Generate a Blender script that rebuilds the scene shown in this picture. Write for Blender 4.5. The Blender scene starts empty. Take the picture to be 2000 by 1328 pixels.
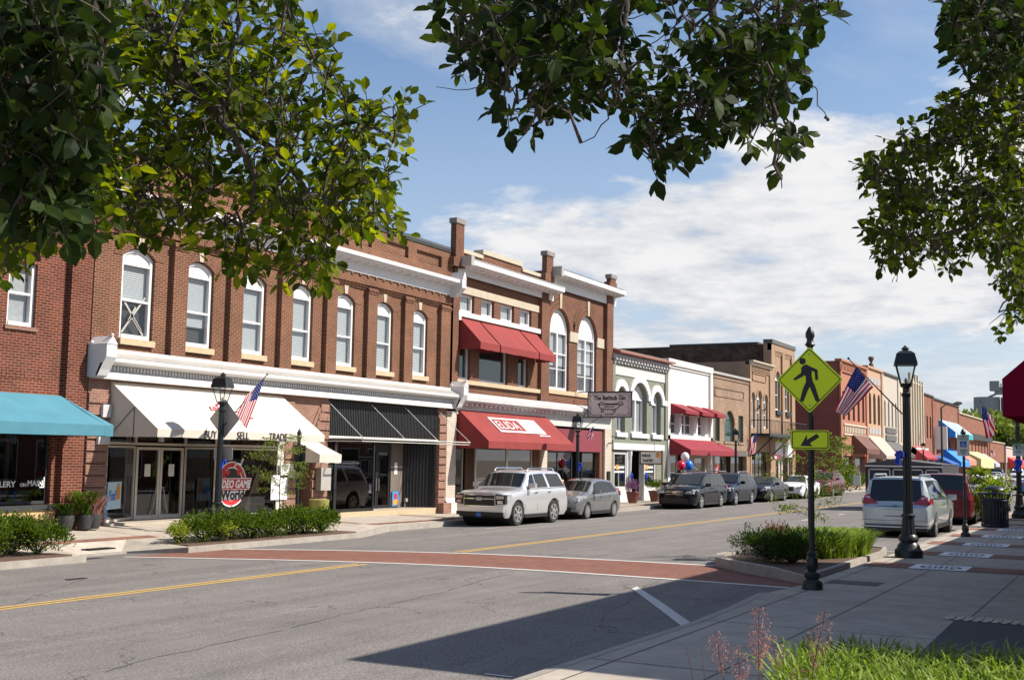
import bpy, math, random
from mathutils import Vector, Matrix, noise
R = math.radians
rnd = random.Random(11)
S = bpy.context.scene
COL = S.collection

# ------------------------------------------------------------------ camera
FPX, ROLL, PITCH, YAW, EYE = 2280.0, 0.0165, R(5.752), R(28.302), 2.2
CAMP = Vector((0, 0, EYE))
FW = Vector((math.cos(YAW)*math.cos(PITCH), math.sin(YAW)*math.cos(PITCH), math.sin(PITCH)))
RT = Vector((math.sin(YAW), -math.cos(YAW), 0))
UP = RT.cross(FW)
RR = RT*math.cos(ROLL) + UP*math.sin(ROLL)
UU = UP*math.cos(ROLL) - RT*math.sin(ROLL)
cd = bpy.data.cameras.new("camera"); cam = bpy.data.objects.new("camera", cd); COL.objects.link(cam)
cd.sensor_width = 36; cd.lens = 36*FPX/2000; cd.clip_start = 0.05; cd.clip_end = 6000
mw = Matrix((RR, UU, -FW)).transposed().to_4x4(); mw.translation = CAMP
cam.matrix_world = mw
S.camera = cam
def ray(px, py):                       # direction of a measured point of the photograph
    return FW + RR*((px-1000)/FPX) - UU*((py-664)/FPX)
def atY(px, py, Y=24.0): d = ray(px, py); return CAMP + d*(Y/d.y)
def atX(px, py, X): d = ray(px, py); return CAMP + d*(X/d.x)
def atZ(px, py, z=0.0): d = ray(px, py); return CAMP + d*((z-EYE)/d.z)
def atD(px, py, t): return CAMP + ray(px, py)*t

# ------------------------------------------------------------------ light
SUN_EL, SUN_AZ = R(43), R(-64)
sv = Vector((math.cos(SUN_EL)*math.cos(SUN_AZ), math.cos(SUN_EL)*math.sin(SUN_AZ), math.sin(SUN_EL)))
ld = bpy.data.lights.new("sun", 'SUN'); ld.energy = 5.0; ld.angle = R(0.53); ld.color = (1.0, 0.93, 0.83)
lo = bpy.data.objects.new("sun", ld); COL.objects.link(lo); lo.rotation_euler = sv.to_track_quat('Z', 'Y').to_euler()
lo.location = (0, -20, 40)
S.view_settings.view_transform = 'Standard'; S.view_settings.look = 'None'; S.view_settings.gamma = 1
S.view_settings.exposure = 0.6
def NT(m):
    nt = m.node_tree; nt.nodes.clear()
    def n(t, **k):
        q = nt.nodes.new(t)
        for a, b in k.items():
            if a[0] == 'i': q.inputs[int(a[1:])].default_value = b
            else: setattr(q, a, b)
        return q
    def l(a, b, c, d): nt.links.new(a.outputs[b], c.inputs[d])
    return nt, n, l
W = bpy.data.worlds.new("World"); S.world = W; W.use_nodes = True
def build_world():
    nt, n, l = NT(W)
    out = n('ShaderNodeOutputWorld'); bg = n('ShaderNodeBackground'); l(bg, 0, out, 0)
    bg.inputs[1].default_value = 0.1
    sky = n('ShaderNodeTexSky', sky_type='NISHITA', sun_disc=False, sun_elevation=SUN_EL, sun_rotation=R(90)-SUN_AZ, air_density=1.0, dust_density=0.6, ozone_density=2.2, altitude=200)
    tc = n('ShaderNodeTexCoord')
    sep = n('ShaderNodeSeparateXYZ'); l(tc, 'Generated', sep, 0)
    mx = n('ShaderNodeMath', operation='MAXIMUM', i1=0.0); l(sep, 2, mx, 0)
    ad = n('ShaderNodeMath', operation='ADD', i1=0.11); l(mx, 0, ad, 0)
    dx = n('ShaderNodeMath', operation='DIVIDE'); l(sep, 0, dx, 0); l(ad, 0, dx, 1)
    dy = n('ShaderNodeMath', operation='DIVIDE'); l(sep, 1, dy, 0); l(ad, 0, dy, 1)
    cb = n('ShaderNodeCombineXYZ'); l(dx, 0, cb, 0); l(dy, 0, cb, 1)
    def nz(scale, det, rough, off, dist=0.0):
        mp = n('ShaderNodeMapping'); mp.inputs['Location'].default_value = off; l(cb, 0, mp, 0)
        q = n('ShaderNodeTexNoise'); q.inputs['Scale'].default_value = scale; q.inputs['Detail'].default_value = det
        q.inputs['Roughness'].default_value = rough; q.inputs['Distortion'].default_value = dist; l(mp, 0, q, 0); return q
    n1 = nz(1.0, 9, .62, (3.1, 1.7, 0), .35); n2 = nz(3.2, 7, .6, (7, 2, 0)); n3 = nz(.45, 3, .5, (1.3, 9.2, 0))
    # great-circle edges of the cloud bank (directions on the sky)
    def plane(a, b, c):
        v = ray(*a).cross(ray(*b)).normalized()
        if v.dot(ray(*c)) < 0: v = -v
        d = n('ShaderNodeVectorMath', operation='DOT_PRODUCT'); d.inputs[1].default_value = v; l(tc, 'Generated', d, 0); return d
    up = plane((860, 470), (1850, 190), (1500, 600))
    lo2 = plane((1200, 735), (2000, 655), (1500, 500))
    def ramp(src, so, k, b):
        m = n('ShaderNodeMath', operation='MULTIPLY_ADD', i1=k, i2=b); l(src, so, m, 0); return m
    def add(a, b, op='ADD'):
        m = n('ShaderNodeMath', operation=op); l(a, 0, m, 0); l(b, 0, m, 1); return m
    def cl(a):
        m = n('ShaderNodeClamp'); l(a, 0, m, 0); return m
    def val(v):
        m = n('ShaderNodeValue'); m.outputs[0].default_value = v; return m
    bank = add(cl(ramp(up, 'Value', 14, .5)), cl(ramp(lo2, 'Value', 22, .45)), 'MULTIPLY')
    s = add(ramp(bank, 0, 1.0, -.60), ramp(n1, 0, 3.4, -1.7))
    s = add(s, ramp(n2, 0, 2.3, -1.15))
    mask = cl(ramp(s, 0, 1.7, .56))
    # loose streaks elsewhere
    st = cl(ramp(add(ramp(n3, 0, 3.0, -1.50), ramp(n1, 0, 2.0, -.98)), 0, 2.2, -.1))
    mask2 = add(mask, ramp(st, 0, .55, 0), 'MAXIMUM')
    lw = cl(ramp(lo2, 'Value', -16, .25))
    hz = add(ramp(lw, 0, .22, 0), cl(ramp(add(ramp(n1, 0, 2.4, -1.15), ramp(lw, 0, .3, -.25)), 0, 1.5, 0)), 'MULTIPLY')
    mask3 = cl(add(mask2, hz))
    cr = n('ShaderNodeMixRGB'); cr.inputs[1].default_value = (3.75, 4.0, 4.55, 1); cr.inputs[2].default_value = (5.9, 5.9, 5.95, 1)
    n4 = nz(6.5, 6, .6, (2, 5, 0), .3)
    l(cl(ramp(add(add(n2, ramp(n1, 0, 1.0, -.42)), ramp(n4, 0, .7, -.35)), 0, 2.4, -.78)), 0, cr, 0)
    hzf = cl(ramp(sep, 2, -2.6, .86)); hm = n('ShaderNodeMixRGB'); l(ramp(hzf, 0, .85, 0), 0, hm, 0); l(sky, 0, hm, 1); hm.inputs[2].default_value = (3.7, 4.15, 5.0, 1)
    mix = n('ShaderNodeMixRGB'); l(mask3, 0, mix, 0); l(hm, 0, mix, 1); l(cr, 0, mix, 2)
    l(mix, 0, bg, 0)
build_world()

# ------------------------------------------------------------------ materials
MATS = {}
def newmat(name):
    m = bpy.data.materials.new(name); m.use_nodes = True; MATS[name] = m; return m
def pbsdf(n, l, out, col=None, rough=.7, metal=0, coat=0, spec=.5):
    b = n('ShaderNodeBsdfPrincipled')
    b.inputs['Roughness'].default_value = rough; b.inputs['Metallic'].default_value = metal
    b.inputs['Coat Weight'].default_value = coat; b.inputs['Coat Roughness'].default_value = .04
    b.inputs['Specular IOR Level'].default_value = spec
    if col: b.inputs['Base Color'].default_value = (*col, 1)
    l(b, 0, out, 0); return b
def plain(name, col, rough=.7, metal=0, var=.12, scale=3.0, coat=0, bump=0, bscale=60, spec=.5, det=6, bd=.01):
    m = newmat(name); nt, n, l = NT(m)
    out = n('ShaderNodeOutputMaterial'); b = pbsdf(n, l, out, col, rough, metal, coat, spec)
    g = n('ShaderNodeNewGeometry')
    if var:
        t = n('ShaderNodeTexNoise'); t.inputs['Scale'].default_value = scale; t.inputs['Detail'].default_value = det; t.inputs['Roughness'].default_value = .65
        l(g, 'Position', t, 0)
        r = n('ShaderNodeMapRange'); r.inputs[1].default_value = .25; r.inputs[2].default_value = .75; r.inputs[3].default_value = 1-var; r.inputs[4].default_value = 1+var
        l(t, 0, r, 0)
        x = n('ShaderNodeVectorMath', operation='SCALE'); x.inputs[0].default_value = col; l(r, 0, x, 'Scale'); l(x, 0, b, 'Base Color')
    if bump:
        t = n('ShaderNodeTexNoise'); t.inputs['Scale'].default_value = bscale; l(g, 'Position', t, 0)
        q = n('ShaderNodeBump'); q.inputs['Strength'].default_value = bump; q.inputs['Distance'].default_value = bd; l(t, 0, q, 'Height'); l(q, 0, b, 'Normal')
    return m
def brick(name, c1, c2, mortar, bw=.213, rh=.0677, ms=.0085, mix=.0, var=.22, flat=False, rough=.9, stain=(.1, .07, .05), stf=.35, off=.5):
    m = newmat(name); nt, n, l = NT(m)
    out = n('ShaderNodeOutputMaterial'); b = pbsdf(n, l, out, c1, rough, spec=.25)
    g = n('ShaderNodeNewGeometry'); s = n('ShaderNodeSeparateXYZ'); l(g, 'Position', s, 0)
    c = n('ShaderNodeCombineXYZ')
    if flat: l(s, 0, c, 0); l(s, 1, c, 1)
    else:
        a = n('ShaderNodeMath', operation='ADD'); l(s, 0, a, 0); l(s, 1, a, 1); l(a, 0, c, 0); l(s, 2, c, 1)
    t = n('ShaderNodeTexBrick'); t.offset = off
    t.inputs['Color1'].default_value = (*c1, 1); t.inputs['Color2'].default_value = (*c2, 1); t.inputs['Mortar'].default_value = (*mortar, 1)
    t.inputs['Scale'].default_value = 1; t.inputs['Mortar Size'].default_value = ms; t.inputs['Mortar Smooth'].default_value = .1
    t.inputs['Brick Width'].default_value = bw; t.inputs['Row Height'].default_value = rh; t.inputs['Bias'].default_value = mix
    l(c, 0, t, 0)
    z = n('ShaderNodeTexNoise'); z.inputs['Scale'].default_value = .9; z.inputs['Detail'].default_value = 8; z.inputs['Roughness'].default_value = .7; l(g, 'Position', z, 0)
    r = n('ShaderNodeMapRange'); r.inputs[1].default_value = .3; r.inputs[2].default_value = .7; r.inputs[3].default_value = 1-var; r.inputs[4].default_value = 1+var; l(z, 0, r, 0)
    x = n('ShaderNodeVectorMath', operation='SCALE'); l(t, 0, x, 0); l(r, 0, x, 'Scale')
    z2 = n('ShaderNodeTexNoise'); z2.inputs['Scale'].default_value = .33; z2.inputs['Detail'].default_value = 10; z2.inputs['Roughness'].default_value = .75; l(g, 'Position', z2, 0)
    r2 = n('ShaderNodeMapRange'); r2.inputs[1].default_value = .54; r2.inputs[2].default_value = .72; r2.inputs[3].default_value = 0; r2.inputs[4].default_value = stf; l(z2, 0, r2, 0)
    mm = n('ShaderNodeMixRGB'); l(r2, 0, mm, 0); l(x, 0, mm, 1); mm.inputs[2].default_value = (*stain, 1)
    l(mm, 0, b, 'Base Color')
    q = n('ShaderNodeBump'); q.inputs['Strength'].default_value = .5; q.inputs['Distance'].default_value = .008; q.invert = True; l(t, 1, q, 'Height'); l(q, 0, b, 'Normal')
    return m
def glass(name, tint=(.75, .8, .8), refl=.10, rough=0.0, glo=(1, 1, 1)):
    m = newmat(name); nt, n, l = NT(m)
    out = n('ShaderNodeOutputMaterial'); a = n('ShaderNodeBsdfTransparent'); a.inputs[0].default_value = (*tint, 1)
    g = n('ShaderNodeBsdfGlossy'); g.inputs['Roughness'].default_value = rough; g.inputs[0].default_value = (*glo, 1)
    f = n('ShaderNodeLayerWeight'); f.inputs[0].default_value = .5
    pw = n('ShaderNodeMath', operation='POWER', i1=3.0); l(f, 'Facing', pw, 0)
    q = n('ShaderNodeMath', operation='MULTIPLY_ADD', i1=.75, i2=refl); l(pw, 0, q, 0)
    x = n('ShaderNodeMixShader'); l(q, 0, x, 0); l(a, 0, x, 1); l(g, 0, x, 2); l(x, 0, out, 0); return m
def blindmat(name, c, dark, period=.045):
    m = newmat(name); nt, n, l = NT(m)
    out = n('ShaderNodeOutputMaterial'); b = pbsdf(n, l, out, c, .7)
    g = n('ShaderNodeNewGeometry'); s = n('ShaderNodeSeparateXYZ'); l(g, 'Position', s, 0)
    a = n('ShaderNodeMath', operation='DIVIDE', i1=period); l(s, 2, a, 0); f = n('ShaderNodeMath', operation='FRACT'); l(a, 0, f, 0)
    h = n('ShaderNodeMath', operation='GREATER_THAN', i1=.68); l(f, 0, h, 0)
    mm = n('ShaderNodeMixRGB'); l(h, 0, mm, 0); mm.inputs[1].default_value = (*c, 1); mm.inputs[2].default_value = (*dark, 1); l(mm, 0, b, 'Base Color'); return m
def leafmat(name, c1, c2, c3, trans=.45, tcol=None, rough=.45):
    m = newmat(name); nt, n, l = NT(m)
    out = n('ShaderNodeOutputMaterial'); b = n('ShaderNodeBsdfPrincipled'); b.inputs['Roughness'].default_value = rough; b.inputs['Specular IOR Level'].default_value = .12
    g = n('ShaderNodeNewGeometry'); r = n('ShaderNodeValToRGB'); l(g, 'Random Per Island', r, 0)
    e = r.color_ramp.elements; e[0].color = (*c1, 1); e[1].color = (*c3, 1); k = e.new(.55); k.color = (*c2, 1)
    l(r, 0, b, 'Base Color'); t = n('ShaderNodeBsdfTranslucent')
    mu = n('ShaderNodeMixRGB', blend_type='MULTIPLY'); mu.inputs[0].default_value = 1; l(r, 0, mu, 1); mu.inputs[2].default_value = (*(tcol or (1.9, 2.3, .8)), 1); l(mu, 0, t, 0)
    x = n('ShaderNodeMixShader'); x.inputs[0].default_value = trans; l(b, 0, x, 1); l(t, 0, x, 2); l(x, 0, out, 0); return m
def asphalt():
    m = newmat('asphalt'); nt, n, l = NT(m)
    out = n('ShaderNodeOutputMaterial'); b = pbsdf(n, l, out, None, .9, spec=.3)
    g = n('ShaderNodeNewGeometry')
    def tex(sc, det, a, bb, lo, hi, mp=None):
        t = n('ShaderNodeTexNoise'); t.inputs['Scale'].default_value = sc; t.inputs['Detail'].default_value = det; t.inputs['Roughness'].default_value = .7
        if mp: l(mp, 0, t, 0)
        else: l(g, 'Position', t, 0)
        r = n('ShaderNodeMapRange'); r.inputs[1].default_value = a; r.inputs[2].default_value = bb; r.inputs[3].default_value = lo; r.inputs[4].default_value = hi; l(t, 0, r, 0); return r
    f = tex(38, 3, .3, .7, .5, 1.55); o = tex(.7, 8, .3, .7, .86, 1.12)
    mp = n('ShaderNodeMapping'); mp.inputs['Scale'].default_value = (.06, 1.1, 1); l(g, 'Position', mp, 0)
    w = tex(1.0, 4, .3, .7, .80, 1.16, mp)           # wheel tracks along the street
    x = n('ShaderNodeMath', operation='MULTIPLY'); l(f, 0, x, 0); l(o, 0, x, 1); y = n('ShaderNodeMath', operation='MULTIPLY'); l(x, 0, y, 0); l(w, 0, y, 1)
    # cracks
    v = n('ShaderNodeTexVoronoi', feature='DISTANCE_TO_EDGE'); v.inputs['Scale'].default_value = .17
    wn = n('ShaderNodeTexNoise'); wn.inputs['Scale'].default_value = 1.3; wn.inputs['Detail'].default_value = 5; l(g, 'Position', wn, 0)
    va = n('ShaderNodeVectorMath', operation='SCALE'); va.inputs['Scale'].default_value = 1.4; l(wn, 1, va, 0); vb = n('ShaderNodeVectorMath', operation='ADD'); l(g, 'Position', vb, 0); l(va, 0, vb, 1); l(vb, 0, v, 0)
    cr = n('ShaderNodeMapRange'); cr.inputs[1].default_value = .0; cr.inputs[2].default_value = .0035; cr.inputs[3].default_value = .42; cr.inputs[4].default_value = 1; l(v, 0, cr, 0)
    z = n('ShaderNodeMath', operation='MULTIPLY'); l(y, 0, z, 0); l(cr, 0, z, 1)
    c = n('ShaderNodeVectorMath', operation='SCALE'); c.inputs[0].default_value = (.180, .164, .152); l(z, 0, c, 'Scale'); l(c, 0, b, 'Base Color')
    t = n('ShaderNodeTexNoise'); t.inputs['Scale'].default_value = 70; l(g, 'Position', t, 0)
    q = n('ShaderNodeBump'); q.inputs['Strength'].default_value = .7; q.inputs['Distance'].default_value = .012; l(t, 0, q, 'Height'); l(q, 0, b, 'Normal')
    return m
def carpaint(name, col, metal=.6, rough=.28):
    return plain(name, col, rough, metal, var=0, coat=1.0 if metal > .4 else .25, spec=.5 if metal > .1 else .2)
M = {}
def defmats():
    g = M
    g['asphalt'] = asphalt()
    g['concrete'] = plain('concrete', (.40, .35, .29), .9, var=.22, scale=2.2, bump=.2, spec=.2, det=10)
    g['kerb'] = plain('kerb', (.33, .30, .26), .9, var=.22, scale=4, bump=.3, spec=.2, det=10)
    g['kerb2'] = plain('kerb_dark', (.24, .22, .2), .9, var=.2, scale=4, bump=.3, spec=.2)  # darker stone tone of its own, used for the chimney caps
    g['paver'] = brick('pavers', (.19, .082, .057), (.225, .105, .078), (.16, .09, .066), .21, .105, .006, flat=True, var=.15, stf=.2)
    g['walkbrick'] = brick('walk_brick', (.26, .11, .07), (.2, .085, .06), (.26, .18, .14), .21, .105, .008, flat=True)
    g['yellow'] = plain('yellow_paint', (.50, .32, .08), .8, var=.25, scale=14)
    g['white_line'] = plain('white_line', (.55, .53, .5), .8, var=.2, scale=14)
    g['soil'] = plain('mulch', (.10, .06, .04), .95, var=.5, scale=22)
    g['red_brick'] = brick('red_brick', (.145, .034, .019), (.085, .022, .014), (.27, .15, .10), var=.28, stf=.25)
    g['brown_brick'] = brick('brown_brick', (.145, .053, .029), (.098, .037, .022), (.27, .16, .10), ms=.011, stf=.3, var=.28)
    g['brown_brick2'] = brick('rust_brick', (.13, .043, .024), (.08, .028, .018), (.25, .145, .095), ms=.011, stf=.3)
    g['pier_brick'] = brick('pier_brick', (.26, .135, .095), (.20, .095, .07), (.32, .22, .17), stf=.4)
    g['cream_brick'] = brick('cream_brick', (.62, .54, .45), (.56, .48, .4), (.3, .24, .2), stf=.1, var=.1)
    g['tan_brick'] = brick('tan_brick', (.29, .185, .12), (.2, .125, .08), (.34, .26, .2), stf=.2)
    g['tan_paint'] = brick('tan_painted', (.34, .225, .145), (.33, .215, .14), (.3, .2, .13), stf=.15, var=.1)
    g['grey_paint'] = brick('sage_painted', (.205, .215, .17), (.215, .225, .178), (.16, .17, .135), stf=.12, var=.08, stain=(.2, .2, .17))
    g['white_stucco'] = plain('white_stucco', (.66, .645, .62), .85, var=.04, scale=1.2)
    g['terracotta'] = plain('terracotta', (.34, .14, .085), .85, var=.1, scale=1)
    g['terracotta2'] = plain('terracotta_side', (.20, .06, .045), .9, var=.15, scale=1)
    g['orange_tan'] = plain('peach_plaster', (.42, .26, .165), .85, var=.1, scale=1)
    g['cream'] = plain('cream_plaster', (.50, .44, .34), .85, var=.08, scale=1)
    g['greycream'] = plain('putty_plaster', (.42, .375, .32), .85, var=.08, scale=1)
    g['far_brick'] = brick('far_brick', (.24, .085, .052), (.19, .068, .042), (.28, .17, .12))
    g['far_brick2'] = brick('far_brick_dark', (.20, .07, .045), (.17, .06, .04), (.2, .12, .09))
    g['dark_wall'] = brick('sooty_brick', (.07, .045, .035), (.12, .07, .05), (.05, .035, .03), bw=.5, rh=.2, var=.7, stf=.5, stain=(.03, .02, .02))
    g['white'] = plain('white_paint', (.66, .65, .64), .6, var=.05, scale=5)
    g['white_g'] = plain('weathered_white', (.52, .51, .5), .7, var=.12, scale=5)
    g['stone'] = plain('stone_trim', (.46, .36, .23), .85, var=.15, scale=6)
    g['stone2'] = plain('pale_stone', (.44, .38, .29), .85, var=.12, scale=4)
    g['coping'] = plain('black_coping', (.035, .038, .042), .55, var=.3)
    g['roof'] = plain('roof_felt', (.06, .06, .06), .9)
    g['tin_roof'] = plain('red_tin', (.26, .10, .08), .6)
    g['glass'] = glass('window_glass', (.9, .93, .94), .05)
    g['shopglass'] = glass('shop_glass', (.45, .45, .43), .09)
    g['darkglass'] = plain('dark_glass', (.02, .028, .03), .04, var=0, spec=.9)
    g['greenglass'] = plain('green_glass', (.03, .055, .045), .06, var=0, spec=.8)
    g['blind'] = blindmat('blinds', (.48, .49, .49), (.07, .075, .08), .06)
    g['curtain'] = plain('curtain', (.33, .33, .33), .9, var=.2, scale=8)
    g['dark'] = plain('dark_interior', (.035, .03, .028), .9, var=.3, scale=1)
    g['room'] = plain('room_wall', (.16, .135, .11), .9, var=.2, scale=.7)
    g['floor_in'] = plain('shop_floor', (.2, .17, .14), .6, var=.2, scale=1)
    g['black_metal'] = plain('black_metal', (.012, .013, .014), .45, var=.2)
    g['black_corr'] = plain('black_panel', (.022, .022, .024), .5, var=.3, scale=6)
    g['lamp_metal'] = plain('lamp_green_black', (.022, .027, .028), .38, .3, var=.25, scale=12)
    g['steel'] = plain('steel', (.55, .55, .54), .35, .8)
    g['pipe'] = plain('pipe_white', (.62, .6, .56), .5)
    g['frame_al'] = plain('door_frame', (.62, .58, .52), .45, .2)
    g['teal'] = plain('teal_canvas', (.065, .215, .28), .9, var=.1, scale=1.3, bump=.5, bscale=2.2, bd=.04)
    g['canvas'] = plain('ivory_canvas', (.56, .51, .44), .9, var=.09, scale=1.1, bump=.5, bscale=2.0, bd=.04)
    g['red_canvas'] = plain('red_canvas', (.235, .033, .03), .9, var=.14, scale=1.1, bump=.5, bscale=2.0, bd=.04)
    g['dkred_canvas'] = plain('crimson_canvas', (.33, .018, .03), .6, var=.1)
    g['crimson'] = plain('crimson_window_canvas', (.235, .022, .034), .9, var=.12, scale=1.1, bump=.4, bscale=2.0, bd=.04)
    g['maroon'] = plain('maroon_board', (.20, .03, .045), .6, var=.1)
    g['burg'] = plain('burgundy_canvas', (.30, .012, .045), .45, var=.05)
    g['brown_canvas'] = plain('brown_canvas', (.13, .055, .04), .8)
    g['taupe_canvas'] = plain('taupe_canvas', (.42, .34, .29), .85)
    g['grey_canvas'] = plain('charcoal_canvas', (.1, .095, .09), .85)
    g['blue_canvas'] = plain('blue_canvas', (.03, .22, .62), .8)
    g['green_canvas'] = plain('green_canvas', (.03, .45, .3), .8)
    g['navy_canvas'] = plain('royal_canvas', (.015, .10, .36), .8)
    g['coral_canvas'] = plain('coral_canvas', (.62, .2, .14), .8)
    g['yellow_canvas'] = plain('yellow_canvas', (.62, .55, .25), .8)
    g['bred_canvas'] = plain('bright_red_canvas', (.55, .05, .04), .8)
    g['tile'] = brick('yellow_tile', (.55, .38, .2), (.5, .34, .18), (.4, .28, .15), .15, .15, .006, off=0)
    g['wood'] = plain('brown_wood', (.17, .10, .06), .6, var=.3, scale=7)
    g['sign_y'] = plain('fluorescent_yellow', (.84, .98, .0), .5, var=.03)
    g['sign_b'] = plain('sign_black', (.01, .01, .01), .5, var=0)
    g['sign_grey'] = plain('sign_back', (.42, .40, .37), .5, .3)
    g['sign_w'] = plain('sign_white', (.7, .68, .64), .6, var=.05)
    g['blue'] = plain('blue_ribbon', (.015, .06, .5), .5)
    g['bluesign'] = plain('blue_sign', (.02, .1, .4), .5, var=0)
    g['greensign'] = plain('green_print', (.03, .25, .12), .5, var=0)
    g['text_w'] = plain('letter_white', (.8, .8, .78), .6, var=0)
    g['text_r'] = plain('letter_red', (.55, .02, .03), .5, var=0)
    g['text_k'] = plain('letter_black', (.02, .018, .018), .6, var=0)
    g['text_b'] = plain('letter_blue', (.05, .25, .55), .5, var=0)
    g['flag_r'] = plain('flag_red', (.42, .02, .05), .8, var=.08)
    g['flag_w'] = plain('flag_white', (.78, .76, .76), .8, var=.05)
    g['flag_b'] = plain('flag_blue', (.02, .035, .16), .8, var=.1)
    def cloth(name, c, tr):
        m = newmat(name); nt, n, l = NT(m); out = n('ShaderNodeOutputMaterial'); a = n('ShaderNodeBsdfDiffuse'); a.inputs[0].default_value = (*c, 1); t = n('ShaderNodeBsdfTranslucent'); t.inputs[0].default_value = (*c, 1)
        x = n('ShaderNodeMixShader'); x.inputs[0].default_value = tr; l(a, 0, x, 1); l(t, 0, x, 2); l(x, 0, out, 0); return m
    g['flag_r'] = cloth('flag_red_cloth', (.55, .02, .06), .5); g['flag_w'] = cloth('flag_white_cloth', (.85, .83, .83), .5); g['flag_b'] = cloth('flag_blue_cloth', (.025, .04, .2), .5)
    g['burg'] = cloth('burgundy_cloth', (.34, .012, .05), .25)
    g['pinkgrey'] = plain('sign_board_grey', (.62, .55, .54), .7, var=.06)
    g['orange'] = plain('orange', (.65, .28, .05), .6, var=.1)
    g['paper'] = plain('paper', (.7, .7, .68), .8, var=.03)
    g['balred'] = plain('balloon_red', (.6, .015, .06), .2, var=0); g['balblue'] = plain('balloon_blue', (.01, .16, .62), .2, var=0); g['balwhite'] = plain('balloon_white', (.75, .75, .76), .2, var=0)
    g['tyre'] = plain('tyre', (.02, .019, .018), .85, var=.2, scale=20)
    g['rim'] = plain('rim', (.6, .6, .6), .3, .8, var=0)
    g['carblack'] = plain('car_black_trim', (.015, .015, .016), .45, var=0)
    g['carglass'] = plain('car_glass', (.010, .013, .014), .03, var=0, spec=.6)
    g['chrome'] = plain('chrome', (.75, .75, .76), .12, 1.0, var=0)
    g['lens'] = plain('headlamp_lens', (.5, .52, .55), .1, .3, var=0, coat=1)
    g['tail'] = plain('tail_lens', (.38, .01, .02), .15, var=0, coat=1)
    g['silver'] = carpaint('silver_paint', (.72, .72, .72)); g['gun'] = carpaint('gunmetal_paint', (.25, .25, .25)); g['blackp'] = carpaint('black_paint', (.008, .009, .012), 0, .12)
    g['navyp'] = carpaint('navy_paint', (.008, .012, .025), 0, .12); g['skyp'] = carpaint('pale_blue_paint', (.50, .57, .60), .45); g['redp'] = carpaint('dark_red_paint', (.16, .015, .02), .4)
    g['whitep'] = carpaint('white_car_paint', (.7, .7, .7), .0); g['bluep'] = carpaint('blue_car_paint', (.08, .2, .45), .4); g['darkp'] = carpaint('charcoal_paint', (.015, .016, .02), .1, .15)
    g['bark'] = plain('bark', (.045, .034, .026), .9, var=.4, scale=30, bump=.4)
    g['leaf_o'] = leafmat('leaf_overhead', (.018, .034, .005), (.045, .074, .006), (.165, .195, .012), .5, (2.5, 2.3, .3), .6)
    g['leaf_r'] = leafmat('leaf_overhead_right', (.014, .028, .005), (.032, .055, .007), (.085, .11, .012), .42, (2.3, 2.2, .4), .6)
    g['leaf_d'] = leafmat('leaf_overhead_shaded', (.009, .018, .005), (.015, .030, .006), (.03, .05, .008), .30, (2.0, 2.0, .5), .6)  # darker copy of the leaf colours, shade within the crowns painted in
    g['shrub'] = leafmat('leaf_shrub', (.03, .058, .009), (.065, .11, .013), (.15, .19, .025), .35, (1.9, 2.0, .6))
    g['shrub_y'] = leafmat('leaf_yellow_shrub', (.1, .14, .02), (.22, .26, .03), (.36, .36, .05), .3)
    g['grass'] = leafmat('grass_blade', (.09, .14, .015), (.17, .24, .028), (.36, .42, .10), .35, tcol=(1.6, 1.8, .7), rough=.45)
    g['willow'] = leafmat('leaf_willow', (.08, .105, .022), (.13, .16, .03), (.24, .25, .08), .35)
    g['juniper'] = leafmat('leaf_juniper', (.018, .04, .010), (.032, .065, .012), (.075, .11, .018), .22, (1.8, 1.9, .6))
    g['rusty'] = leafmat('leaf_rusty', (.2, .06, .03), (.3, .1, .04), (.36, .16, .06), .2, tcol=(1.5, 1.0, .7))
    g['pink'] = leafmat('flower_pink', (.30, .13, .12), (.42, .22, .2), (.6, .38, .34), .35, tcol=(1.2, .9, .9))
    g['stem'] = plain('stem', (.10, .05, .045), .8)
    g['fartree'] = leafmat('leaf_far', (.09, .13, .02), (.16, .21, .035), (.27, .31, .07), .25, (1.7, 1.7, .7))
    g['pot'] = plain('clay_pot', (.17, .05, .035), .6); g['potdark'] = plain('dark_pot', (.03, .03, .03), .7)
    g['silo'] = plain('silo_concrete', (.23, .26, .27), .9, var=.06, scale=.2)
    g['bin'] = plain('bin_metal', (.015, .022, .035), .4, .2)
    g['petal'] = plain('purple_petals', (.22, .1, .2), .8, var=.4, scale=30)
    g['padgrey'] = plain('dark_pad', (.06, .06, .065), .8)
    g['stencil'] = plain('stencil_white', (.8, .8, .8), .8, var=.12, scale=20)
defmats()

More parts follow.
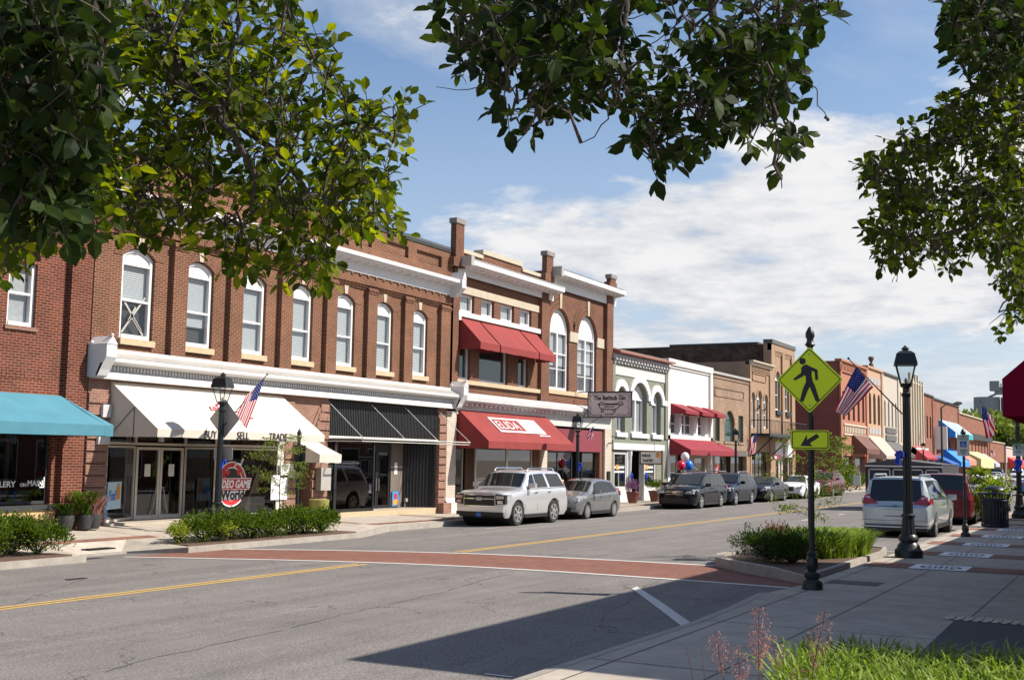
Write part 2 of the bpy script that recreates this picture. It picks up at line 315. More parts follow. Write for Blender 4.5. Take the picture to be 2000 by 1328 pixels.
# ------------------------------------------------------------------ mesh builder
class MB:
    def __init__(s): s.v = []; s.f = []; s.m = []
    def add(s, vs, fs, mi=0):
        o = len(s.v); s.v += [tuple(p) for p in vs]
        for f in fs: s.f.append([i+o for i in f]); s.m.append(mi)
        return s
    def quad(s, a, b, c, d, mi=0): return s.add([a, b, c, d], [(0, 1, 2, 3)], mi)
    def box(s, x0, x1, y0, y1, z0, z1, mi=0):
        v = [(x, y, z) for x in (x0, x1) for y in (y0, y1) for z in (z0, z1)]
        return s.add(v, [(0, 1, 3, 2), (4, 6, 7, 5), (0, 4, 5, 1), (2, 3, 7, 6), (0, 2, 6, 4), (1, 5, 7, 3)], mi)
    def obox(s, c, ax, ay, az, mi=0):      # centre + half vectors
        c = Vector(c); v = [c+a*Vector(ax)+b*Vector(ay)+d*Vector(az) for a in (-1, 1) for b in (-1, 1) for d in (-1, 1)]
        return s.add(v, [(0, 1, 3, 2), (4, 6, 7, 5), (0, 4, 5, 1), (2, 3, 7, 6), (0, 2, 6, 4), (1, 5, 7, 3)], mi)
    def prism(s, pts, vec, mi=0, caps=True):
        n = len(pts); vec = Vector(vec); a = [Vector(p) for p in pts]; b = [p+vec for p in a]
        fs = [(i, (i+1) % n, n+(i+1) % n, n+i) for i in range(n)]
        if caps: fs += [tuple(range(n))[::-1], tuple(range(n, 2*n))]
        return s.add(a+b, fs, mi)
    def polyy(s, xz, y0, y1, mi=0): return s.prism([(x, y0, z) for x, z in xz], (0, y1-y0, 0), mi)
    def polyx(s, yz, x0, x1, mi=0): return s.prism([(x0, y, z) for y, z in yz], (x1-x0, 0, 0), mi)
    def polyz(s, xy, z0, z1, mi=0): return s.prism([(x, y, z0) for x, y in xy], (0, 0, z1-z0), mi)
    def tube(s, pts, r, n=8, mi=0, cap=True):
        pts = [Vector(p) for p in pts]; k = len(pts)
        if not isinstance(r, (list, tuple)): r = [r]*k
        vs = []; pu = None
        for i, p in enumerate(pts):
            t = (pts[min(i+1, k-1)]-pts[max(i-1, 0)])
            if t.length < 1e-9: t = Vector((0, 0, 1))
            t.normalize()
            if pu is None:
                u = t.orthogonal().normalized()
            else:
                u = pu - t*pu.dot(t)
                u = u.normalized() if u.length > 1e-6 else t.orthogonal().normalized()
            pu = u; w = t.cross(u)
            for j in range(n):
                a = 2*math.pi*j/n; vs.append(p+(u*math.cos(a)+w*math.sin(a))*r[i])
        fs = [(i*n+j, i*n+(j+1) % n, (i+1)*n+(j+1) % n, (i+1)*n+j) for i in range(k-1) for j in range(n)]
        if cap and n > 2: fs += [tuple(range(n))[::-1], tuple(range((k-1)*n, k*n))]
        return s.add(vs, fs, mi)
    def lathe(s, prof, c=(0, 0, 0), n=16, mi=0, flute=0, axis='z'):
        vs = []
        for r, z in prof:
            for j in range(n):
                a = 2*math.pi*(j+.5)/n; rr = r*(1-(flute if j % 2 else 0))
                if axis == 'z': vs.append((c[0]+rr*math.cos(a), c[1]+rr*math.sin(a), c[2]+z))
                elif axis == 'y': vs.append((c[0]+rr*math.cos(a), c[1]+z, c[2]+rr*math.sin(a)))
                else: vs.append((c[0]+z, c[1]+rr*math.cos(a), c[2]+rr*math.sin(a)))
        k = len(prof); fs = [(i*n+j, i*n+(j+1) % n, (i+1)*n+(j+1) % n, (i+1)*n+j) for i in range(k-1) for j in range(n)]
        fs += [tuple(range(n))[::-1], tuple(range((k-1)*n, k*n))]
        return s.add(vs, fs, mi)
    def ball(s, c, r, n=10, mi=0, sq=(1, 1, 1)):
        prof = [(r*math.sin(math.pi*(i+.02)/(n//2+.04)), -r*math.cos(math.pi*(i+.02)/(n//2+.04))) for i in range(n//2+1)]
        o = len(s.v); s.lathe(prof, (0, 0, 0), n, mi)
        for i in range(o, len(s.v)):
            v = s.v[i]; s.v[i] = (c[0]+v[0]*sq[0], c[1]+v[1]*sq[1], c[2]+v[2]*sq[2])
        return s
    def build(s, name, mats, parent=None, smooth=False, origin=None):
        if not isinstance(mats, (list, tuple)): mats = [mats]
        me = bpy.data.meshes.new(name)
        off = Vector((0, 0, 0))
        if parent is None:
            if origin is not None: off = Vector(origin)
            elif s.v:
                xs = [v[0] for v in s.v]; ys = [v[1] for v in s.v]; zs = [v[2] for v in s.v]
                off = Vector(((min(xs)+max(xs))/2, (min(ys)+max(ys))/2, min(zs)))
        else: off = Vector(parent['_w']) if '_w' in parent else Vector((0, 0, 0))
        me.from_pydata([tuple(Vector(v)-off) for v in s.v], [], s.f)
        for m in mats: me.materials.append(m if not isinstance(m, str) else M[m])
        if len(mats) > 1: me.polygons.foreach_set('material_index', s.m)
        if smooth:
            me.polygons.foreach_set('use_smooth', [True]*len(me.polygons))
            try: me.set_sharp_from_angle(angle=R(38))
            except Exception: pass
        me.update()
        o = bpy.data.objects.new(name, me); COL.objects.link(o)
        if parent is None: o.location = off
        else: o.parent = parent; o['_w'] = tuple(off)
        return o
TMP = []
def thing(name, label, cat, loc=(0, 0, 0), group=None, rz=0):
    o = bpy.data.objects.new(name, None); COL.objects.link(o); o.location = loc; o.rotation_euler = (0, 0, rz)
    o.empty_display_size = .2
    o['label'] = label; o['category'] = cat; o['_w'] = tuple(loc)
    if group: o['group'] = group
    return o
def tag(o, label, cat, group=None):
    o['label'] = label; o['category'] = cat
    if group: o['group'] = group
    return o
def struct(o, kind='structure'): o['kind'] = kind; return o
def kids(o): return [c for c in bpy.data.objects if c.parent == o]
def copy_thing(root, loc, rz=0, label=None, group=None, scale=None):
    r = root.copy(); COL.objects.link(r); r.location = loc; r.rotation_euler = (0, 0, rz)
    if label: r['label'] = label
    if group: r['group'] = group
    if scale: r.scale = scale
    for ch in kids(root):
        c = ch.copy(); COL.objects.link(c); c.parent = r
        for g in kids(ch):
            d = g.copy(); COL.objects.link(d); d.parent = c
    return r
def text_mesh(s, size, org, right, up, mat, name, parent=None, sx=1.0, bold=0.0, ext=.004, align='LEFT', shear=0):
    cu = bpy.data.curves.new('t', 'FONT'); cu.body = s; cu.size = size; cu.extrude = ext; cu.offset = bold; cu.align_x = align; cu.shear = shear; cu.resolution_u = 3
    ob = bpy.data.objects.new('t', cu); COL.objects.link(ob)
    dg = bpy.context.evaluated_depsgraph_get(); me = bpy.data.meshes.new_from_object(ob.evaluated_get(dg))
    bpy.data.objects.remove(ob); right = Vector(right).normalized(); up = Vector(up).normalized(); nn = right.cross(up)
    off = Vector(parent['_w']) if parent is not None and '_w' in parent else Vector((0, 0, 0))
    org = Vector(org)
    for v in me.vertices: v.co = org + right*(v.co.x*sx) + up*v.co.y + nn*v.co.z - off
    me.materials.clear(); me.materials.append(M[mat]); me.name = name
    o = bpy.data.objects.new(name, me); COL.objects.link(o)
    if parent is not None: o.parent = parent; o['_w'] = tuple(off)
    return o
# ------------------------------------------------------------------ ground, road, pavements
def zs(x):                                   # far pavement level falls gently along the street
    if x < 22: return .25
    if x < 40: return .25*(40-x)/18
    return 0.0
RY0, RY1 = 5.15, 21.0
def zr(x, y):
    t = (y-RY0)/(RY1-RY0); return (1-t)*.06 + t*(-.17) + .28*t*(1-t)
XS = [-40, -20, -8, 0]+[2+2*i for i in range(30)]+[70, 90, 120, 160, 220, 300, 420, 700]
YS = [RY0+(RY1-RY0)*i/24 for i in range(25)]
def sheet(name, mat, pts_rows, dz=0.0, kind='structure'):
    """rows of (x, y) -> draped on the road"""
    b = MB(); k = len(pts_rows[0])
    b.v = [(x, y, zr(x, y)+dz) for row in pts_rows for x, y in row]
    for i in range(len(pts_rows)-1):
        for j in range(k-1): b.f.append((i*k+j, (i+1)*k+j, (i+1)*k+j+1, i*k+j+1)); b.m.append(0)
    return b
g = MB(); g.quad((-400, -400, -.35), (1500, -400, -.35), (1500, 1200, -.35), (-400, 1200, -.35))
struct(g.build('ground', plain('ground_soil', (.16, .13, .09), .95, var=.2), origin=(0, 0, -.35)))
struct(sheet('road', 'asphalt', [[(x, y) for y in YS] for x in XS]).build('road', 'asphalt', origin=(0, 0, 0), smooth=True))
def dense(a, b, s=1.2):
    n = max(2, int(abs(b-a)/s)+1); return [a+(b-a)*i/(n-1) for i in range(n)]
# crosswalk: edges bow toward the viewer on the far side
def cwx0(y): t = (y-5.2)/14.8; return 20.05+.25*math.sin(math.pi*min(1, t*1.2))-1.75*max(0, t-.42)**1.6*1.35
def cwx1(y): t = (y-5.2)/14.8; return 23.45-.0*t-2.0*max(0, t-.5)**1.5*2.0
CY = dense(5.2, 20.0, .5)
def cws(f0, f1, n): return [[(f0(y)+(f1(y)-f0(y))*i/n, y) for y in CY] for i in range(n+1)]
struct(sheet('', '', cws(lambda y: cwx0(y)+.15, lambda y: cwx1(y)-.15, 4), .004).build('crosswalk', 'paver', origin=(0, 0, 0)))
mk = MB()
def strip(rows, dz=.008):
    b = sheet('', '', rows, dz); mk.add(b.v, b.f)
strip(cws(lambda y: cwx0(y)-.02, lambda y: cwx0(y)+.15, 1)); strip(cws(lambda y: cwx1(y)-.15, lambda y: cwx1(y)+.02, 1))
strip([[(18.55-.18, 7.55), (16.6-.15, 6.4), (14.75-.14, 5.3)], [(18.55+.18, 7.6), (16.6+.2, 6.4), (14.75+.22, 5.3)]])
for x0 in (33, 39.5, 46, 52.5, 59, 66): strip([[(x0, 7.75), (x0, 7.85)], [(x0+1.0, 7.75), (x0+1.0, 7.85)]])
for x0 in (44, 50, 57): strip([[(x0, 11.2), (x0, 11.32)], [(x0+1.1, 11.2), (x0+1.1, 11.32)]])
for x0 in (33.2, 41.3, 48.5, 54): strip([[(x0, 18.7), (x0, 18.8)], [(x0+.9, 18.7), (x0+.9, 18.8)]])
strip([[(29.9, 5.4), (29.9, 7.6)], [(30.02, 5.4), (30.02, 7.6)]])
for x0, yy in ((10.3, 5.7),): strip([[(x0, yy-.2), (x0, yy+.1)], [(x0+.05, yy-.2), (x0+.05, yy+.1)]])
struct(mk.build('road_markings', 'white_line', origin=(0, 0, 0)))
mk = MB()
for xa, xb in ((-40, 19.8), (23.6, 420)):
    for yc in (13.93, 14.13):
        xs = dense(xa, xb, 2 if xb < 30 else 4)
        strip([[(x, yc-.055), (x, yc+.055)] for x in xs], .004)
struct(mk.build('centre_line', 'yellow', origin=(0, 0, 0)))
ck = MB(); rc = random.Random(4)
for x0, y0, x1, y1 in ((6, 8.6, 19.5, 10.4), (7, 11.2, 15, 16.5), (24, 9.2, 60, 9.8), (14, 6.2, 19.8, 7.6)):
    n_ = int((x1-x0)/.22); px_, py_ = x0, y0; oy = 0
    for i in range(n_):
        t_ = (i+1)/n_; oy = oy*.93+rc.uniform(-.05, .05); qx, qy = x0+(x1-x0)*t_, y0+(y1-y0)*t_+oy; w_ = .004+.006*rc.random()
        if rc.random() < .9: b = sheet('', '', [[(px_, py_-w_), (px_, py_+w_)], [(qx, qy-w_), (qx, qy+w_)]], .003); ck.add(b.v, b.f)
        px_, py_ = qx, qy
struct(ck.build('road_cracks', plain('crack_seal', (.035, .033, .032), .8, var=.3, scale=6), origin=(20, 10, 0)))
# far pavement
def zp(x, y): return zs(x)*max(0, min(1, (y-20.2)/3.8))          # the pavement falls toward the kerb
def farkerb(x):
    if x < 17.7: return 19.6
    if x < 18.3: return 19.6+(x-17.7)/.6*1.35
    if x < 20.1: return 20.95
    if x < 20.7: return 20.95-(x-20.1)/.6*1.35
    if x < 27.6: return 19.6
    if x < 31: return 19.6+(x-27.6)/3.4*1.35
    return 20.95
xs = sorted(set([-40, -20, 0, 8, 12, 17.7, 18.3, 19.2, 20.1, 20.7, 27.6, 31, 22, 24]+list(range(32, 60, 2))+[70, 90, 92, 107, 108, 140, 200, 320, 500]))
b = MB(); kb = MB()
for i in range(len(xs)-1):
    a, c = xs[i], xs[i+1]; ya, yc = farkerb(a), farkerb(c)
    rq = lambda v: -.13 if 18.25 < v < 20.15 else 0
    b.quad((a, ya+.16, rq(a)), (c, yc+.16, rq(c)), (c, 21.6, zp(c, 21.6)), (a, 21.6, zp(a, 21.6))); b.quad((a, 21.6, zp(a, 21.6)), (c, 21.6, zp(c, 21.6)), (c, 24, zs(c)), (a, 24, zs(a))); b.quad((a, 24, zs(a)), (c, 24, zs(c)), (c, 25.2, zs(c)), (a, 25.2, zs(a)))
    ra = 0
    ta = tc = .004
    rp = lambda v: -.13 if 18.25 < v < 20.15 else 0
    ta += rp(a); tc += rp(c)
    kb.add([(a, ya, -.3), (c, yc, -.3), (c, yc, tc), (a, ya, ta), (c, yc+.16, tc), (a, ya+.16, ta)], [(0, 1, 2, 3), (3, 2, 4, 5)])
struct(b.build('pavement', 'concrete', origin=(0, 24, 0))); struct(kb.build('kerb', 'kerb', origin=(0, 20, 0)))
b = MB()
for i in range(12): b.box(18.2+.0*i, 20.2, 22.6, 22.6, 0, 0) if False else None
def fstrip(x0, x1, y0, y1, dz=.004):
    for a, c in zip(dense(x0, x1, 2)[:-1], dense(x0, x1, 2)[1:]): b.quad((a, y0, zp(a, y0)+dz), (c, y0, zp(c, y0)+dz), (c, y1, zp(c, y1)+dz), (a, y1, zp(a, y1)+dz))
fstrip(-5, 21.8, 21.6, 22.0); fstrip(30.6, 120, 21.35, 21.65); 
for x in (24.5, 30.3, 36, 42, 48, 54, 60, 66, 72): fstrip(x, x+.3, 21.7, 24.0, .008)
struct(b.build('pavement_brick_band', 'walkbrick', origin=(0, 22, 0)))
b = MB()
for x in [12, 15, 18.5, 21.5]+[25+1.5*i for i in range(60)]: b.quad((x, 21.15, zp(x, 21.15)+.003), (x+.02, 21.15, zp(x, 21.15)+.003), (x+.02, 24, zs(x)+.003), (x, 24, zs(x)+.003))
struct(b.build('pavement_joints', 'padgrey', origin=(0, 22, 0)))
# near pavement z = .2 with its kerb
near = [(-30, 5.15), (9, 5.15), (12.5, 5.1), (14.2, 5.06), (16.2, 5.15), (18.0, 5.3), (19.5, 5.15), (30.5, 5.15), (60, 5.15), (500, 5.15)]
b = MB(); kb = MB()
for (xa, ya), (xc, yc) in zip(near[:-1], near[1:]):
    za = zc = .2
    if 17.5 < xa < 19.6: za = .19
    b.quad((xa, -9, .2), (xc, -9, .2), (xc, yc-.16, .2), (xa, ya-.16, .2))
    hi = .203 if not (18.0 <= xa < 19.6) else .13
    kb.add([(xa, ya, -.2), (xc, yc, -.2), (xc, yc, hi-.02), (xa, ya, hi-.02), (xc, yc-.16, .203), (xa, ya-.16, .203)], [(0, 3, 2, 1), (3, 5, 4, 2)])
struct(b.build('pavement', 'concrete', origin=(0, 2, .2))); struct(kb.build('kerb', 'kerb', origin=(0, 5.1, 0)))
b = MB()
for x in (7.3, 11.0, 14.4, 17.5, 20.7, 23.7, 25.0, 27.5, 28.8, 31.4, 32.7, 35.3, 36.6): b.quad((x, -2, .2035), (x+.018, -2, .2035), (x+.018, 4.98, .2035), (x, 4.98, .2035))
for x0, x1, y in ((7, 60, 3.6), (11, 60, 2.05), (-5, 60, 4.7)): b.quad((x0, y, .204), (x1, y, .204), (x1, y+.016, .204), (x0, y+.016, .204))
struct(b.build('pavement_joints', 'padgrey', origin=(0, 2, .2)))
b = MB()
for x in (23.8, 27.6, 31.5, 35.4, 39.3, 43.2, 47.1, 51): b.quad((x, -1, .206), (x+1.1, -1, .206), (x+1.1, 4.9, .206), (x, 4.9, .206))
struct(b.build('pavement_brick_band', 'walkbrick', origin=(0, 2, .2)))
b = MB()
for x in (23.8, 27.6, 31.5, 35.4, 39.3): b.quad((x, 3.0, .21), (x+1.1, 3.0, .21), (x+1.1, 4.05, .21), (x, 4.05, .21))
struct(b.build('stencil_paint', 'stencil', origin=(24, 3, .2)))
b = MB()
for x in (23.8, 27.6, 31.5, 35.4, 39.3):
    xc, yc = x+.55, 3.52
    for k in range(20):
        a0, a1 = k*math.tau/20, (k+.72)*math.tau/20
        pr = lambda a, r: (xc+r*math.cos(a), yc+r*.95*math.sin(a), .2135)
        b.quad(pr(a0, .33), pr(a1, .33), pr(a1, .41), pr(a0, .41))
    for q in range(-2, 3): b.quad((xc-.2+.03*abs(q), yc+.1*q-.03, .2135), (xc+.2-.04*abs(q), yc+.1*q-.03, .2135), (xc+.2-.04*abs(q), yc+.1*q+.025, .2135), (xc-.2+.03*abs(q), yc+.1*q+.025, .2135))
struct(b.build('stencil_rings', 'padgrey', origin=(24, 3, .2)))
b = MB(); b.polyz([(8, -6), (16.25, -6), (16.25, 2.2), (11.6, 2.12), (8, 2.1)], .195, .206)
struct(b.build('asphalt_patch', plain('patch_asphalt', (.05, .052, .058), .9, var=.2, scale=40, bump=.4), origin=(12, 1, .2)))
b = MB(); b.polyz([(20.0, 3.9), (20.6, 3.9), (20.6, 4.75), (20.0, 4.75)], .2, .207)
tag(b.build('warning_pad', 'padgrey'), 'dark rectangular pad set in the pavement behind the crossing sign post', 'pavement pad')
b = MB(); b.box(16.3, 16.75, .9, 2.35, .2, .208); 
for i in range(12): b.box(16.34, 16.71, .96+.115*i, 1.0+.115*i, .208, .216)
tag(b.build('drain_cover', 'black_metal'), 'long dark drain cover in the shaded pavement at lower right', 'drain cover')
p = atZ(212, 1074, .05); b = MB(); b.box(p.x-.45, p.x+.3, p.y+.1, p.y+.35, zp(18, 21)+.002, zp(18, 21)+.03)
for i in range(7): b.box(p.x-.43+.1*i, p.x-.39+.1*i, p.y+.12, p.y+.33, zp(18, 21)+.03, zp(18, 21)+.035)
tag(b.build('drain_grate', 'black_metal'), 'dark slotted drain grate beside the left planting bed', 'drain grate')
p = atZ(150, 1114, .1); b = MB(); b.box(p.x-.2, p.x+.2, p.y-.07, p.y+.07, zr(p.x, p.y)+.002, zr(p.x, p.y)+.012)
tag(b.build('utility_cover', 'black_metal'), 'small dark utility cover in the road near the left kerb', 'utility cover')
# planting bed on the near side: kerb ring and mulch
BED = [(20.9, 5.3), (21.6, 6.1), (22.5, 7.1), (23.3, 7.75), (24.2, 8.0), (26.4, 7.9), (28.2, 7.1), (29.3, 6.1), (29.5, 5.5), (28.2, 5.3), (24, 5.25)]
bz = lambda y: .26 if y > 5.65 else .207
cxb = sum(p[0] for p in BED)/len(BED); cyb = sum(p[1] for p in BED)/len(BED)
b = MB(); n = len(BED); inn = []
for x, y in BED:
    d = Vector((cxb-x, cyb-y)).normalized()*.2; inn.append((x+d.x, y+d.y))
for i in range(n):
    a, c, e, f = BED[i], BED[(i+1) % n], inn[(i+1) % n], inn[i]
    b.quad((*a, -.1), (*c, -.1), (*c, bz(c[1])), (*a, bz(a[1]))); b.quad((*a, bz(a[1])), (*c, bz(c[1])), (*e, bz(c[1])+.002), (*f, bz(a[1])+.002)); b.quad((*f, bz(a[1])+.002), (*e, bz(c[1])+.002), (*e, .1), (*f, .1))
struct(b.build('planting_bed_kerb', 'kerb', origin=(cxb, cyb, 0)))
b = MB(); b.polyz(inn, .05, .198); struct(b.build('planting_bed_soil', 'soil', origin=(cxb, cyb, 0)))
for x0, x1 in ((-6, 17.5), (20.9, 27.6)):
    b = MB(); b.box(x0, x1, 19.8, 20.95, -.1, .035); struct(b.build('planting_bed_soil', 'soil'))
# ------------------------------------------------------------------ buildings at the viewer's side (they cast the long shade)
def simple_block(name, x0, x1, y0, y1, z1, wm, label, cat='building'):
    t = thing(name, label, cat, ((x0+x1)/2, (y0+y1)/2, .2))
    b = MB(); b.box(x0, x1, y0, y1, .2, z1); b.build('wall', wm, t)
    b = MB(); b.box(x0-.06, x1+.06, y0-.06, y1+.06, z1, z1+.12); b.build('coping', 'stone2', t)
    k = int((x1-x0)/3.2)
    for i in range(k):
        xa = x0+.6+i*(x1-x0-.6)/k
        b = MB(); b.box(xa, xa+2.1, y1-.02, y1+.03, .7, 2.7); w = b.build('window', 'frame_al', t)
        b = MB(); b.box(xa+.08, xa+2.02, y1+.03, y1+.04, .78, 2.62); b.build('pane', 'darkglass', w)
        if z1 > 6:
            b = MB(); b.box(xa+.4, xa+1.5, y1-.02, y1+.03, 4.4, 6.2); w = b.build('window', 'white', t)
            b = MB(); b.box(xa+.48, xa+1.42, y1+.03, y1+.04, 4.48, 6.12); b.build('pane', 'darkglass', w)
    return t
simple_block('corner_building', 13.9, 26.9, -12, 0, 7.6, 'brown_brick2', 'two storey corner building on the right behind the burgundy awning')
simple_block('low_building', 27.0, 75, -12, 0, 4.75, 'far_brick', 'low shop building on the viewer side of the street past the corner building')
# burgundy awning at the right edge
XA = 19.0; f1 = atX(1957, 740, XA); f0 = atX(1957, 813, XA); zt = f1.z+(atX(2000, 704, XA).z-f1.z)/(f1.y-atX(2000, 704, XA).y)*(f1.y-0.0)
t = thing('shop_awning', 'burgundy canvas awning jutting in at the right edge of the photo', 'awning', (XA+3, 0, f0.z))
b = MB(); b.polyx([(0.03, zt), (f1.y, f1.z), (f1.y, f0.z), (0.03, f0.z)], XA, XA+6.5); 
b.f.pop(-3); b.m.pop(-3)
b.build('canopy', 'burg', t)
b = MB()
for k in range(4): b.tube([(XA+.3+k*1.9, .05, f0.z+.06), (XA+.3+k*1.9, f1.y-.05, f0.z+.04)], .02, 6)
b.tube([(XA+.05, f1.y-.03, f0.z+.02), (XA+6.4, f1.y-.03, f0.z+.02)], .02, 6); b.build('frame', 'frame_al', t)
# ------------------------------------------------------------------ building helpers
def wall_front(b, x0, x1, z0, z1, Y, ops, depth=.22, mi=0, nseg=10):
    """front wall at y=Y with openings (ox0, ox1, oz0, oz1, rise); reveals go back by depth"""
    X = sorted({x0, x1}|{v for o in ops for v in o[:2] if x0 < v < x1}); Z = sorted({z0, z1}|{v for o in ops for v in o[2:4] if z0 < v < z1})
    for i in range(len(X)-1):
        j = 0
        while j < len(Z)-1:
            cx, cz = (X[i]+X[i+1])/2, (Z[j]+Z[j+1])/2
            if any(o[0] < cx < o[1] and o[2] < cz < o[3] for o in ops): j += 1; continue
            k = j
            while k+1 < len(Z)-1 and not any(o[0] < cx < o[1] and o[2] < (Z[k+1]+Z[k+2])/2 < o[3] for o in ops): k += 1
            b.quad((X[i], Y, Z[j]), (X[i+1], Y, Z[j]), (X[i+1], Y, Z[k+1]), (X[i], Y, Z[k+1]), mi); j = k+1
    for o in ops:
        a, c, d, e = o[:4]; rise = o[4] if len(o) > 4 else 0; Yb = Y+depth
        b.quad((a, Y, d), (a, Yb, d), (a, Yb, e-rise), (a, Y, e-rise), mi); b.quad((c, Y, d), (c, Y, e-rise), (c, Yb, e-rise), (c, Yb, d), mi)
        b.quad((a, Y, d), (c, Y, d), (c, Yb, d), (a, Yb, d), mi)
        if rise <= 0: b.quad((a, Y, e), (a, Yb, e), (c, Yb, e), (c, Y, e), mi)
        else:
            pts = arch(a, c, e-rise, rise, nseg)
            for (xa, za), (xb, zb) in zip(pts[:-1], pts[1:]):
                b.quad((xa, Y, za), (xb, Y, zb), (xb, Y, e), (xa, Y, e), mi)
                b.quad((xa, Y, za), (xa, Yb, za), (xb, Yb, zb), (xb, Y, zb), mi)
def arch(a, c, zsp, rise, n=10):
    w = (c-a)/2; m = (a+c)/2
    if abs(rise-w) < .02: return [(m-w*math.cos(math.pi*i/n), zsp+rise*math.sin(math.pi*i/n)) for i in range(n+1)]
    Rr = (w*w+rise*rise)/(2*rise) if rise < w else None
    if Rr: 
        t0 = math.asin(w/Rr); return [(m+Rr*math.sin(-t0+2*t0*i/n), zsp-(Rr-rise)+Rr*math.cos(-t0+2*t0*i/n)) for i in range(n+1)]
    return [(m-w*math.cos(math.pi*i/n), zsp+rise*math.sin(math.pi*i/n)) for i in range(n+1)]
def shell(t, mat, x0, x1, z0, z1, Y, Yb, roofz, sidemat=None):
    b = MB(); 
    b.quad((x0, Y, z0), (x0, Y, z1), (x0, Yb, z1), (x0, Yb, z0)); b.quad((x1, Y, z0), (x1, Yb, z0), (x1, Yb, z1), (x1, Y, z1)); b.quad((x0, Yb, z0), (x0, Yb, z1), (x1, Yb, z1), (x1, Yb, z0))
    b.quad((x0, Y+.3, z1), (x1, Y+.3, z1), (x1, Y+.3, roofz), (x0, Y+.3, roofz)); b.quad((x0, Y, z1), (x1, Y, z1), (x1, Y+.3, z1), (x0, Y+.3, z1))
    b.build('side_wall', sidemat or mat, t)
    b = MB(); b.quad((x0+.02, Y+.2, roofz), (x1-.02, Y+.2, roofz), (x1-.02, Yb-.02, roofz), (x0+.02, Yb-.02, roofz)); b.build('roof', 'roof', t)
def band(b, x0, x1, Y, proj, z0, z1, mi=0, y1=None): b.box(x0, x1, Y-proj, (Y+.002 if y1 is None else y1), z0, z1, mi)
def cornice(t, mat, x0, x1, Y, prof, name='cornice', brackets=None, ends=True):
    """prof: (projection, z) from the bottom up, extruded along x"""
    b = MB(); yz = [(Y+.01, prof[0][1])]+[(Y-p, z) for p, z in prof]+[(Y+.01, prof[-1][1])]
    b.polyx(yz, x0, x1)
    if brackets:
        sp, w, p0, p1, z0, z1 = brackets; n = int((x1-x0-.1)/sp)
        for i in range(n):
            xc = x0+.12+(x1-x0-.24)*(i+.5)/n; b.box(xc-w/2, xc+w/2, Y-p1, Y-p0, z0, z1)
    return b.build(name, mat, t)
def archring(b, a, c, zsp, rise, w, Y, proj, n=12, mi=0):
    p = arch(a, c, zsp, rise, n); q = arch(a-w, c+w, zsp, rise+w, n)
    for i in range(n):
        A, B_, C_, D_ = p[i], p[i+1], q[i+1], q[i]
        b.prism([(A[0], Y-proj, A[1]), (B_[0], Y-proj, B_[1]), (C_[0], Y-proj, C_[1]), (D_[0], Y-proj, D_[1])], (0, proj+.01, 0), mi)
def sash(t, x0, x1, z0, z1, Y, rise=0, mat='white', fw=.1, mid=.5, solid_top=0, blind='blind', blind_to=0.0, mull=0, top_solid_mat=None, back='dark', dep=.0, glassm='glass', rails=()):
    """timber window whose frame stands at y=Y: frame, glazing and blind"""
    b = MB(); zt = z1-rise-solid_top
    b.box(x0, x0+fw, Y-.03, Y+.1, z0, z1-rise); b.box(x1-fw, x1, Y-.03, Y+.1, z0, z1-rise); b.box(x0+fw, x1-fw, Y-.05, Y+.1, z0, z0+fw*1.1)
    b.box(x0+fw, x1-fw, Y-.028, Y+.1, zt-fw*.8, zt)
    if mid: zm = z0+(zt-z0)*mid; b.box(x0+fw, x1-fw, Y-.02, Y+.06, zm-.03, zm+.03)
    for k in range(mull): xm = x0+(x1-x0)*(k+1)/(mull+1); b.box(xm-.06, xm+.06, Y-.035, Y+.1, z0+fw, zt-fw*.5)
    for q in rails: b.box(x0+fw, x1-fw, Y-.01, Y+.05, z0+(zt-z0)*q-.018, z0+(zt-z0)*q+.018)
    if rise > 0 or solid_top > 0:
        pts = arch(x0, x1, z1-rise, rise, 12) if rise > 0 else [(x0, z1), (x1, z1)]
        b.polyy([(x1, zt), (x0, zt)][::1]+pts, Y+.02, Y+.1)
        if rise > 0:
            ip = arch(x0+fw, x1-fw, z1-rise, rise-fw*.8, 12)
            for i in range(12):
                b.prism([(ip[i][0], Y-.03, ip[i][1]), (ip[i+1][0], Y-.03, ip[i+1][1]), (pts[i+1][0], Y-.03, pts[i+1][1]), (pts[i][0], Y-.03, pts[i][1])], (0, .06, 0))
    w = b.build('window', mat, t)
    b = MB(); b.quad((x0+fw*.6, Y+.04, z0+.04), (x1-fw*.6, Y+.04, z0+.04), (x1-fw*.6, Y+.04, zt-.04), (x0+fw*.6, Y+.04, zt-.04)); b.build('pane', glassm, w)
    if blind:
        zb = z0+(zt-z0)*blind_to; b = MB(); b.quad((x0+fw, Y+.12, zb), (x1-fw, Y+.12, zb), (x1-fw, Y+.12, zt), (x0+fw, Y+.12, zt)); b.build('blind', blind, w)
    b = MB(); b.box(x0, x1, Y+.2, Y+.24, z0, zt); b.build('backing', back, w)
    return w
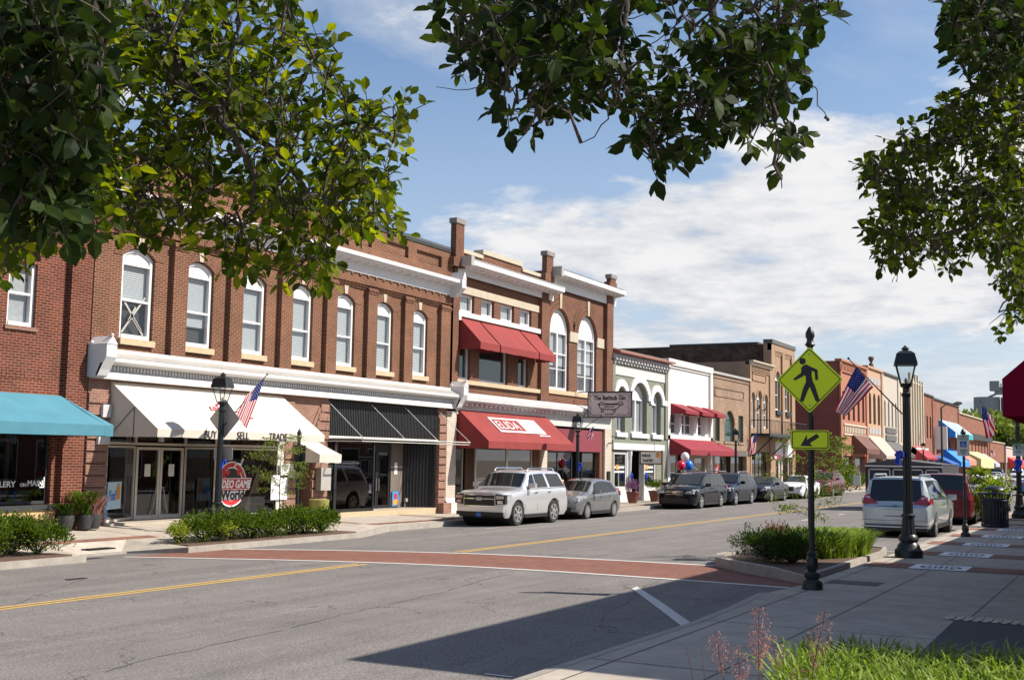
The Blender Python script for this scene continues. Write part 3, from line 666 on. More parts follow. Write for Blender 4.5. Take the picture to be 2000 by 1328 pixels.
def awning(label, x0, x1, zt, yf, zf, zv, mat, Y=24.0, group=None, side=True, name='shop_awning', frame=True):
    t = thing(name, label, 'awning', ((x0+x1)/2, Y, zv), group)
    b = MB(); d = .012
    # thin canvas skins: slope, valance, two cheeks
    n = 8
    for i in range(n):
        xa, xb = x0+(x1-x0)*i/n, x0+(x1-x0)*(i+1)/n; s0 = .012*math.sin(i*2.3); s1 = .012*math.sin((i+1)*2.3)
        m0 = ((zt+zf)/2-.015+s0, (Y+yf)/2); m1 = ((zt+zf)/2-.015+s1, (Y+yf)/2)
        b.quad((xa, m0[1], m0[0]), (xb, m1[1], m1[0]), (xb, Y, zt), (xa, Y, zt)); b.quad((xa, yf, zf), (xb, yf, zf), (xb, m1[1], m1[0]), (xa, m0[1], m0[0]))
        b.quad((xa, yf+.01, zv+.01*math.sin(i*1.7)), (xb, yf+.01, zv+.01*math.sin((i+1)*1.7)), (xb, yf, zf), (xa, yf, zf))
    b.build('canopy', mat, t)
    if side:
        for xx in (x0, x1):
            b = MB(); b.add([(xx, Y, zt), (xx, yf, zf), (xx, yf+.01, zv), (xx, Y, zv)], [(0, 1, 2, 3)]); b.build('side_panel', mat, t)
    if frame:
        b = MB(); b.tube([(x0, yf+.04, zv+.03), (x1, yf+.04, zv+.03)], .018, 6)
        for xx in dense(x0+.02, x1-.02, 2.2): b.tube([(xx, Y, zt-.04), (xx, yf+.04, zf-.03)], .014, 5)
        b.build('frame', 'pipe', t)
    return t
def room(t, x0, x1, z0, z1, Y, d=4.0, wall='room', fl='floor_in', shelves=0):
    b = MB(); b.quad((x0, Y, z0), (x0, Y+d, z0), (x0, Y+d, z1), (x0, Y, z1)); b.quad((x1, Y, z0), (x1, Y, z1), (x1, Y+d, z1), (x1, Y+d, z0)); b.quad((x0, Y+d, z0), (x1, Y+d, z0), (x1, Y+d, z1), (x0, Y+d, z1)); b.quad((x0, Y, z1), (x1, Y, z1), (x1, Y+d, z1), (x0, Y+d, z1))
    b.build('interior', wall, t)
    b = MB(); b.quad((x0, Y, z0+.01), (x1, Y, z0+.01), (x1, Y+d, z0+.01), (x0, Y+d, z0+.01)); b.build('interior_floor', fl, t)
def gpane(t, x0, x1, z0, z1, Y, frame='frame_al', fw=.05, mat='shopglass', name='window', xdiv=0, Y1=None):
    """shop glazing between (x0, Y) and (x1, Y1)"""
    Y1 = Y if Y1 is None else Y1
    b = MB(); u = Vector((x1-x0, Y1-Y, 0)); L = u.length; u.normalize(); nn = Vector((u.y, -u.x, 0))
    def bar(s0, s1, za, zb, th=.03): b.obox(Vector((x0, Y, 0))+u*((s0+s1)/2)+Vector((0, 0, (za+zb)/2)), u*((s1-s0)/2), nn*th, (0, 0, (zb-za)/2))
    bar(0, fw, z0, z1); bar(L-fw, L, z0, z1); bar(fw, L-fw, z0, z0+fw*1.4, .028); bar(fw, L-fw, z1-fw, z1, .028)
    for k in range(xdiv): s = L*(k+1)/(xdiv+1); bar(s-fw/2, s+fw/2, z0+fw*1.4, z1-fw, .027)
    w = b.build(name, frame, t)
    b = MB(); b.quad((x0, Y, z0+.02), (x1, Y1, z0+.02), (x1, Y1, z1-.02), (x0, Y, z1-.02)); b.build('pane', mat, w)
    return w
def sill(t, x0, x1, z0, z1, Y, mat='stone', proj=.09):
    b = MB(); b.box(x0, x1, Y-proj, Y+.12, z0, z1); return b.build('sill', mat, t)
def PX(px, py, Y=24.0): return atY(px, py, Y).x
def PZ(px, py, Y=24.0): return atY(px, py, Y).z
# ================================================================== red brick gallery building (far left)
t = thing('brick_building', 'red brick building with a turquoise awning at the far left of the row', 'building', (14, 24, 0))
xr = 21.33; w0, w1 = PX(20, 590), PX(76, 590); wz0, wz1 = PZ(48, 637), PZ(50, 512); gx1 = 20.5
b = MB(); wall_front(b, 2, 20.68, 0, 10.0, 24.1, [(6.6, 7.7, wz0, wz1, 0), (w0-3.2-1.1, w0-3.2, wz0, wz1, 0), (w0, w1, wz0, wz1, 0), (4.0, gx1, .85, 2.72, 0)], .25)
b.box(20.68, 21.24, 23.93, 24.25, 0, 10.0); b.box(21.24, 21.41, 24.0, 24.25, 0, 10.0)
b.box(2, 20.68, 24.0, 24.1, 9.2, 9.4); b.box(2, 20.68, 23.95, 24.1, 9.4, 9.6)
for i in range(120): x = 4+.134*i; b.box(x, x+.118, 24.092, 24.12, PZ(60, 740), PZ(60, 740)+.22)
b.build('wall', 'red_brick', t); shell(t, 'red_brick', 2, 21.4, 0, 10.0, 24.25, 38, 9.4)
b = MB(); b.box(2, 21.3, 23.85, 24.4, 10.0, 10.12); b.build('coping', 'coping', t)
for a, c in ((6.6, 7.7), (w0-4.3, w0-3.2), (w0, w1)):
    sash(t, a, c, wz0, wz1, 24.22, blind='curtain', mid=.52); sill(t, a-.06, c+.06, wz0-.1, wz0, 24.1, 'pier_brick', .05)
gpane(t, 4.0, 8.9, .87, 2.7, 24.25, 'coping'); gpane(t, 8.9, gx1-3.6, .87, 2.7, 24.25, 'coping'); gw = gpane(t, gx1-3.6, gx1-.02, .87, 2.7, 24.25, 'coping')
room(t, 4.0, gx1, .3, 3.0, 24.4, 3.2, 'dark')
b = MB(); b.box(3.5, gx1+.02, 23.9, 24.09, 0, .72); b.build('stall_riser', 'tile', t)
b = MB(); b.box(3.5, gx1+.05, 23.86, 24.1, .72, .85); b.build('sill', 'coping', t)
b = MB(); b.box(gx1-4.2, gx1-3.8, 23.88, 23.91, .2, .5); b.build('vent', 'black_metal', t)
# goods seen in the gallery window
def shopgoods(t, x0, x1, Y, z0, n, mats, s=.35, nm='display_item'):
    for i in range(n):
        x = x0+(x1-x0)*(i+.5)/n+rnd.uniform(-.1, .1); h = rnd.uniform(.2, .6)*s/.35; b = MB(); b.box(x, x+rnd.uniform(.1, .3)*s/.35, Y, Y+.1, z0, z0+h); b.build(nm, rnd.choice(mats), t)
shopgoods(t, gx1-3.4, gx1-.5, 24.7, .95, 7, ['teal', 'blue_canvas', 'wood', 'room', 'canvas', 'text_b'])
for i in range(9):
    x = gx1-3.3+.32*i; b = MB(); b.box(x, x+.12, 24.9, 24.95, .9, 2.6); b.build('curtain_strip', 'wood' if i % 3 else 'grey_canvas', t)
pz = atY(-6, 938, 24.235); text_mesh('GALLERY', .2, (PX(-30, 946, 24.235), 24.235, PZ(5, 951, 24.235)), (1, 0, 0), (0, 0, 1), 'text_w', 'lettering', t, 1.05, .004)
text_mesh('ON', .115, (PX(39, 944, 24.235), 24.235, PZ(40, 950, 24.235)), (1, 0, 0), (0, 0, 1), 'text_w', 'lettering', t, 1.0, .003)
text_mesh('MAIN', .2, (PX(53, 945, 24.235), 24.235, PZ(55, 949, 24.235)), (1, 0, 0), (0, 0, 1), 'text_w', 'lettering', t, .95, .004)
text_mesh('DRINKS • POTTERY • PRIVATE EVENT SPACE', .155, (PX(100, 993, 24.235), 24.235, PZ(98, 996, 24.235)), (1, 0, 0), (0, 0, 1), 'text_w', 'lettering', t, .78, .006, align='RIGHT')
b = MB(); x = PX(86, 940, 24.235); z = PZ(86, 931, 24.235); b.box(x-.015, x+.015, 24.232, 24.236, z-.27, z); b.box(x-.13, x-.015, 24.232, 24.236, z-.27, z-.24); b.build('bracket_mark', 'text_w', t)
p = atY(8, 975, 23.9)
yf = 22.35; ax1 = PX(118, 780); fz = PZ(215, 836, yf)
awning('turquoise canvas awning over the gallery window at far left', 4.0, PX(118, 775, 24.0), PZ(60, 769, 24.0), yf, PZ(180, 829, yf), PZ(180, 851, yf), 'teal', side=False)
# the turquoise awning has a hipped right end
o = bpy.data.objects[-1] if False else None
ta = [q for q in bpy.data.objects if q.get('label', '').startswith('turquoise')][0]
b = MB(); zt = PZ(60, 769); zf, zv = PZ(180, 829, yf), PZ(180, 851, yf); xe = PX(222, 836, yf)
b.add([(ax1, 24, zt), (ax1, yf, zf), (xe, yf, zf), (xe, 24, zf)], [(0, 1, 2), (0, 2, 3)]); b.quad((ax1, yf+.01, zv), (xe, yf+.01, zv), (xe, yf, zf), (ax1, yf, zf)); b.quad((xe, yf, zf), (xe, yf+.01, zv), (xe, 24, zv), (xe, 24, zf)); b.build('hipped_end', 'teal', ta)

# ================================================================== long brown brick building
t = thing('brick_building', 'long two storey brown brick building with seven arched sash windows and white cornices', 'building', (30.5, 24, 0))
B1 = t; x0, x1 = 21.45, 39.5
WX = [22.53+2.372*i for i in range(7)]
ops = [(a, a+1.2, 5.24, 7.76, .26) for a in WX]
b = MB(); wall_front(b, x0, x1, 4.5, 8.2, 24.16, ops, .16)
PIL = [(21.45, 21.98)]+[(a+1.2+.57, a+2.372-.03) for a in WX[:-1]]+[(38.72, 39.42)]
for a, c in PIL: b.box(a, c, 24.0, 24.159, 4.6, 8.14); b.box(a-.03, c+.03, 23.95, 24.161, 8.0, 8.06); b.box(a-.015, c+.015, 23.975, 24.161, 7.92, 8.0)
for (a, c), (d, e) in zip(PIL[:-1], PIL[1:]):
    b.box(c, d, 24.1, 24.162, 8.06, 8.13); b.box(c, d, 24.05, 24.162, 8.13, 8.2)
b.box(x0, x1, 24.0, 24.3, 8.2, 8.56)
for i in range(37): x = x0+.2+i*.48; b.box(x, x+.12, 23.96, 24.0, 8.47, 8.55)
for a in WX: archring(b, a, a+1.2, 7.5, .26, .34, 24.16, .02, 10)
# parapet with sunk panels
wall_front(b, x0, x1, 9.0, 10.3, 24.12, [], .1)
xs0 = x0; pan = [(22.6+2.372*i, 22.6+2.372*i+1.8) for i in range(7)]
c0 = x0
for a, c in pan+[(x1, x1)]: b.box(c0, a, 24.0, 24.119, 9.0, 10.3); c0 = c
for a, c in pan: b.box(a, c, 24.0, 24.119, 9.0, 9.58); b.box(a, c, 24.0, 24.119, 10.02, 10.3)
# ground floor piers
rust = lambda xa, xb, za, zb: [b.box(xa, xb, 23.95, 24.0, z, min(z+.25, zb)) for z in [za+.31*k for k in range(int((zb-za)/.31))]]
b.build('wall', 'brown_brick', t)
b = MB(); b.box(21.45, 22.14, 24.0, 24.6, .2, 4.1); rust(21.45, 22.16, .35, 4.05)
b.box(29.42, 30.02, 24.0, 24.6, .15, 4.1); b.box(30.82, 31.66, 24.0, 24.6, .1, 4.1); b.box(30.02, 30.82, 24.0, 24.6, 2.75, 4.1); b.box(38.68, 39.24, 24.0, 24.6, 0, 4.1); b.box(39.24, 39.5, 24.12, 24.6, 0, 4.1); b.box(22.14, 29.42, 24.0, 24.4, 3.0, 4.1); b.box(31.66, 38.68, 24.2, 24.5, 2.85, 4.1)
rust(30.84, 31.66, .5, 2.6); rust(38.69, 39.24, .35, 4.0); rust(29.42, 30.0, .5, 2.6)
for k in range(4): b.box(30.9+.1*k, 31.66, 23.94, 23.999, 2.72+.3*k, 2.97+.3*k); b.box(29.42, 29.8, 23.94, 23.999, 2.72+.3*k, 2.97+.3*k)
for sgn, xc in ((1, 30.62), (-1, 30.22)):
    for k in range(2): b.prism([(xc+sgn*.18*k, 23.96, 2.9), (xc+sgn*(.18*k+.15), 23.96, 2.9), (xc+sgn*(.5+.22*k+.16), 23.96, 3.75), (xc+sgn*(.5+.22*k), 23.96, 3.75)], (0, .045, 0))
b.box(38.72, 39.3, 23.72, 24, .02, .42); b.build('brick_pier', 'pier_brick', t)
shell(t, 'brown_brick2', x0, x1, 0, 10.3, 24.6, 42, 9.7)
b = MB(); b.tube([(x0-.02, 24.1, 10.38), (x1, 24.1, 10.38)], .14, 10); b.box(x0-.02, x1, 23.96, 24.7, 10.28, 10.33); b.build('coping', 'coping', t, True)
for i, a in enumerate(WX):
    sash(t, a+.02, a+1.18, 5.26, 7.73, 24.27, .24, solid_top=.14, mid=(.5, .48, .47, .47, .49, .48, .5)[i], blind_to=(0.5, .28, .0, .02, .0, .02, .0)[i])
    sill(t, a-.03, a+1.23, 5.07, 5.24, 24.16, 'stone', .1)
    b = MB(); b.prism([(a+.53, 24.115, 7.76), (a+.67, 24.115, 7.76), (a+.73, 24.115, 8.1), (a+.47, 24.115, 8.1)], (0, .05, 0)); b.build('keystone', 'stone2', t)
    if i == 0:
        w = [q for q in kids(t) if q.name.startswith('window')][-1]
        b = MB()
        for (ax, az), (cx, cz) in ((((.12), .02), (.95, 1.05)), ((.1, .95), (.85, .12)), ((.45, .5), (.92, .0)), ((.35, .35), (.62, .75))):
            p, q = Vector((a+ax+.08, 24.29, 5.4+az)), Vector((a+cx+.05, 24.29, 5.4+cz)); d = (q-p); L = d.length/2; d.normalize(); b.obox((p+q)/2, d*L, Vector((0, .002, 0)), Vector((-d.z, 0, d.x))*.03)
        b.build('tape_cross', 'sign_grey', w)
# upper cornice
c = cornice(t, 'white', x0-.02, x1+.05, 24.0, [(.05, 8.56), (.05, 8.78), (.1, 8.8), (.1, 8.9), (.42, 8.97), (.42, 9.02), (.49, 9.03), (.5, 9.16), (.05, 9.24)], 'cornice', (.52, .09, .1, .32, 8.88, 8.96))
for xx in (x0-.03, x1-.22):
    b = MB(); b.polyx([(24, 8.5), (23.75, 8.5), (23.42, 8.85), (23.42, 9.2), (24, 9.2)], xx, xx+.3); b.prism([(xx, 23.4, 9.2), (xx+.3, 23.4, 9.2), (xx+.15, 23.4, 9.5)], (0, .6, 0)); b.build('cornice_end', 'white', t)
# lower cornice
cornice(t, 'white', x0+.02, x1+.1, 24.0, [(.26, 4.08), (.26, 4.25), (.10, 4.255), (.10, 4.44), (.2, 4.45), (.5, 4.52), (.52, 4.6), (.5, 4.62), (.08, 4.8), (.12, 4.8), (.12, 4.88), (.02, 4.9)], 'cornice')
b = MB(); b.quad((x0+.05, 23.485, 4.625), (x1+.05, 23.485, 4.625), (x1+.05, 23.905, 4.815), (x0+.05, 23.905, 4.815)); b.build('cornice_flashing', 'sign_grey', t)
b = MB(); b.quad((x0+.05, 23.955, 8.45), (x0+.06, 23.955, 8.45), (x0+.06, 23.955, 8.46), (x0+.05, 23.955, 8.46)) if False else None
for i in range(150): x = x0+.3+i*.118; b.box(x, x+.062, 23.83, 23.9, 4.31, 4.43)
b.build('dentil_course', 'white', t)
for xx in (x0-.08, x1-.1):
    b = MB(); b.polyx([(24, 4.1), (23.66, 4.1), (23.4, 4.5), (23.32, 4.62), (23.32, 4.95), (24, 4.95)], xx, xx+.34)
    b.prism([(xx-.01, 23.3, 4.95), (xx+.35, 23.3, 4.95), (xx+.17, 23.3, 5.16)], (0, .7, 0)); b.ball((xx+.17, 23.34, 5.18), .05, 8); b.ball((xx+.03, 23.9, 5.0), .05, 8)
    for k in range(3): b.obox((xx+.17+.0*k, 23.57-.0*k, 4.3), (.17-.04*k, 0, 0), (0, -.02*k+.04, 0), (0, -.08, .16))
    b.build('cornice_end', 'white', t)
# --- shop 152 with the ivory awning
YD = 24.95; d0, d1 = PX(265, 900, YD), PX(357, 900, YD); dm = (d0+d1)/2
room(t, 22.2, 29.4, .2, 3.0, 25.6, 4.5, 'dark')
b = MB(); b.quad((22.15, 23.98, .3), (29.42, 23.98, .3), (29.42, 25.7, .3), (22.15, 25.7, .3)); b.box(22.15, 29.42, 23.975, 24.02, 0, .3); b.build('entry_floor', 'concrete', t)
gpane(t, 22.2, d0-.05, .32, 2.35, 24.05, Y1=YD); gpane(t, 22.2, d0-.05, 2.38, 2.78, 24.05, Y1=YD)
gpane(t, d0-.05, d1+.08, 2.38, 2.78, YD)
for a, c in ((d0, dm-.01), (dm+.01, d1)):
    dr = gpane(t, a, c, .3, 2.33, YD, fw=.08, name='door')
    b = MB(); xx = c-.14 if a == d0 else a+.14; b.tube([(xx, YD-.05, 1.15), (xx+(-.1 if a == d0 else .1), YD-.07, .6), (xx+(-.2 if a == d0 else .2), YD-.05, .45)], .013, 6); b.tube([(xx, YD-.05, 1.18), (xx+(.08 if a == d0 else -.08), YD-.05, 1.18)], .015, 6); b.build('handle', 'steel', dr)
    b = MB(); b.box((a+c)/2-.12, (a+c)/2+.1, YD-.02, YD-.012, 1.5, 1.85); b.build('notice', 'paper', dr)
gpane(t, d1+.08, 26.4, .32, 2.35, YD, Y1=24.05); gpane(t, d1+.08, 26.4, 2.38, 2.78, YD, Y1=24.05)
gpane(t, 26.42, 29.4, .32, 2.35, 24.05); gpane(t, 26.42, 29.4, 2.38, 2.78, 24.05)
text_mesh('152', .16, ((d0+d1)/2-.15, YD-.04, 2.5), (1, 0, 0), (0, 0, 1), 'text_w', 'house_number', t, 1, .008)
pz = Vector((22.2, 24.05, 0)); pe = Vector((d0-.05, YD, 0)); u = (pe-pz).normalized()
def onpane(s, z, off=-.03): return pz+u*s+Vector((u.y, -u.x, 0))*(-off)*1.0+Vector((0, 0, z))
nrm = Vector((u.y, -u.x, 0))
b = MB(); c0 = pz+u*.62+nrm*.03; b.obox(c0+Vector((0, 0, 1.02)), u*.48, nrm*.006, (0, 0, .36)); b.build('poster', plain('pale_blue_paper', (.45, .62, .72), .7, var=.05), t)
text_mesh('Fuel', .36, pz+u*.2+nrm*.042+Vector((0, 0, .9)), u, (0, 0, 1), 'text_b', 'poster_lettering', t, .8, .012, shear=.2)
b = MB(); c0 = pz+u*.88+nrm*.04+Vector((0, 0, 1.08)); b.obox(c0, u*.13, nrm*.004, (0, 0, .17)); b.obox(c0+Vector((0, 0, .05))-nrm*-.006, u*.06, nrm*.004, (0, 0, .2)); b.build('poster_picture', 'orange', t)
b = MB(); c0 = pz+u*.12+nrm*.03; b.obox(c0+Vector((0, 0, .75)), u*.07, nrm*.005, (0, 0, .32)); b.build('flyer', 'text_b', t)
b = MB(); c0 = pz+u*.65+Vector((0, .5, 0)); b.obox(c0+Vector((0, 0, .5)), u*.2, nrm*.02, (0, 0, .16)); b.build('flyer', 'yellow_canvas', t)
# round shop emblem on the window: red rings, black plate, lettering
YE = 23.98; ec = Vector((PX(452, 948, YE), YE, PZ(452, 945, YE)))
sc = (PX(480, 948, YE)-PX(420, 948, YE))/2*.93
em = MB(); 
def ringpoly(b, c, r0, r1, y, mi, a0=0, a1=math.tau, n=40):
    for i in range(n):
        p, q = a0+(a1-a0)*i/n, a0+(a1-a0)*(i+1)/n
        f = lambda a, r: (c.x+r*math.cos(a), y, c.z+r*1.02*math.sin(a)); b.quad(f(p, r0), f(q, r0), f(q, r1), f(p, r1), mi)
ringpoly(em, ec, 0, sc*.98, YE, 2); ringpoly(em, ec, sc*.8, sc*1.0, YE-.004, 0); ringpoly(em, ec, sc*1.0, sc*1.06, YE-.005, 1); ringpoly(em, ec, sc*.74, sc*.79, YE-.004, 1)
pl = lambda q, m, y: em.polyy([(ec.x+a*sc, ec.z+c*sc) for a, c in q], y, y-.002, m)
pl([(-1.22, -.28), (1.25, -.28), (1.42, .28), (-1.0, .28)], 1, YE-.006); pl([(-1.17, -.24), (1.21, -.24), (1.35, .24), (-.97, .24)], 0, YE-.009)
pl([(-.85, -.78), (.8, -.78), (.85, -.3), (-.85, -.3)], 0, YE-.0065); pl([(-.8, -.74), (.76, -.74), (.8, -.34), (-.8, -.34)], 1, YE-.0095)
for sx in (-.32, .45): pl([(sx-.16, .5), (sx-.06, .5), (sx-.06, .4), (sx+.06, .4), (sx+.06, .5), (sx+.16, .5), (sx+.16, .62), (sx+.06, .62), (sx+.06, .72), (sx-.06, .72), (sx-.06, .62), (sx-.16, .62)], 0, YE-.008)
em.tube([(ec.x+.1*sc, YE-.01, ec.z+.78*sc), (ec.x+.25*sc, YE-.01, ec.z+.98*sc), (ec.x+.6*sc, YE-.01, ec.z+.95*sc), (ec.x+.72*sc, YE-.01, ec.z+1.2*sc)], .035, 6, 1)
em = em.build('window_emblem', ['text_r', 'text_w', 'text_k'], t)
text_mesh('VIDEO GAME', .30*sc/.6, (ec.x-1.06*sc, YE-.014, ec.z-.17*sc), (1, 0, 0), (0, 0, 1), 'text_w', 'emblem_lettering', em, .8, .012, shear=.25)
text_mesh('World', .38*sc/.6, (ec.x-.72*sc, YE-.014, ec.z-.72*sc), (1, 0, 0), (0, 0, 1), 'text_k', 'emblem_lettering', em, .95, .014)
text_mesh('1st', .34*sc/.6, (ec.x-1.05*sc, YE-.012, ec.z+.3*sc), (1, 0, 0), (0, 0, 1), 'text_r', 'emblem_lettering', em, .9, .014)
b = MB(); xx = PX(440, 890, 24.3); z = PZ(450, 905, 24.3); b.box(xx-.45, xx+.5, 24.3, 24.34, z-.22, z+.28); nb = b.build('open_sign', 'dark', t)
text_mesh('OPEN', .27, (xx-.38, 24.28, z-.08), (1, 0, 0), (0, 0, 1), 'text_r', 'sign_lettering', nb, .95, .012)
b = MB(); b.tube([(xx-.4+.8*k/12, 24.27, z-.17-.04*math.sin(math.pi*k/12)) for k in range(13)], .018, 6); b.build('neon_underline', 'text_b', nb)
shopgoods(t, 23.6, 28.9, 26.2, .35, 10, ['room', 'steel', 'wood', 'dark'], .6, 'shelf_unit')
b = MB(); b.box(28.0, 29.35, 24.5, 24.55, .3, 2.7); b.build('window_board', 'room', t)
b = MB(); b.box(29.1, 29.42, 23.99, 24.03, .3, 2.9); b.build('door_trim', 'frame_al', t)
aw = awning('ivory canvas awning lettered BUY SELL TRADE over the game shop', 22.2, 29.2, 4.03, 22.25, 2.79, 2.58, 'canvas')
for s, px in (('BUY', 399), ('SELL', 463), ('-', 513), ('TRADE', 526)):
    text_mesh(s, .29, (PX(px, 855, 22.235), 22.238, 2.60), (1, 0, 0), (0, 0, 1), 'text_k', 'awning_lettering', aw, .9, .003, .002)
sl = Vector((0, 24-22.25, 4.03-2.79)).normalized(); 
def onslope(x, s, off=.015): return Vector((x, 22.25, 2.79))+sl*s+Vector((0, -sl.z, sl.y))*off
b = MB(); lx = PX(432, 790, 23.3)
for r0, r1, m in ((0, .26, 1), (.2, .27, 0)):
    for i in range(20):
        p, q = math.tau*i/20, math.tau*(i+1)/20; f = lambda a, r: onslope(lx+r*math.cos(a), 1.15+r*math.sin(a), .015+.004*(1-m)); b.quad(f(p, r0), f(q, r0), f(q, r1), f(p, r1), m)
for x_, s_, w_, h_ in ((-.62, 1.02, 1.15, .2), (.05, .72, .85, .13)):
    f = lambda dx, ds, o: onslope(lx+x_+dx, s_+ds, o)
    b.quad(f(0, 0, .022), f(w_, 0, .022), f(w_+.05, h_, .022), f(.05, h_, .022), 0)
    b.quad(f(.02, .02, .026), f(w_-.02, .02, .026), f(w_+.02, h_-.02, .026), f(.07, h_-.02, .026), 1)
b.build('awning_emblem', ['text_r', 'text_w'], aw)
text_mesh('VIDEO GAME', .17, onslope(lx-.55, 1.05, .03), (1, 0, 0), sl, 'text_r', 'awning_lettering', aw, .85, .008)
b = MB(); 
for xx in (22.21,): b.tube([(xx-.02, 23.95, 2.6), (xx-.02, 23.1, 3.36)], .012, 5); b.tube([(xx-.02, 23.1, 2.6), (xx-.02, 23.1, 3.36)], .012, 5)
b.build('brace', 'grey_canvas', aw)
b = MB(); b.box(21.85, 22.12, 23.86, 23.95, PZ(205, 815), PZ(205, 790)); b.build('meter_box', 'white_g', t)
b = MB(); b.box(21.75, 22.13, 23.86, 23.95, PZ(205, 868), PZ(205, 853)); b.build('meter_box', 'white_g', t)
# --- stair door with a small awning
b = MB(); b.box(30.02, 30.82, 24.45, 24.5, .2, 2.75); dr = b.build('door', 'black_metal', t); b = MB(); b.box(30.15, 30.7, 24.44, 24.448, .6, 2.2); b.build('pane', 'darkglass', dr)
awning('small ivory canvas awning over the stair door', 29.9, 31.05, 3.0-.35, 22.95, 2.42-.22, 2.19-.25, 'canvas')
b = MB(); p0 = atY(624, 915, 23.8); p1 = atY(642, 957, 23.8); b.box(p0.x, p1.x, 23.72, 23.94, p1.z, p0.z+.03); o = b.build('electric_box', 'sign_grey', t)
for a, c in (((530, 928), (560, 975)), ((547, 905), (574, 932))):
    q0, q1 = atY(*a, 23.93), atY(*c, 23.93); b = MB(); b.box(q0.x, q1.x, 23.92, 23.94, q1.z, q0.z); b.build('notice_board', 'paper', t)
# --- black fronted vacant shop
b = MB(); b.box(31.66, 38.68, 24.08, 24.2, 2.85, 4.09)
for i in range(70): b.box(31.68+.1*i, 31.73+.1*i, 24.05, 24.08, 2.86, 4.08)
b.build('fascia_panel', 'black_corr', t)
b = MB()
for xx in (31.67, 34.2, 36.35, 38.62): b.tube([(xx, 24.03, 3.98), (xx, 22.55, 2.76)], .011, 6)
b.tube([(31.66, 22.55, 2.75), (38.66, 22.55, 2.75)], .015, 6); b.tube([(31.66, 22.6, 2.66), (38.66, 22.6, 2.66)], .012, 6); b.box(31.66, 38.66, 24.0, 24.06, 2.76, 2.84)
for xx in (31.67, 38.64): b.tube([(xx, 24.03, 2.75), (xx, 22.55, 2.75)], .016, 6); b.tube([(xx, 24.03, 2.66), (xx, 22.6, 2.66)], .01, 6)
for i in range(8): b.tube([(31.7+i*.99, 22.55, 2.75), (31.7+i*.99, 22.6, 2.66)], .008, 5)
tag(b.build('awning_frame', 'pipe'), 'bare pipe awning frame without canvas on the black shop front', 'awning frame')
room(t, 31.7, 38.66, .15, 2.84, 25.6, 4, 'room')
b = MB(); b.box(31.66, 38.68, 24.0, 24.3, 0, .24); b.build('plinth', 'stone', t)
b = MB(); b.quad((31.66, 24.28, .24), (38.68, 24.28, .24), (38.68, 25.7, .24), (31.66, 25.7, .24)); b.build('entry_floor', 'concrete', t)
gpane(t, 31.68, 32.45, .25, 2.84, 24.25, 'black_metal', .07); gpane(t, 32.45, 34.75, .25, 2.84, 24.25, 'black_metal', .07)
gpane(t, 34.75, 35.35, .25, 2.84, 24.25, 'black_metal', .07, Y1=25.15)
da, db = PX(736, 900, 25.15), PX(789, 900, 25.15); dm = (da+db)/2
for a, c in ((35.38, 36.2), (36.22, 37.04)):
    dr = gpane(t, a, c, .25, 2.4, 25.15, 'black_metal', .08, name='door'); b = MB(); xx = 36.13 if a < 36 else 36.29; b.tube([(xx, 25.08, .9), (xx, 25.08, 1.35)], .015, 6); b.build('handle', 'steel', dr)
b = MB(); b.box(35.35, 37.1, 25.12, 25.2, 2.4, 2.84); b.build('transom_panel', 'black_metal', t)
b = MB(); b.box(37.1, 37.9, 25.1, 25.2, .25, 2.84); b.build('side_panel', 'room', t)
b = MB(); b.box(37.3, 37.5, 25.08, 25.09, 1.5, 1.95); b.build('notice', 'paper', t)
b = MB(); b.box(37.15, 37.6, 25.04, 25.08, .3, .85); b.box(37.2, 37.55, 25.03, 25.04, .35, .55, 1); b.box(37.28, 37.45, 25.028, 25.04, .58, .78, 2); b.build('poster', ['text_b', 'orange', 'text_r'], t)
b = MB(); b.add([(37.9, 25.1, .25), (38.6, 24.25, .25), (38.6, 24.25, 2.84), (37.9, 25.1, 2.84)], [(0, 1, 2, 3)])
for i in range(9): q = Vector((37.9, 25.1, 0)).lerp(Vector((38.6, 24.25, 0)), (i+.3)/9); b.box(q.x-.015, q.x+.015, q.y-.05, q.y+.01, .25, 2.84)
b.box(38.6, 38.68, 24.1, 24.3, .25, 2.84); b.build('corrugated_panel', 'black_corr', t)
b = MB(); b.tube([(37.95, 25.0, .25), (37.95, 25.0, .55)], .02, 6); b.lathe([(.07, 0), (.07, .08)], (37.95, 24.9, .52), 10, axis='y'); b.build('door_stop', 'sign_grey', t)

# ================================================================== building with the ELIDA awning
t = thing('brick_building', 'narrow brick building with a tall chimney and red awnings, the lower one lettered ELIDA', 'building', (43.7, 24, 0))
x0, x1 = 39.55, 48.0
top_ops = [(40.3, 41.46, 8.06, 8.8, 0), (42.04, 43.15, 8.06, 8.8, 0), (43.72, 44.95, 8.06, 8.8, 0), (45.5, 46.62, 8.06, 8.8, 0)]
low_ops = [(40.35, 41.2, 5.3, 7.4, 0), (41.95, 44.45, 5.3, 7.4, 0), (45.4, 46.35, 5.3, 7.4, 0)]
b = MB(); wall_front(b, 40.0, 47.4, 4.7, 9.5, 24.12, top_ops+low_ops, .2); wall_front(b, 39.56, 40.0, 4.7, 10.4, 23.98, [], .1); b.quad((40, 23.98, 4.7), (40, 24.12, 4.7), (40, 24.12, 10), (40, 23.98, 10))
b.box(47.35, 48.05, 23.95, 24.2, 4.8, 10.0); b.box(39.56, 48.0, 24.05, 24.4, 9.7, 10.45); b.box(41.9, 45.45, 24.049, 24.4, 10.45, 10.66)
b.build('wall', 'brown_brick2', t); shell(t, 'brown_brick2', 39.56, 48.0, 0, 10.3, 24.4, 42, 9.6)
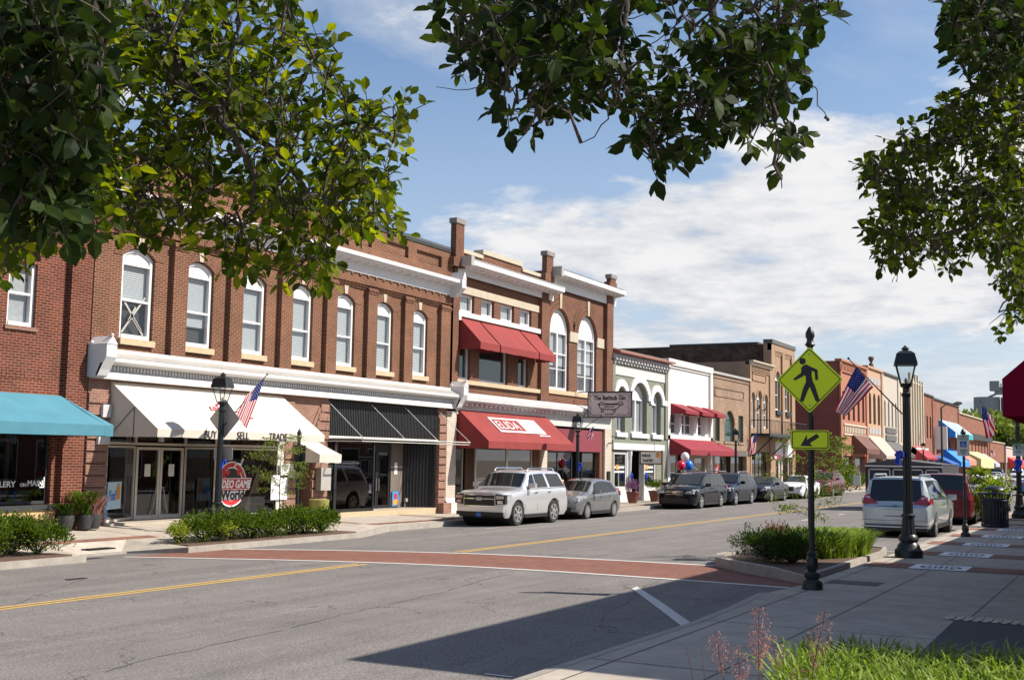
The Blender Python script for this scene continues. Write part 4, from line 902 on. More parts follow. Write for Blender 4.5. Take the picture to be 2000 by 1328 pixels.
b = MB(); b.box(39.95, 41.9, 23.98, 24.45, 10.45, 10.6); b.box(41.88, 45.47, 23.98, 24.45, 10.66, 10.84); b.box(45.45, 47.5, 23.98, 24.45, 10.45, 10.6); b.build('coping', 'stone2', t)
b = MB(); b.box(40.0, 47.35, 24.08, 24.121, 8.82, 9.12); b.build('stone_band', 'stone2', t)
b = MB(); b.box(39.95, 47.4, 24.0, 24.121, 7.85, 8.05); b.box(39.95, 40.2, 23.98, 24.121, 7.68, 7.86); b.build('white_ledge', 'white', t)
for i, o in enumerate(top_ops): sash(t, o[0]+.01, o[1]-.01, o[2], o[3], 24.26, mid=0, blind='curtain', blind_to=.1, fw=.1)
for i, o in enumerate(low_ops): sash(t, o[0]+.01, o[1]-.01, o[2], o[3], 24.26, mid=0 if i == 1 else .72, blind=None, fw=.1, glassm='darkglass')
b = MB(); b.box(39.98, 47.38, 23.98, 24.125, 5.13, 5.3); b.build('sill', 'stone', t)
def chim(x0, x1, z0, z1, bld, y0=23.75, y1=24.6):
    b = MB(); b.box(x0+.06, x1-.06, y0+.05, y1-.05, z0, z1); b.box(x0-.12, x1+.02, y0+.02, y1, z0, z0+.35); c = b.build('chimney', 'brown_brick2', bld)
    b = MB(); b.box(x0, x1, y0, y1, z1, z1+.2); b.build('chimney_cap', 'kerb2', c)
chim(39.3, 40.05, 9.75, 11.5, t, 23.75, 24.1); chim(47.4, 48.2, 10.3, 11.5, t, 23.75, 24.1)
cornice(t, 'white', 39.85, 48.55, 24.0, [(.03, 9.5), (.03, 9.78), (.1, 9.8), (.52, 9.84), (.52, 9.88), (.61, 9.89), (.62, 10.1), (.1, 10.12)], 'cornice', (.52, .09, .15, .42, 9.74, 9.83)); b = MB(); b.quad((39.83, 23.36, 10.125), (48.57, 23.36, 10.125), (48.57, 23.95, 10.26), (39.83, 23.95, 10.26)); b.quad((39.83, 23.36, 10.1), (48.57, 23.36, 10.1), (48.57, 23.36, 10.13), (39.83, 23.36, 10.13)); b.build('cornice_flashing', 'sign_grey', t)
b = MB(); b.box(39.75, 40.0, 23.3, 24, 9.82, 10.2); b.build('cornice_end', 'sign_grey', t)
# shared lower cornice over both shops
cornice(t, 'white_g', 39.95, 48.1, 24.0, [(.04, 3.9), (.04, 4.3), (.1, 4.32), (.4, 4.36), (.4, 4.42), (.49, 4.43), (.5, 4.6), (.05, 4.78)], 'cornice', (.4, .08, .15, .34, 4.26, 4.35))
b = MB(); 
for z in [.3*k for k in range(0)]: pass
b.box(39.26, 39.98, 23.98, 24.5, 0, 4.0); b.build('cream_pier', 'cream_brick', t); b = MB(); b.box(47.55, 48.12, 23.98, 24.5, 0, 3.0); b.build('cream_pier', 'cream_brick', t)
b = MB(); b.box(39.2, 40.05, 23.86, 24, 0, .42); b.polyx([(23.86, .42), (24, .42), (24, .62)], 39.2, 40.05); b.build('pier_base', 'white_g', t)
b = MB(); b.box(47.0, 47.55, 24.1, 24.5, 0, 3.0); b.build('brick_pier', 'brown_brick2', t); b = MB(); b.box(39.98, 48.0, 24.1, 24.3, 2.95, 4.0); b.build('fascia', 'dark', t)
room(t, 40.0, 47.5, 0.05, 2.95, 24.9, 3.2, 'wood')
b = MB(); b.box(39.98, 47.0, 24.1, 24.3, 0, .35); b.build('stall_riser', 'brown_brick2', t)
gpane(t, 40.0, 40.9, .35, 2.95, 24.15, 'frame_al', .1, Y1=24.8); gpane(t, 40.9, 41.9, .35, 2.95, 24.8, 'frame_al', .08); gpane(t, 41.9, 44.6, .35, 2.95, 24.2, 'frame_al', .06); gpane(t, 44.6, 47.0, .35, 2.95, 24.2, 'frame_al', .12)
b = MB(); b.box(40.25, 40.5, 24.28, 24.3, 1.5, 1.85); b.build('notice', 'paper', t)
b = MB(); b.box(42.0, 46.6, 24.7, 24.75, .4, 2.9); b.build('drape', 'wood', t)
for s, a, c in (('left', 40.22, 41.82), ('centre', 41.92, 45.35), ('right', 45.45, 47.05)):
    awning({'left': 'narrow red window awning on the left above the ELIDA awning', 'centre': 'wide red window awning in the middle above the ELIDA awning', 'right': 'narrow red window awning on the right above the ELIDA awning'}[s], a, c, 7.82, 23.07, 6.78, 6.5, 'red_canvas', Y=24.1, group='red window awnings on the chimney building')
aw = awning('large red canvas shop awning lettered ELIDA', 40.1, 47.9, 4.16, 22.55, 2.84, 2.55, 'red_canvas', Y=24.05)
sl = Vector((0, 24.05-22.55, 4.16-2.84)); SL = sl.length; sl.normalize()
def onsl(x, s, off=.02): return Vector((x, 22.55, 2.84))+sl*s+Vector((0, -sl.z, sl.y))*off
def slq(b, xa, xb, s0, s1, off, mi=0): b.quad(onsl(xa, s0, off), onsl(xb, s0, off), onsl(xb, s1, off), onsl(xa, s1, off), mi)
b = MB(); ex0, ex1, exm = 41.9, 46.05, 44.35
slq(b, ex0, ex1, .6, 1.5, .02, 0); slq(b, ex0+.1, exm, .7, 1.4, .024, 1); 
for k in range(5): xx = exm+.62+.14*math.cos(k*1.256); ss = 1.08+.16*math.sin(k*1.256); slq(b, xx-.1, xx+.1, ss-.07, ss+.07, .024, 2)
slq(b, 45.2, 46.2, .44, .5, .022, 0); b.build('awning_panel', ['text_w', 'red_canvas', 'white_g'], aw)
text_mesh('ELIDA', .70, onsl(ex0+.2, .80, .03), (1, 0, 0), sl, 'text_w', 'awning_lettering', aw, 1.04, -.008)

# ================================================================== building with two round arched windows
t = thing('brick_building', 'brick building with two tall round arched white windows beside the hanging bathtub sign', 'building', (51.8, 24, 0))
A3 = [(48.42, 50.6), (51.55, 53.82)]
ops = [(a, c, 5.4, 9.28, (c-a)/2) for a, c in A3]
b = MB(); wall_front(b, 48.1, 54.72, 4.8, 10.3, 24.12, ops, .2); b.box(54.72, 55.5, 23.92, 24.3, 4.4, 10.95); b.box(48.0, 48.25, 24.0, 24.3, 4.8, 10.3)
for a, c in A3:
    r = (c-a)/2
    for k in range(3): archring(b, a-.22*k, c+.22*k, 9.28-r, r+.22*k, .2, 24.12, .05-.012*k, 14)
b.box(48.1, 54.7, 24.119, 24.3, 10.3, 10.9); b.build('wall', 'brown_brick2', t); shell(t, 'brown_brick2', 48.05, 55.5, 0, 10.9, 24.3, 42, 10.2)
for i, (a, c) in enumerate(A3):
    r = (c-a)/2; sash(t, a+.02, c-.02, 5.4, 9.26, 24.26, r-.02, mull=1, mid=.62 if i == 0 else 0, blind='curtain', blind_to=.42 if i == 0 else .35, rails=(.36,) if i == 0 else (.3, .55, .8), fw=.12)
    b = MB(); b.prism([((a+c)/2-.09, 24.04, 9.28), ((a+c)/2+.09, 24.04, 9.28), ((a+c)/2+.13, 24.04, 10.0), ((a+c)/2-.13, 24.04, 10.0)], (0, .08, 0)); b.build('keystone', 'stone2', t)
for a, c in ((48.12, 48.42), (50.6, 51.55), (53.82, 54.72)): b = MB(); b.box(a, c, 24.06, 24.121, 7.82, 8.3); b.build('impost_block', 'stone2', t)
for a, c in ((48.3, 51.2), (51.25, 54.3)): sill(t, a, c, 5.2, 5.4, 24.12, 'stone', .08)
chim(54.8, 55.55, 10.95, 11.5, t, 23.75, 24.1)
cornice(t, 'white', 48.2, 55.95, 24.0, [(.03, 10.15), (.03, 10.6), (.1, 10.62), (.5, 10.66), (.5, 10.7), (.59, 10.71), (.6, 10.92), (.1, 10.94)], 'cornice', (.52, .09, .15, .4, 10.56, 10.65)); b = MB(); b.quad((48.18, 23.38, 10.945), (55.97, 23.38, 10.945), (55.97, 23.95, 11.09), (48.18, 23.95, 11.09)); b.build('cornice_flashing', 'sign_grey', t)
b = MB(); b.box(48.05, 48.3, 23.32, 24, 10.6, 11.05); b.build('cornice_end', 'sign_grey', t)
cornice(t, 'white_g', 48.1, 55.45, 24.0, [(.04, 3.72), (.04, 4.3), (.1, 4.32), (.4, 4.36), (.4, 4.42), (.49, 4.43), (.5, 4.6), (.05, 4.78)], 'cornice', (.4, .08, .15, .34, 4.26, 4.35))
b = MB(); b.box(54.66, 55.5, 23.97, 24.5, -.1, 3.8); b.build('cream_pier', 'cream_brick', t)
b = MB(); b.box(54.3, 54.66, 24.1, 24.5, -.1, 3.8); b.build('brick_pier', 'brown_brick2', t)
b = MB(); b.box(48.12, 54.3, 24.02, 24.1, 2.55, 3.6); b.build('fascia_board', 'maroon', t)
room(t, 48.15, 54.6, -.05, 2.6, 24.6, 3, 'dark'); b = MB(); b.box(48.15, 54.3, 24.2, 24.4, 2.6, 4.2); b.build('lintel', 'dark', t)
gpane(t, 48.2, 51.4, 0, 2.55, 24.3, 'black_metal', .08, xdiv=1); dr = gpane(t, 51.4, 52.5, 0, 2.3, 24.8, 'black_metal', .1, name='door'); gpane(t, 52.5, 54.2, 0, 2.55, 24.3, 'black_metal', .08)
b = MB(); b.box(49.9, 50.35, 24.2, 24.28, .1, 1.2); b.box(49.7, 50.55, 24.2, 24.28, .5, .75); b.build('yellow_figure', 'yellow_canvas', t)
b = MB(); q = atY(1353/1353*1188, 938, 23.9); b.box(54.9, 55.2, 23.88, 23.97, 1.0, 1.6); b.build('mail_box', 'black_metal', t)
b = MB(); b.tube([(55.0, 23.95, 3.0), (55.0, 23.7, 3.05), (55.0, 23.7, 3.2)], .03, 6); b.build('wall_light', 'black_metal', t)
# ================================================================== sage painted cafe building
t = thing('painted_building', 'sage green painted brick building with white arched window hoods', 'building', (59.6, 24, 0))
x0, x1 = 55.52, 63.68
W4 = [(56.25, 57.45, 3.62, 6.0, .42), (58.3, 60.55, 3.62, 6.35, .62), (61.33, 62.7, 3.62, 6.0, .42)]
D4 = [(56.2, 57.5, .62, 2.62), (58.4, 59.5, .05, 2.62), (60.5, 61.65, .62, 2.62)]
b = MB(); wall_front(b, x0, x1, 3.2, 8.0, 24.05, W4, .3); wall_front(b, x0, x1, -.2, 3.2, 24.05, [(56.0, 62.0, -.2, 2.66, 0)], .2)
for a, c in ((x0, 55.95), (63.25, x1)): b.box(a, c, 23.97, 24.06, 3.4, 7.6)
b.build('wall', 'grey_paint', t); shell(t, 'grey_paint', x0, x1, -.2, 7.7, 24.3, 42, 7.4)
b = MB(); b.prism([(x0-.02, 23.5, 7.72), (x0-.02, 23.5, 7.82), (x0-.02, 24.4, 8.05), (x0-.02, 24.4, 7.72)], (x1-x0+.04, 0, 0)); b.build('tin_eave', 'tin_roof', t)
b = MB(); b.box(x0, x1, 23.9, 24.06, 7.42, 7.7)
for i in range(19): x = x0+.1+i*.43; b.box(x, x+.2, 23.78, 23.9, 7.36, 7.56); b.box(x+.04, x+.16, 23.86, 24.0, 7.2, 7.36)
b.build('corbel_table', 'white_g', t)
b = MB(); b.box(55.98, 63.2, 24.0, 24.051, 6.62, 7.08); b.build('white_panel', 'white_g', t)
b = MB()
for a, c, d, e, r in W4:
    archring(b, a-.05, c+.05, e-r, r+.05, .36, 24.05, .1, 12); b.box(a-.42, a-.05, 23.95, 24.051, e-r-.28, e-r); b.box(c+.05, c+.42, 23.95, 24.051, e-r-.28, e-r)
b.build('window_hood', 'white', t)
b = MB(); b.box(55.6, 55.85, 23.96, 24.051, 5.3, 5.58); b.box(57.85, 57.9, 23.96, 24.051, 5.3, 5.58); b.box(60.95, 60.92, 23.96, 24.051, 5.3, 5.58); b.box(63.1, 63.6, 23.96, 24.051, 5.3, 5.58); b.build('impost_band', 'white', t)
for i, (a, c, d, e, r) in enumerate(W4):
    sash(t, a+.02, c-.02, d, e-.02, 24.32, r, mull=1 if i == 1 else 0, mid=0, blind='curtain', solid_top=.2); sill(t, a-.12, c+.12, 3.38, 3.62, 24.05, 'white', .12)
b = MB(); b.box(55.7, 63.0, 23.93, 24.051, 2.72, 3.05); b.build('lintel_board', 'white', t)
room(t, 55.9, 62.4, -.1, 2.66, 25.2, 3, 'dark')
b = MB(); b.box(56.0, 57.8, 24.05, 24.3, -.2, .6); b.box(57.8, 57.95, 24.05, 24.3, -.2, 2.66); b.build('white_panelling', 'white', t); b = MB(); b.box(60.2, 62.0, 24.05, 24.3, -.2, .6); b.box(60.05, 60.2, 24.05, 24.3, -.2, 2.66); b.build('white_panelling', 'white', t)
for xx in (58.05, 60.0):
    b = MB(); b.lathe([(.1, 0), (.1, .3), (.07, .4), (.09, .6), (.07, .8), (.09, 2.3), (.12, 2.5), (.12, 2.66)], (xx, 24.0, -.0), 12); b.build('porch_column', 'white', t, True)
gpane(t, 56.02, 57.78, .6, 2.62, 24.12, 'white_g', .14); gpane(t, 60.22, 61.98, .6, 2.62, 24.12, 'white_g', .14); dr = gpane(t, 58.5, 59.6, .0, 2.5, 24.9, 'white', .12, name='door')
for xx in (56.2, 60.35):
    b = MB(); b.box(xx, xx+1.3, 24.1, 24.108, 1.75, 1.85, 0); b.box(xx, xx+1.3, 24.1, 24.108, 1.52, 1.6, 0); b.box(xx+.15, xx+.5, 24.09, 24.1, 1.68, 1.92, 1); b.build('window_decal', ['text_w', 'orange'], t)
b = MB(); b.box(58.7, 59.5, 24.95, 24.97, .2, 1.0); b.build('door_panel', 'leaf_shrub' if False else plain('lime_panel', (.25, .35, .05), .7), t)
for xx in (57.95, 60.05):
    b = MB(); 
    for k in range(8): a = k*.8; b.ball((xx+.09*math.cos(a), 23.85, 1.35+.09*math.sin(a)), .06, 6)
    b.tube([(xx, 23.85, 1.3), (xx-.03, 23.85, 1.0)], .03, 5); tag(b.build('ribbon_bow', 'blue'), 'blue ribbon bow tied to the %s white porch column of the sage cafe' % ('left' if xx < 59 else 'right'), 'ribbon')
# ================================================================== white stucco building
t = thing('stucco_building', 'plain white stucco building with maroon-red awnings on both floors', 'building', (67.7, 24, 0))
x0, x1 = 63.72, 71.7
W5 = [(64.3, 65.9, 3.72, 5.0, 0), (66.3, 68.5, 3.72, 5.0, 0), (69.2, 70.6, 3.72, 5.0, 0)]
b = MB(); wall_front(b, x0+.3, x1-.35, 3.3, 7.75, 24.12, W5, .3); b.box(x0, x0+.35, 23.98, 24.3, -.2, 7.8); b.box(x1-.4, x1, 23.98, 24.3, -.2, 7.8); b.box(x0, x1, 23.94, 24.4, 7.75, 8.1); b.box(x0, x1, 23.98, 24.13, 3.38, 3.66)
b.prism([(x0+.35, 24.12, 7.75), (x1-.4, 24.12, 7.75), (x1-.4, 24.12, 7.6), (x0+.35, 24.12, 7.6)], (0, -.08, 0))
b.build('wall', 'white_stucco', t); shell(t, 'white_stucco', x0, x1, -.2, 8.05, 24.4, 42, 7.4)
for a, c, d, e, r in W5: sash(t, a+.02, c-.02, d, e, 24.36, mid=.5, mull=1 if c-a > 2 else 0, blind=None, glassm='darkglass')
room(t, x0+.2, x1-.2, -.1, 3.3, 24.7, 3, 'room'); gpane(t, 64.1, 66.0, .35, 2.6, 24.3, 'taupe_canvas', .15); gpane(t, 66.0, 67.6, 0, 2.6, 24.9, 'taupe_canvas', .2); gpane(t, 67.6, 71.2, .35, 2.6, 24.3, 'taupe_canvas', .25)
b = MB(); b.box(64.0, 71.4, 24.2, 24.4, 2.6, 3.4); b.box(67.9, 68.9, 24.22, 24.35, .0, 2.6); b.build('shopfront', 'taupe_canvas', t)
for s, a, c in (('leftmost', 64.25, 67.1), ('middle', 67.2, 69.9), ('rightmost', 70.0, 72.2)):
    awning('%s of the three small maroon-red window awnings on the white building' % s, a-(.0), c-.55, 5.52, 23.1, 5.1, 4.9, 'crimson', Y=24.1, group='maroon window awnings on the white building')
awning('long maroon-red shop awning across the white building', 63.95, 71.5, 3.5, 22.7, 2.82, 2.52, 'crimson', Y=24.05)
# ================================================================== low tan brick building
t = thing('brick_building', 'low tan brick building with a round headed window between two narrow ones', 'building', (75.8, 24, 0))
x0, x1 = 71.72, 79.75
W6 = [(72.2, 73.3, 3.5, 5.35, 0), (74.2, 76.45, 3.5, 5.55, .85), (77.25, 78.4, 3.5, 5.3, 0)]
b = MB(); wall_front(b, x0, x1, 2.9, 7.8, 24.05, W6, .22); archring(b, 74.2, 76.45, 4.7, .85, .25, 24.05, .03, 12); b.box(x0, 72.1, 24.0, 24.3, -.3, 2.9); b.box(79.0, x1, 24.0, 24.3, -.3, 2.9)
for z in (6.38, 6.92): b.box(72.25, 78.45, 24.0, 24.051, z, z+.07)
for x in (72.25, 78.38): b.box(x, x+.07, 24.0, 24.051, 6.38, 6.99)
b.box(x0, x1, 23.99, 24.051, 7.55, 7.62); b.build('wall', 'tan_brick', t); shell(t, 'tan_brick', x0, x1, -.2, 7.8, 24.3, 42, 7.3)
b = MB(); b.box(x0, x1, 23.93, 24.5, 7.8, 7.95); b.build('coping', 'sign_grey', t)
for a, c, d, e, r in W6:
    b = MB(); pts = [(c, d), (a, d)]+(arch(a, c, e-r, r, 12) if r else [(a, e), (c, e)]); b.polyy(pts, 24.2, 24.22); b.build('pane', 'greenglass', t); sill(t, a-.08, c+.08, d-.16, d, 24.05, 'tan_brick', .06)
b = MB(); b.box(75.0, 79.0, 24.0, 24.12, 2.55, 2.88); b.build('fascia_board', 'grey_canvas', t)
room(t, 72.0, 79.0, -.1, 2.6, 24.8, 3, 'room'); gpane(t, 72.1, 74.2, .1, 2.6, 24.3, 'black_metal', .08); gpane(t, 74.2, 76.2, .1, 2.6, 24.6, 'wood', .2); gpane(t, 76.2, 79.0, .1, 2.6, 24.3, 'black_metal', .12, xdiv=1)
b = MB(); b.box(72.2, 73.6, 24.24, 24.25, 1.1, 1.95); s_ = b.build('sale_poster', 'text_r', t); text_mesh('FOR SALE', .3, (72.27, 24.23, 1.6), (1, 0, 0), (0, 0, 1), 'text_w', 'poster_lettering', s_, .8, .01); text_mesh('OR LEASE', .2, (72.35, 24.23, 1.25), (1, 0, 0), (0, 0, 1), 'text_w', 'poster_lettering', s_, .8, .006)
awning('narrow maroon-red awning end over the for sale window of the low tan building', 71.75, 73.6, 3.3, 22.9, 2.8, 2.55, 'crimson', Y=24.02)
# ================================================================== ornate narrow tan building with a balcony
t = thing('brick_building', 'narrow ornate tan building with three round headed windows above an iron balcony', 'building', (82.4, 24, 0))
x0, x1 = 79.78, 85.25
W7 = [(80.15, 81.2, 4.6, 7.1, .5), (81.75, 82.85, 4.0, 7.3, .52), (83.4, 84.45, 4.6, 7.1, .5)]
b = MB(); wall_front(b, x0, x1, 2.9, 9.2, 24.05, W7, .2); b.box(x0, 80.05, 23.95, 24.3, -.3, 9.0); b.box(84.75, x1, 23.95, 24.3, -.3, 9.0)
for a, c, d, e, r in W7: archring(b, a, c, e-r, r, .2, 24.05, .05, 12)
for k in range(3): b.box(80.1, 84.7, 23.97-.03*k, 24.051, 8.55+.1*k, 8.6+.1*k)
for z in (7.93, 8.42): b.box(80.5, 83.9, 23.99, 24.051, z, z+.07)
for x in (80.5, 83.85): b.box(x, x+.07, 23.99, 24.051, 7.93, 8.49)
b.build('wall', 'tan_paint', t); shell(t, 'tan_paint', x0, x1, -.2, 9.2, 24.3, 36, 8.7); cornice(t, 'stone2', x0-.05, x1, 24.0, [(.02, 8.95), (.12, 9.0), (.15, 9.12), (.3, 9.2), (.3, 9.3)])
for i, (a, c, d, e, r) in enumerate(W7): sash(t, a+.02, c-.02, d, e-.02, 24.24, r, mid=.5 if i != 1 else .62, blind=None, glassm='darkglass', fw=.14)
for xx in (81.45, 83.1): b = MB(); b.tube([(xx, 24.0, 5.9), (xx, 23.8, 6.0), (xx, 23.8, 6.2)], .05, 6); b.build('wall_light', 'black_metal', t)
room(t, x0+.2, x1-.2, -.1, 3.0, 24.7, 3, 'dark'); gpane(t, 80.1, 84.7, .1, 2.9, 24.3, 'black_metal', .1, xdiv=4)
b = MB(); bx0, bx1 = 79.9, 90.2
b.box(bx0, bx1, 22.6, 24.0, 3.98, 4.18)
b.build('balcony_deck', 'lamp_metal', t)
b = MB()
b.tube([(bx0, 22.65, 5.1), (bx1, 22.65, 5.1)], .03, 5); b.tube([(bx0, 22.65, 4.25), (bx1, 22.65, 4.25)], .02, 5)
for i in range(46): x = bx0+.05+i*.228; b.tube([(x, 22.65, 4.2), (x+.06*math.sin(i*1.6), 22.62, 4.65), (x, 22.65, 5.1)], .012, 4)
for x in (bx0, bx1): 
    b.tube([(x, 22.65, 5.1), (x, 24, 5.1)], .03, 5)
    for k in range(6): b.tube([(x, 22.65+.22*k, 4.2), (x, 22.65+.22*k, 5.1)], .012, 4)
b.build('balcony_railing', 'black_metal', t)
for x in (81.0, 85.4, 90.0): b = MB(); b.tube([(x, 24, 2.7), (x, 22.7, 3.98)], .05, 6); b.build('balcony_brace', 'black_metal', t)
b = MB(); b.box(83.2, 85.2, 23.3, 23.36, 2.35, 2.75); sg = b.build('hanging_sign', 'maroon'); tag(sg, 'small dark hanging sign under the iron balcony', 'sign'); text_mesh('TONE', .25, (83.4, 23.29, 2.45), (1, 0, 0), (0, 0, 1), 'text_w', 'sign_lettering', None, 1, .01).parent = None
q = bpy.data.objects[-1]
for o in list(bpy.data.objects):
    if o.name.startswith('sign_lettering') and o.parent is None:
        me = o.data
        for v in me.vertices: v.co -= sg.location
        o.parent = sg
# ================================================================== tall tan building with the long dark side wall
t = thing('brick_building', 'tall tan brick building with a long dark sooty side wall rising behind the others', 'building', (88.6, 24, 0))
x0, x1 = 85.28, 91.9
W8 = [(86.6, 88.05, 6.1, 9.05, .6), (89.3, 90.7, 6.1, 9.05, .6)]
b = MB(); wall_front(b, x0, x1, 2.9, 11.0, 24.12, W8, .22)
for a, c in ((x0, 86.2), (88.3, 88.95), (91.0, x1)): b.box(a, c, 23.98, 24.3, 2.9 if a > 86 and a < 90 else -.2, 11.0)
b.box(x0, x1, 23.97, 24.3, 10.5, 11.0)
for a, c in ((86.2, 88.3), (88.95, 91.0)):
    for k in range(3): b.box(a, c, 24.08-.03*k, 24.121, 10.2+.1*k, 10.3+.1*k)
for a, c, d, e, r in W8: archring(b, a, c, e-r, r, .25, 24.12, .05, 12)
b.build('wall', 'tan_paint', t); shell(t, 'tan_paint', x0, x1, -.2, 11.0, 24.3, 24.6, 10.4, 'tan_paint')
b = MB(); b.box(x0-.05, x1+.05, 23.9, 24.6, 11.0, 11.3); b.build('coping', 'grey_canvas', t)
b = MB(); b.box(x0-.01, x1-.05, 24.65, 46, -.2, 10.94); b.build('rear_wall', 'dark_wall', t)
b = MB(); b.box(x0-.06, x1, 25, 32, 10.95, 11.12); b.box(x0-.06, x1, 32, 46, 10.85, 10.95); b.build('rear_coping', 'roof', t)
for a, c, d, e, r in W8: sash(t, a+.02, c-.02, d, e-.02, 24.32, r, blind=None, glassm='darkglass'); sill(t, a-.1, c+.1, d-.35, d-.05, 24.12, 'black_metal', .2)
room(t, x0+.2, x1-.2, -.1, 2.9, 24.7, 3, 'dark'); gpane(t, 86.2, 88.3, .1, 2.9, 24.3, 'white', .2); gpane(t, 88.95, 91, .1, 2.9, 24.3, 'white', .2)
b = MB(); b.box(86.0, 88.4, 24.0, 24.1, 2.6, 3.7); b.box(89.0, 91.0, 24.0, 24.1, 2.6, 3.7); b.build('fascia_board', 'white', t)
# ================================================================== far row beyond the side street
def far_block(label, x0, x1, z1, mat, side='same', win=None, cop='stone2', wz=None, base=None, wmat='darkglass', cat='building', cor=None, Yb=40, Yf=24.0):
    t = thing('far_building' if 'silo' not in label else 'silo', label, cat, ((x0+x1)/2, Yf, 0))
    ops = []
    if win:
        n, w, rise, z0, ztop = win; sp = (x1-x0-1)/n; ops = [(x0+.5+sp*(i+.5)-w/2, x0+.5+sp*(i+.5)+w/2, z0, ztop, rise) for i in range(n)]
    b = MB(); wall_front(b, x0, x1, 3.4, z1, Yf, ops, .3); n2 = max(1, int((x1-x0)/4)); gops = [(x0+.6+(x1-x0-.6)*i/n2, x0+.6+(x1-x0-.6)*(i+1)/n2-.6, .4, 2.9, 0) for i in range(n2)]
    wall_front(b, x0, x1, -.3, 3.4, Yf, gops, .3)
    for a in (x0, x1-.5): b.box(a, a+.5, Yf-.12, Yf+.1, -.3, z1)
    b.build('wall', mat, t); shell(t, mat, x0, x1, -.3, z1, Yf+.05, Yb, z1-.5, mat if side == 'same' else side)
    b = MB(); b.box(x0-.05, x1+.05, Yf-.2, Yf+.4, z1, z1+.2)
    if cor: 
        for i in range(int((x1-x0)/.6)): b.box(x0+.2+.6*i, x0+.5+.6*i, Yf-.18, Yf+.02, z1-cor, z1-cor+.5)
        b.box(x0, x1, Yf-.15, Yf+.01, z1-cor-.15, z1-cor)
    b.build('cornice' if cor else 'coping', cop, t)
    for o in ops: 
        b = MB(); b.box(o[0], o[1], Yf+.2, Yf+.24, o[2], o[3]); b.build('window', wmat, t)
    for o in gops: gpane(t, o[0], o[1], o[2], o[3], Yf+.25, base or 'wood', .12, mat='darkglass')
    return t
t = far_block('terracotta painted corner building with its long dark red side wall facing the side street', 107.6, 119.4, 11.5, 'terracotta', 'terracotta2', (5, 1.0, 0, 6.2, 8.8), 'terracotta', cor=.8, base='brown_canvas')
b = MB()
for i in range(14): x = 109.4+.68*i; b.box(x, x+.35, 23.93, 24.01, 5.05, 5.6)
b.box(109, 119, 23.9, 24.01, 5.7, 5.85); b.box(109, 119, 23.9, 24.01, 4.8, 4.95); b.build('baluster_panel', 'cream', t)
t = far_block('peach plaster building with three slim round headed windows beside the terracotta one', 119.45, 127.3, 11.8, 'orange_tan', win=(3, 1.3, .65, 6.2, 9.4), cop='orange_tan', base='brown_canvas')
for z in (10.3, 5.2):
    for i in range(8): b = MB(); b.box(120.6+.75*i, 121.0+.75*i, 23.93, 24.01, z, z+.65); b.build('baluster', 'white_g', t)
b = MB(); b.lathe([(.3, 0), (.2, .4), (.1, .5), (.3, .9), (.25, 1.1)], (122.5, 24.1, 12), 8); b.build('finial', 'brown_canvas', t)
t = far_block('putty coloured narrow building with blind panels and two small name boards', 127.4, 136.8, 11.75, 'greycream', win=(4, .9, .45, 6.2, 9.0), wmat='taupe_canvas', cop='roof')
for z, s in ((5.5, 'MAIN HALL'), (4.7, 'OFFICES')): b = MB(); b.box(129, 135, 23.88, 23.98, z, z+.6); b.build('name_board', 'grey_canvas', t)
far_block('cream pilastered facade with tall narrow windows', 136.9, 143.0, 11.4, 'cream', win=(3, 1.0, 0, 4.6, 10.4), wmat='taupe_canvas', cop='cream')
t = far_block('pale ornate facade stepped up in the middle with closely set tall windows', 143.1, 152.6, 11.9, 'cream', win=(5, 1.0, .4, 4.2, 11.0), wmat='greycream', cop='cream')
b = MB()
for i in range(6): x = 143.4+1.78*i; b.box(x, x+.45, 23.7, 24.0, 4.0, 12.4+(.6 if i in (0, 2, 3) else 0))
b.build('pilaster', 'cream', t)
b = MB(); b.box(143.5, 152.4, 23.2, 24.0, 3.4, 4.2); b.build('oriel_base', 'white_g', t)
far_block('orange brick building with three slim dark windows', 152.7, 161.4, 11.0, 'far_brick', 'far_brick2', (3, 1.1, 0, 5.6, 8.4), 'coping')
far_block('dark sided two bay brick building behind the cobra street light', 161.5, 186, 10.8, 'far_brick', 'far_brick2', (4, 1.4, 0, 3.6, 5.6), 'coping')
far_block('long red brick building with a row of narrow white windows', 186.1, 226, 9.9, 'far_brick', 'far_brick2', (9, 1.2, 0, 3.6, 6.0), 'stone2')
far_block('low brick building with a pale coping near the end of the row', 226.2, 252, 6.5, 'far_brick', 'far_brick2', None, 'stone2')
far_block('low grey fronted shops with bright red awnings at the far end', 254, 330, 5.9, 'greycream', 'grey_canvas', None, 'white')
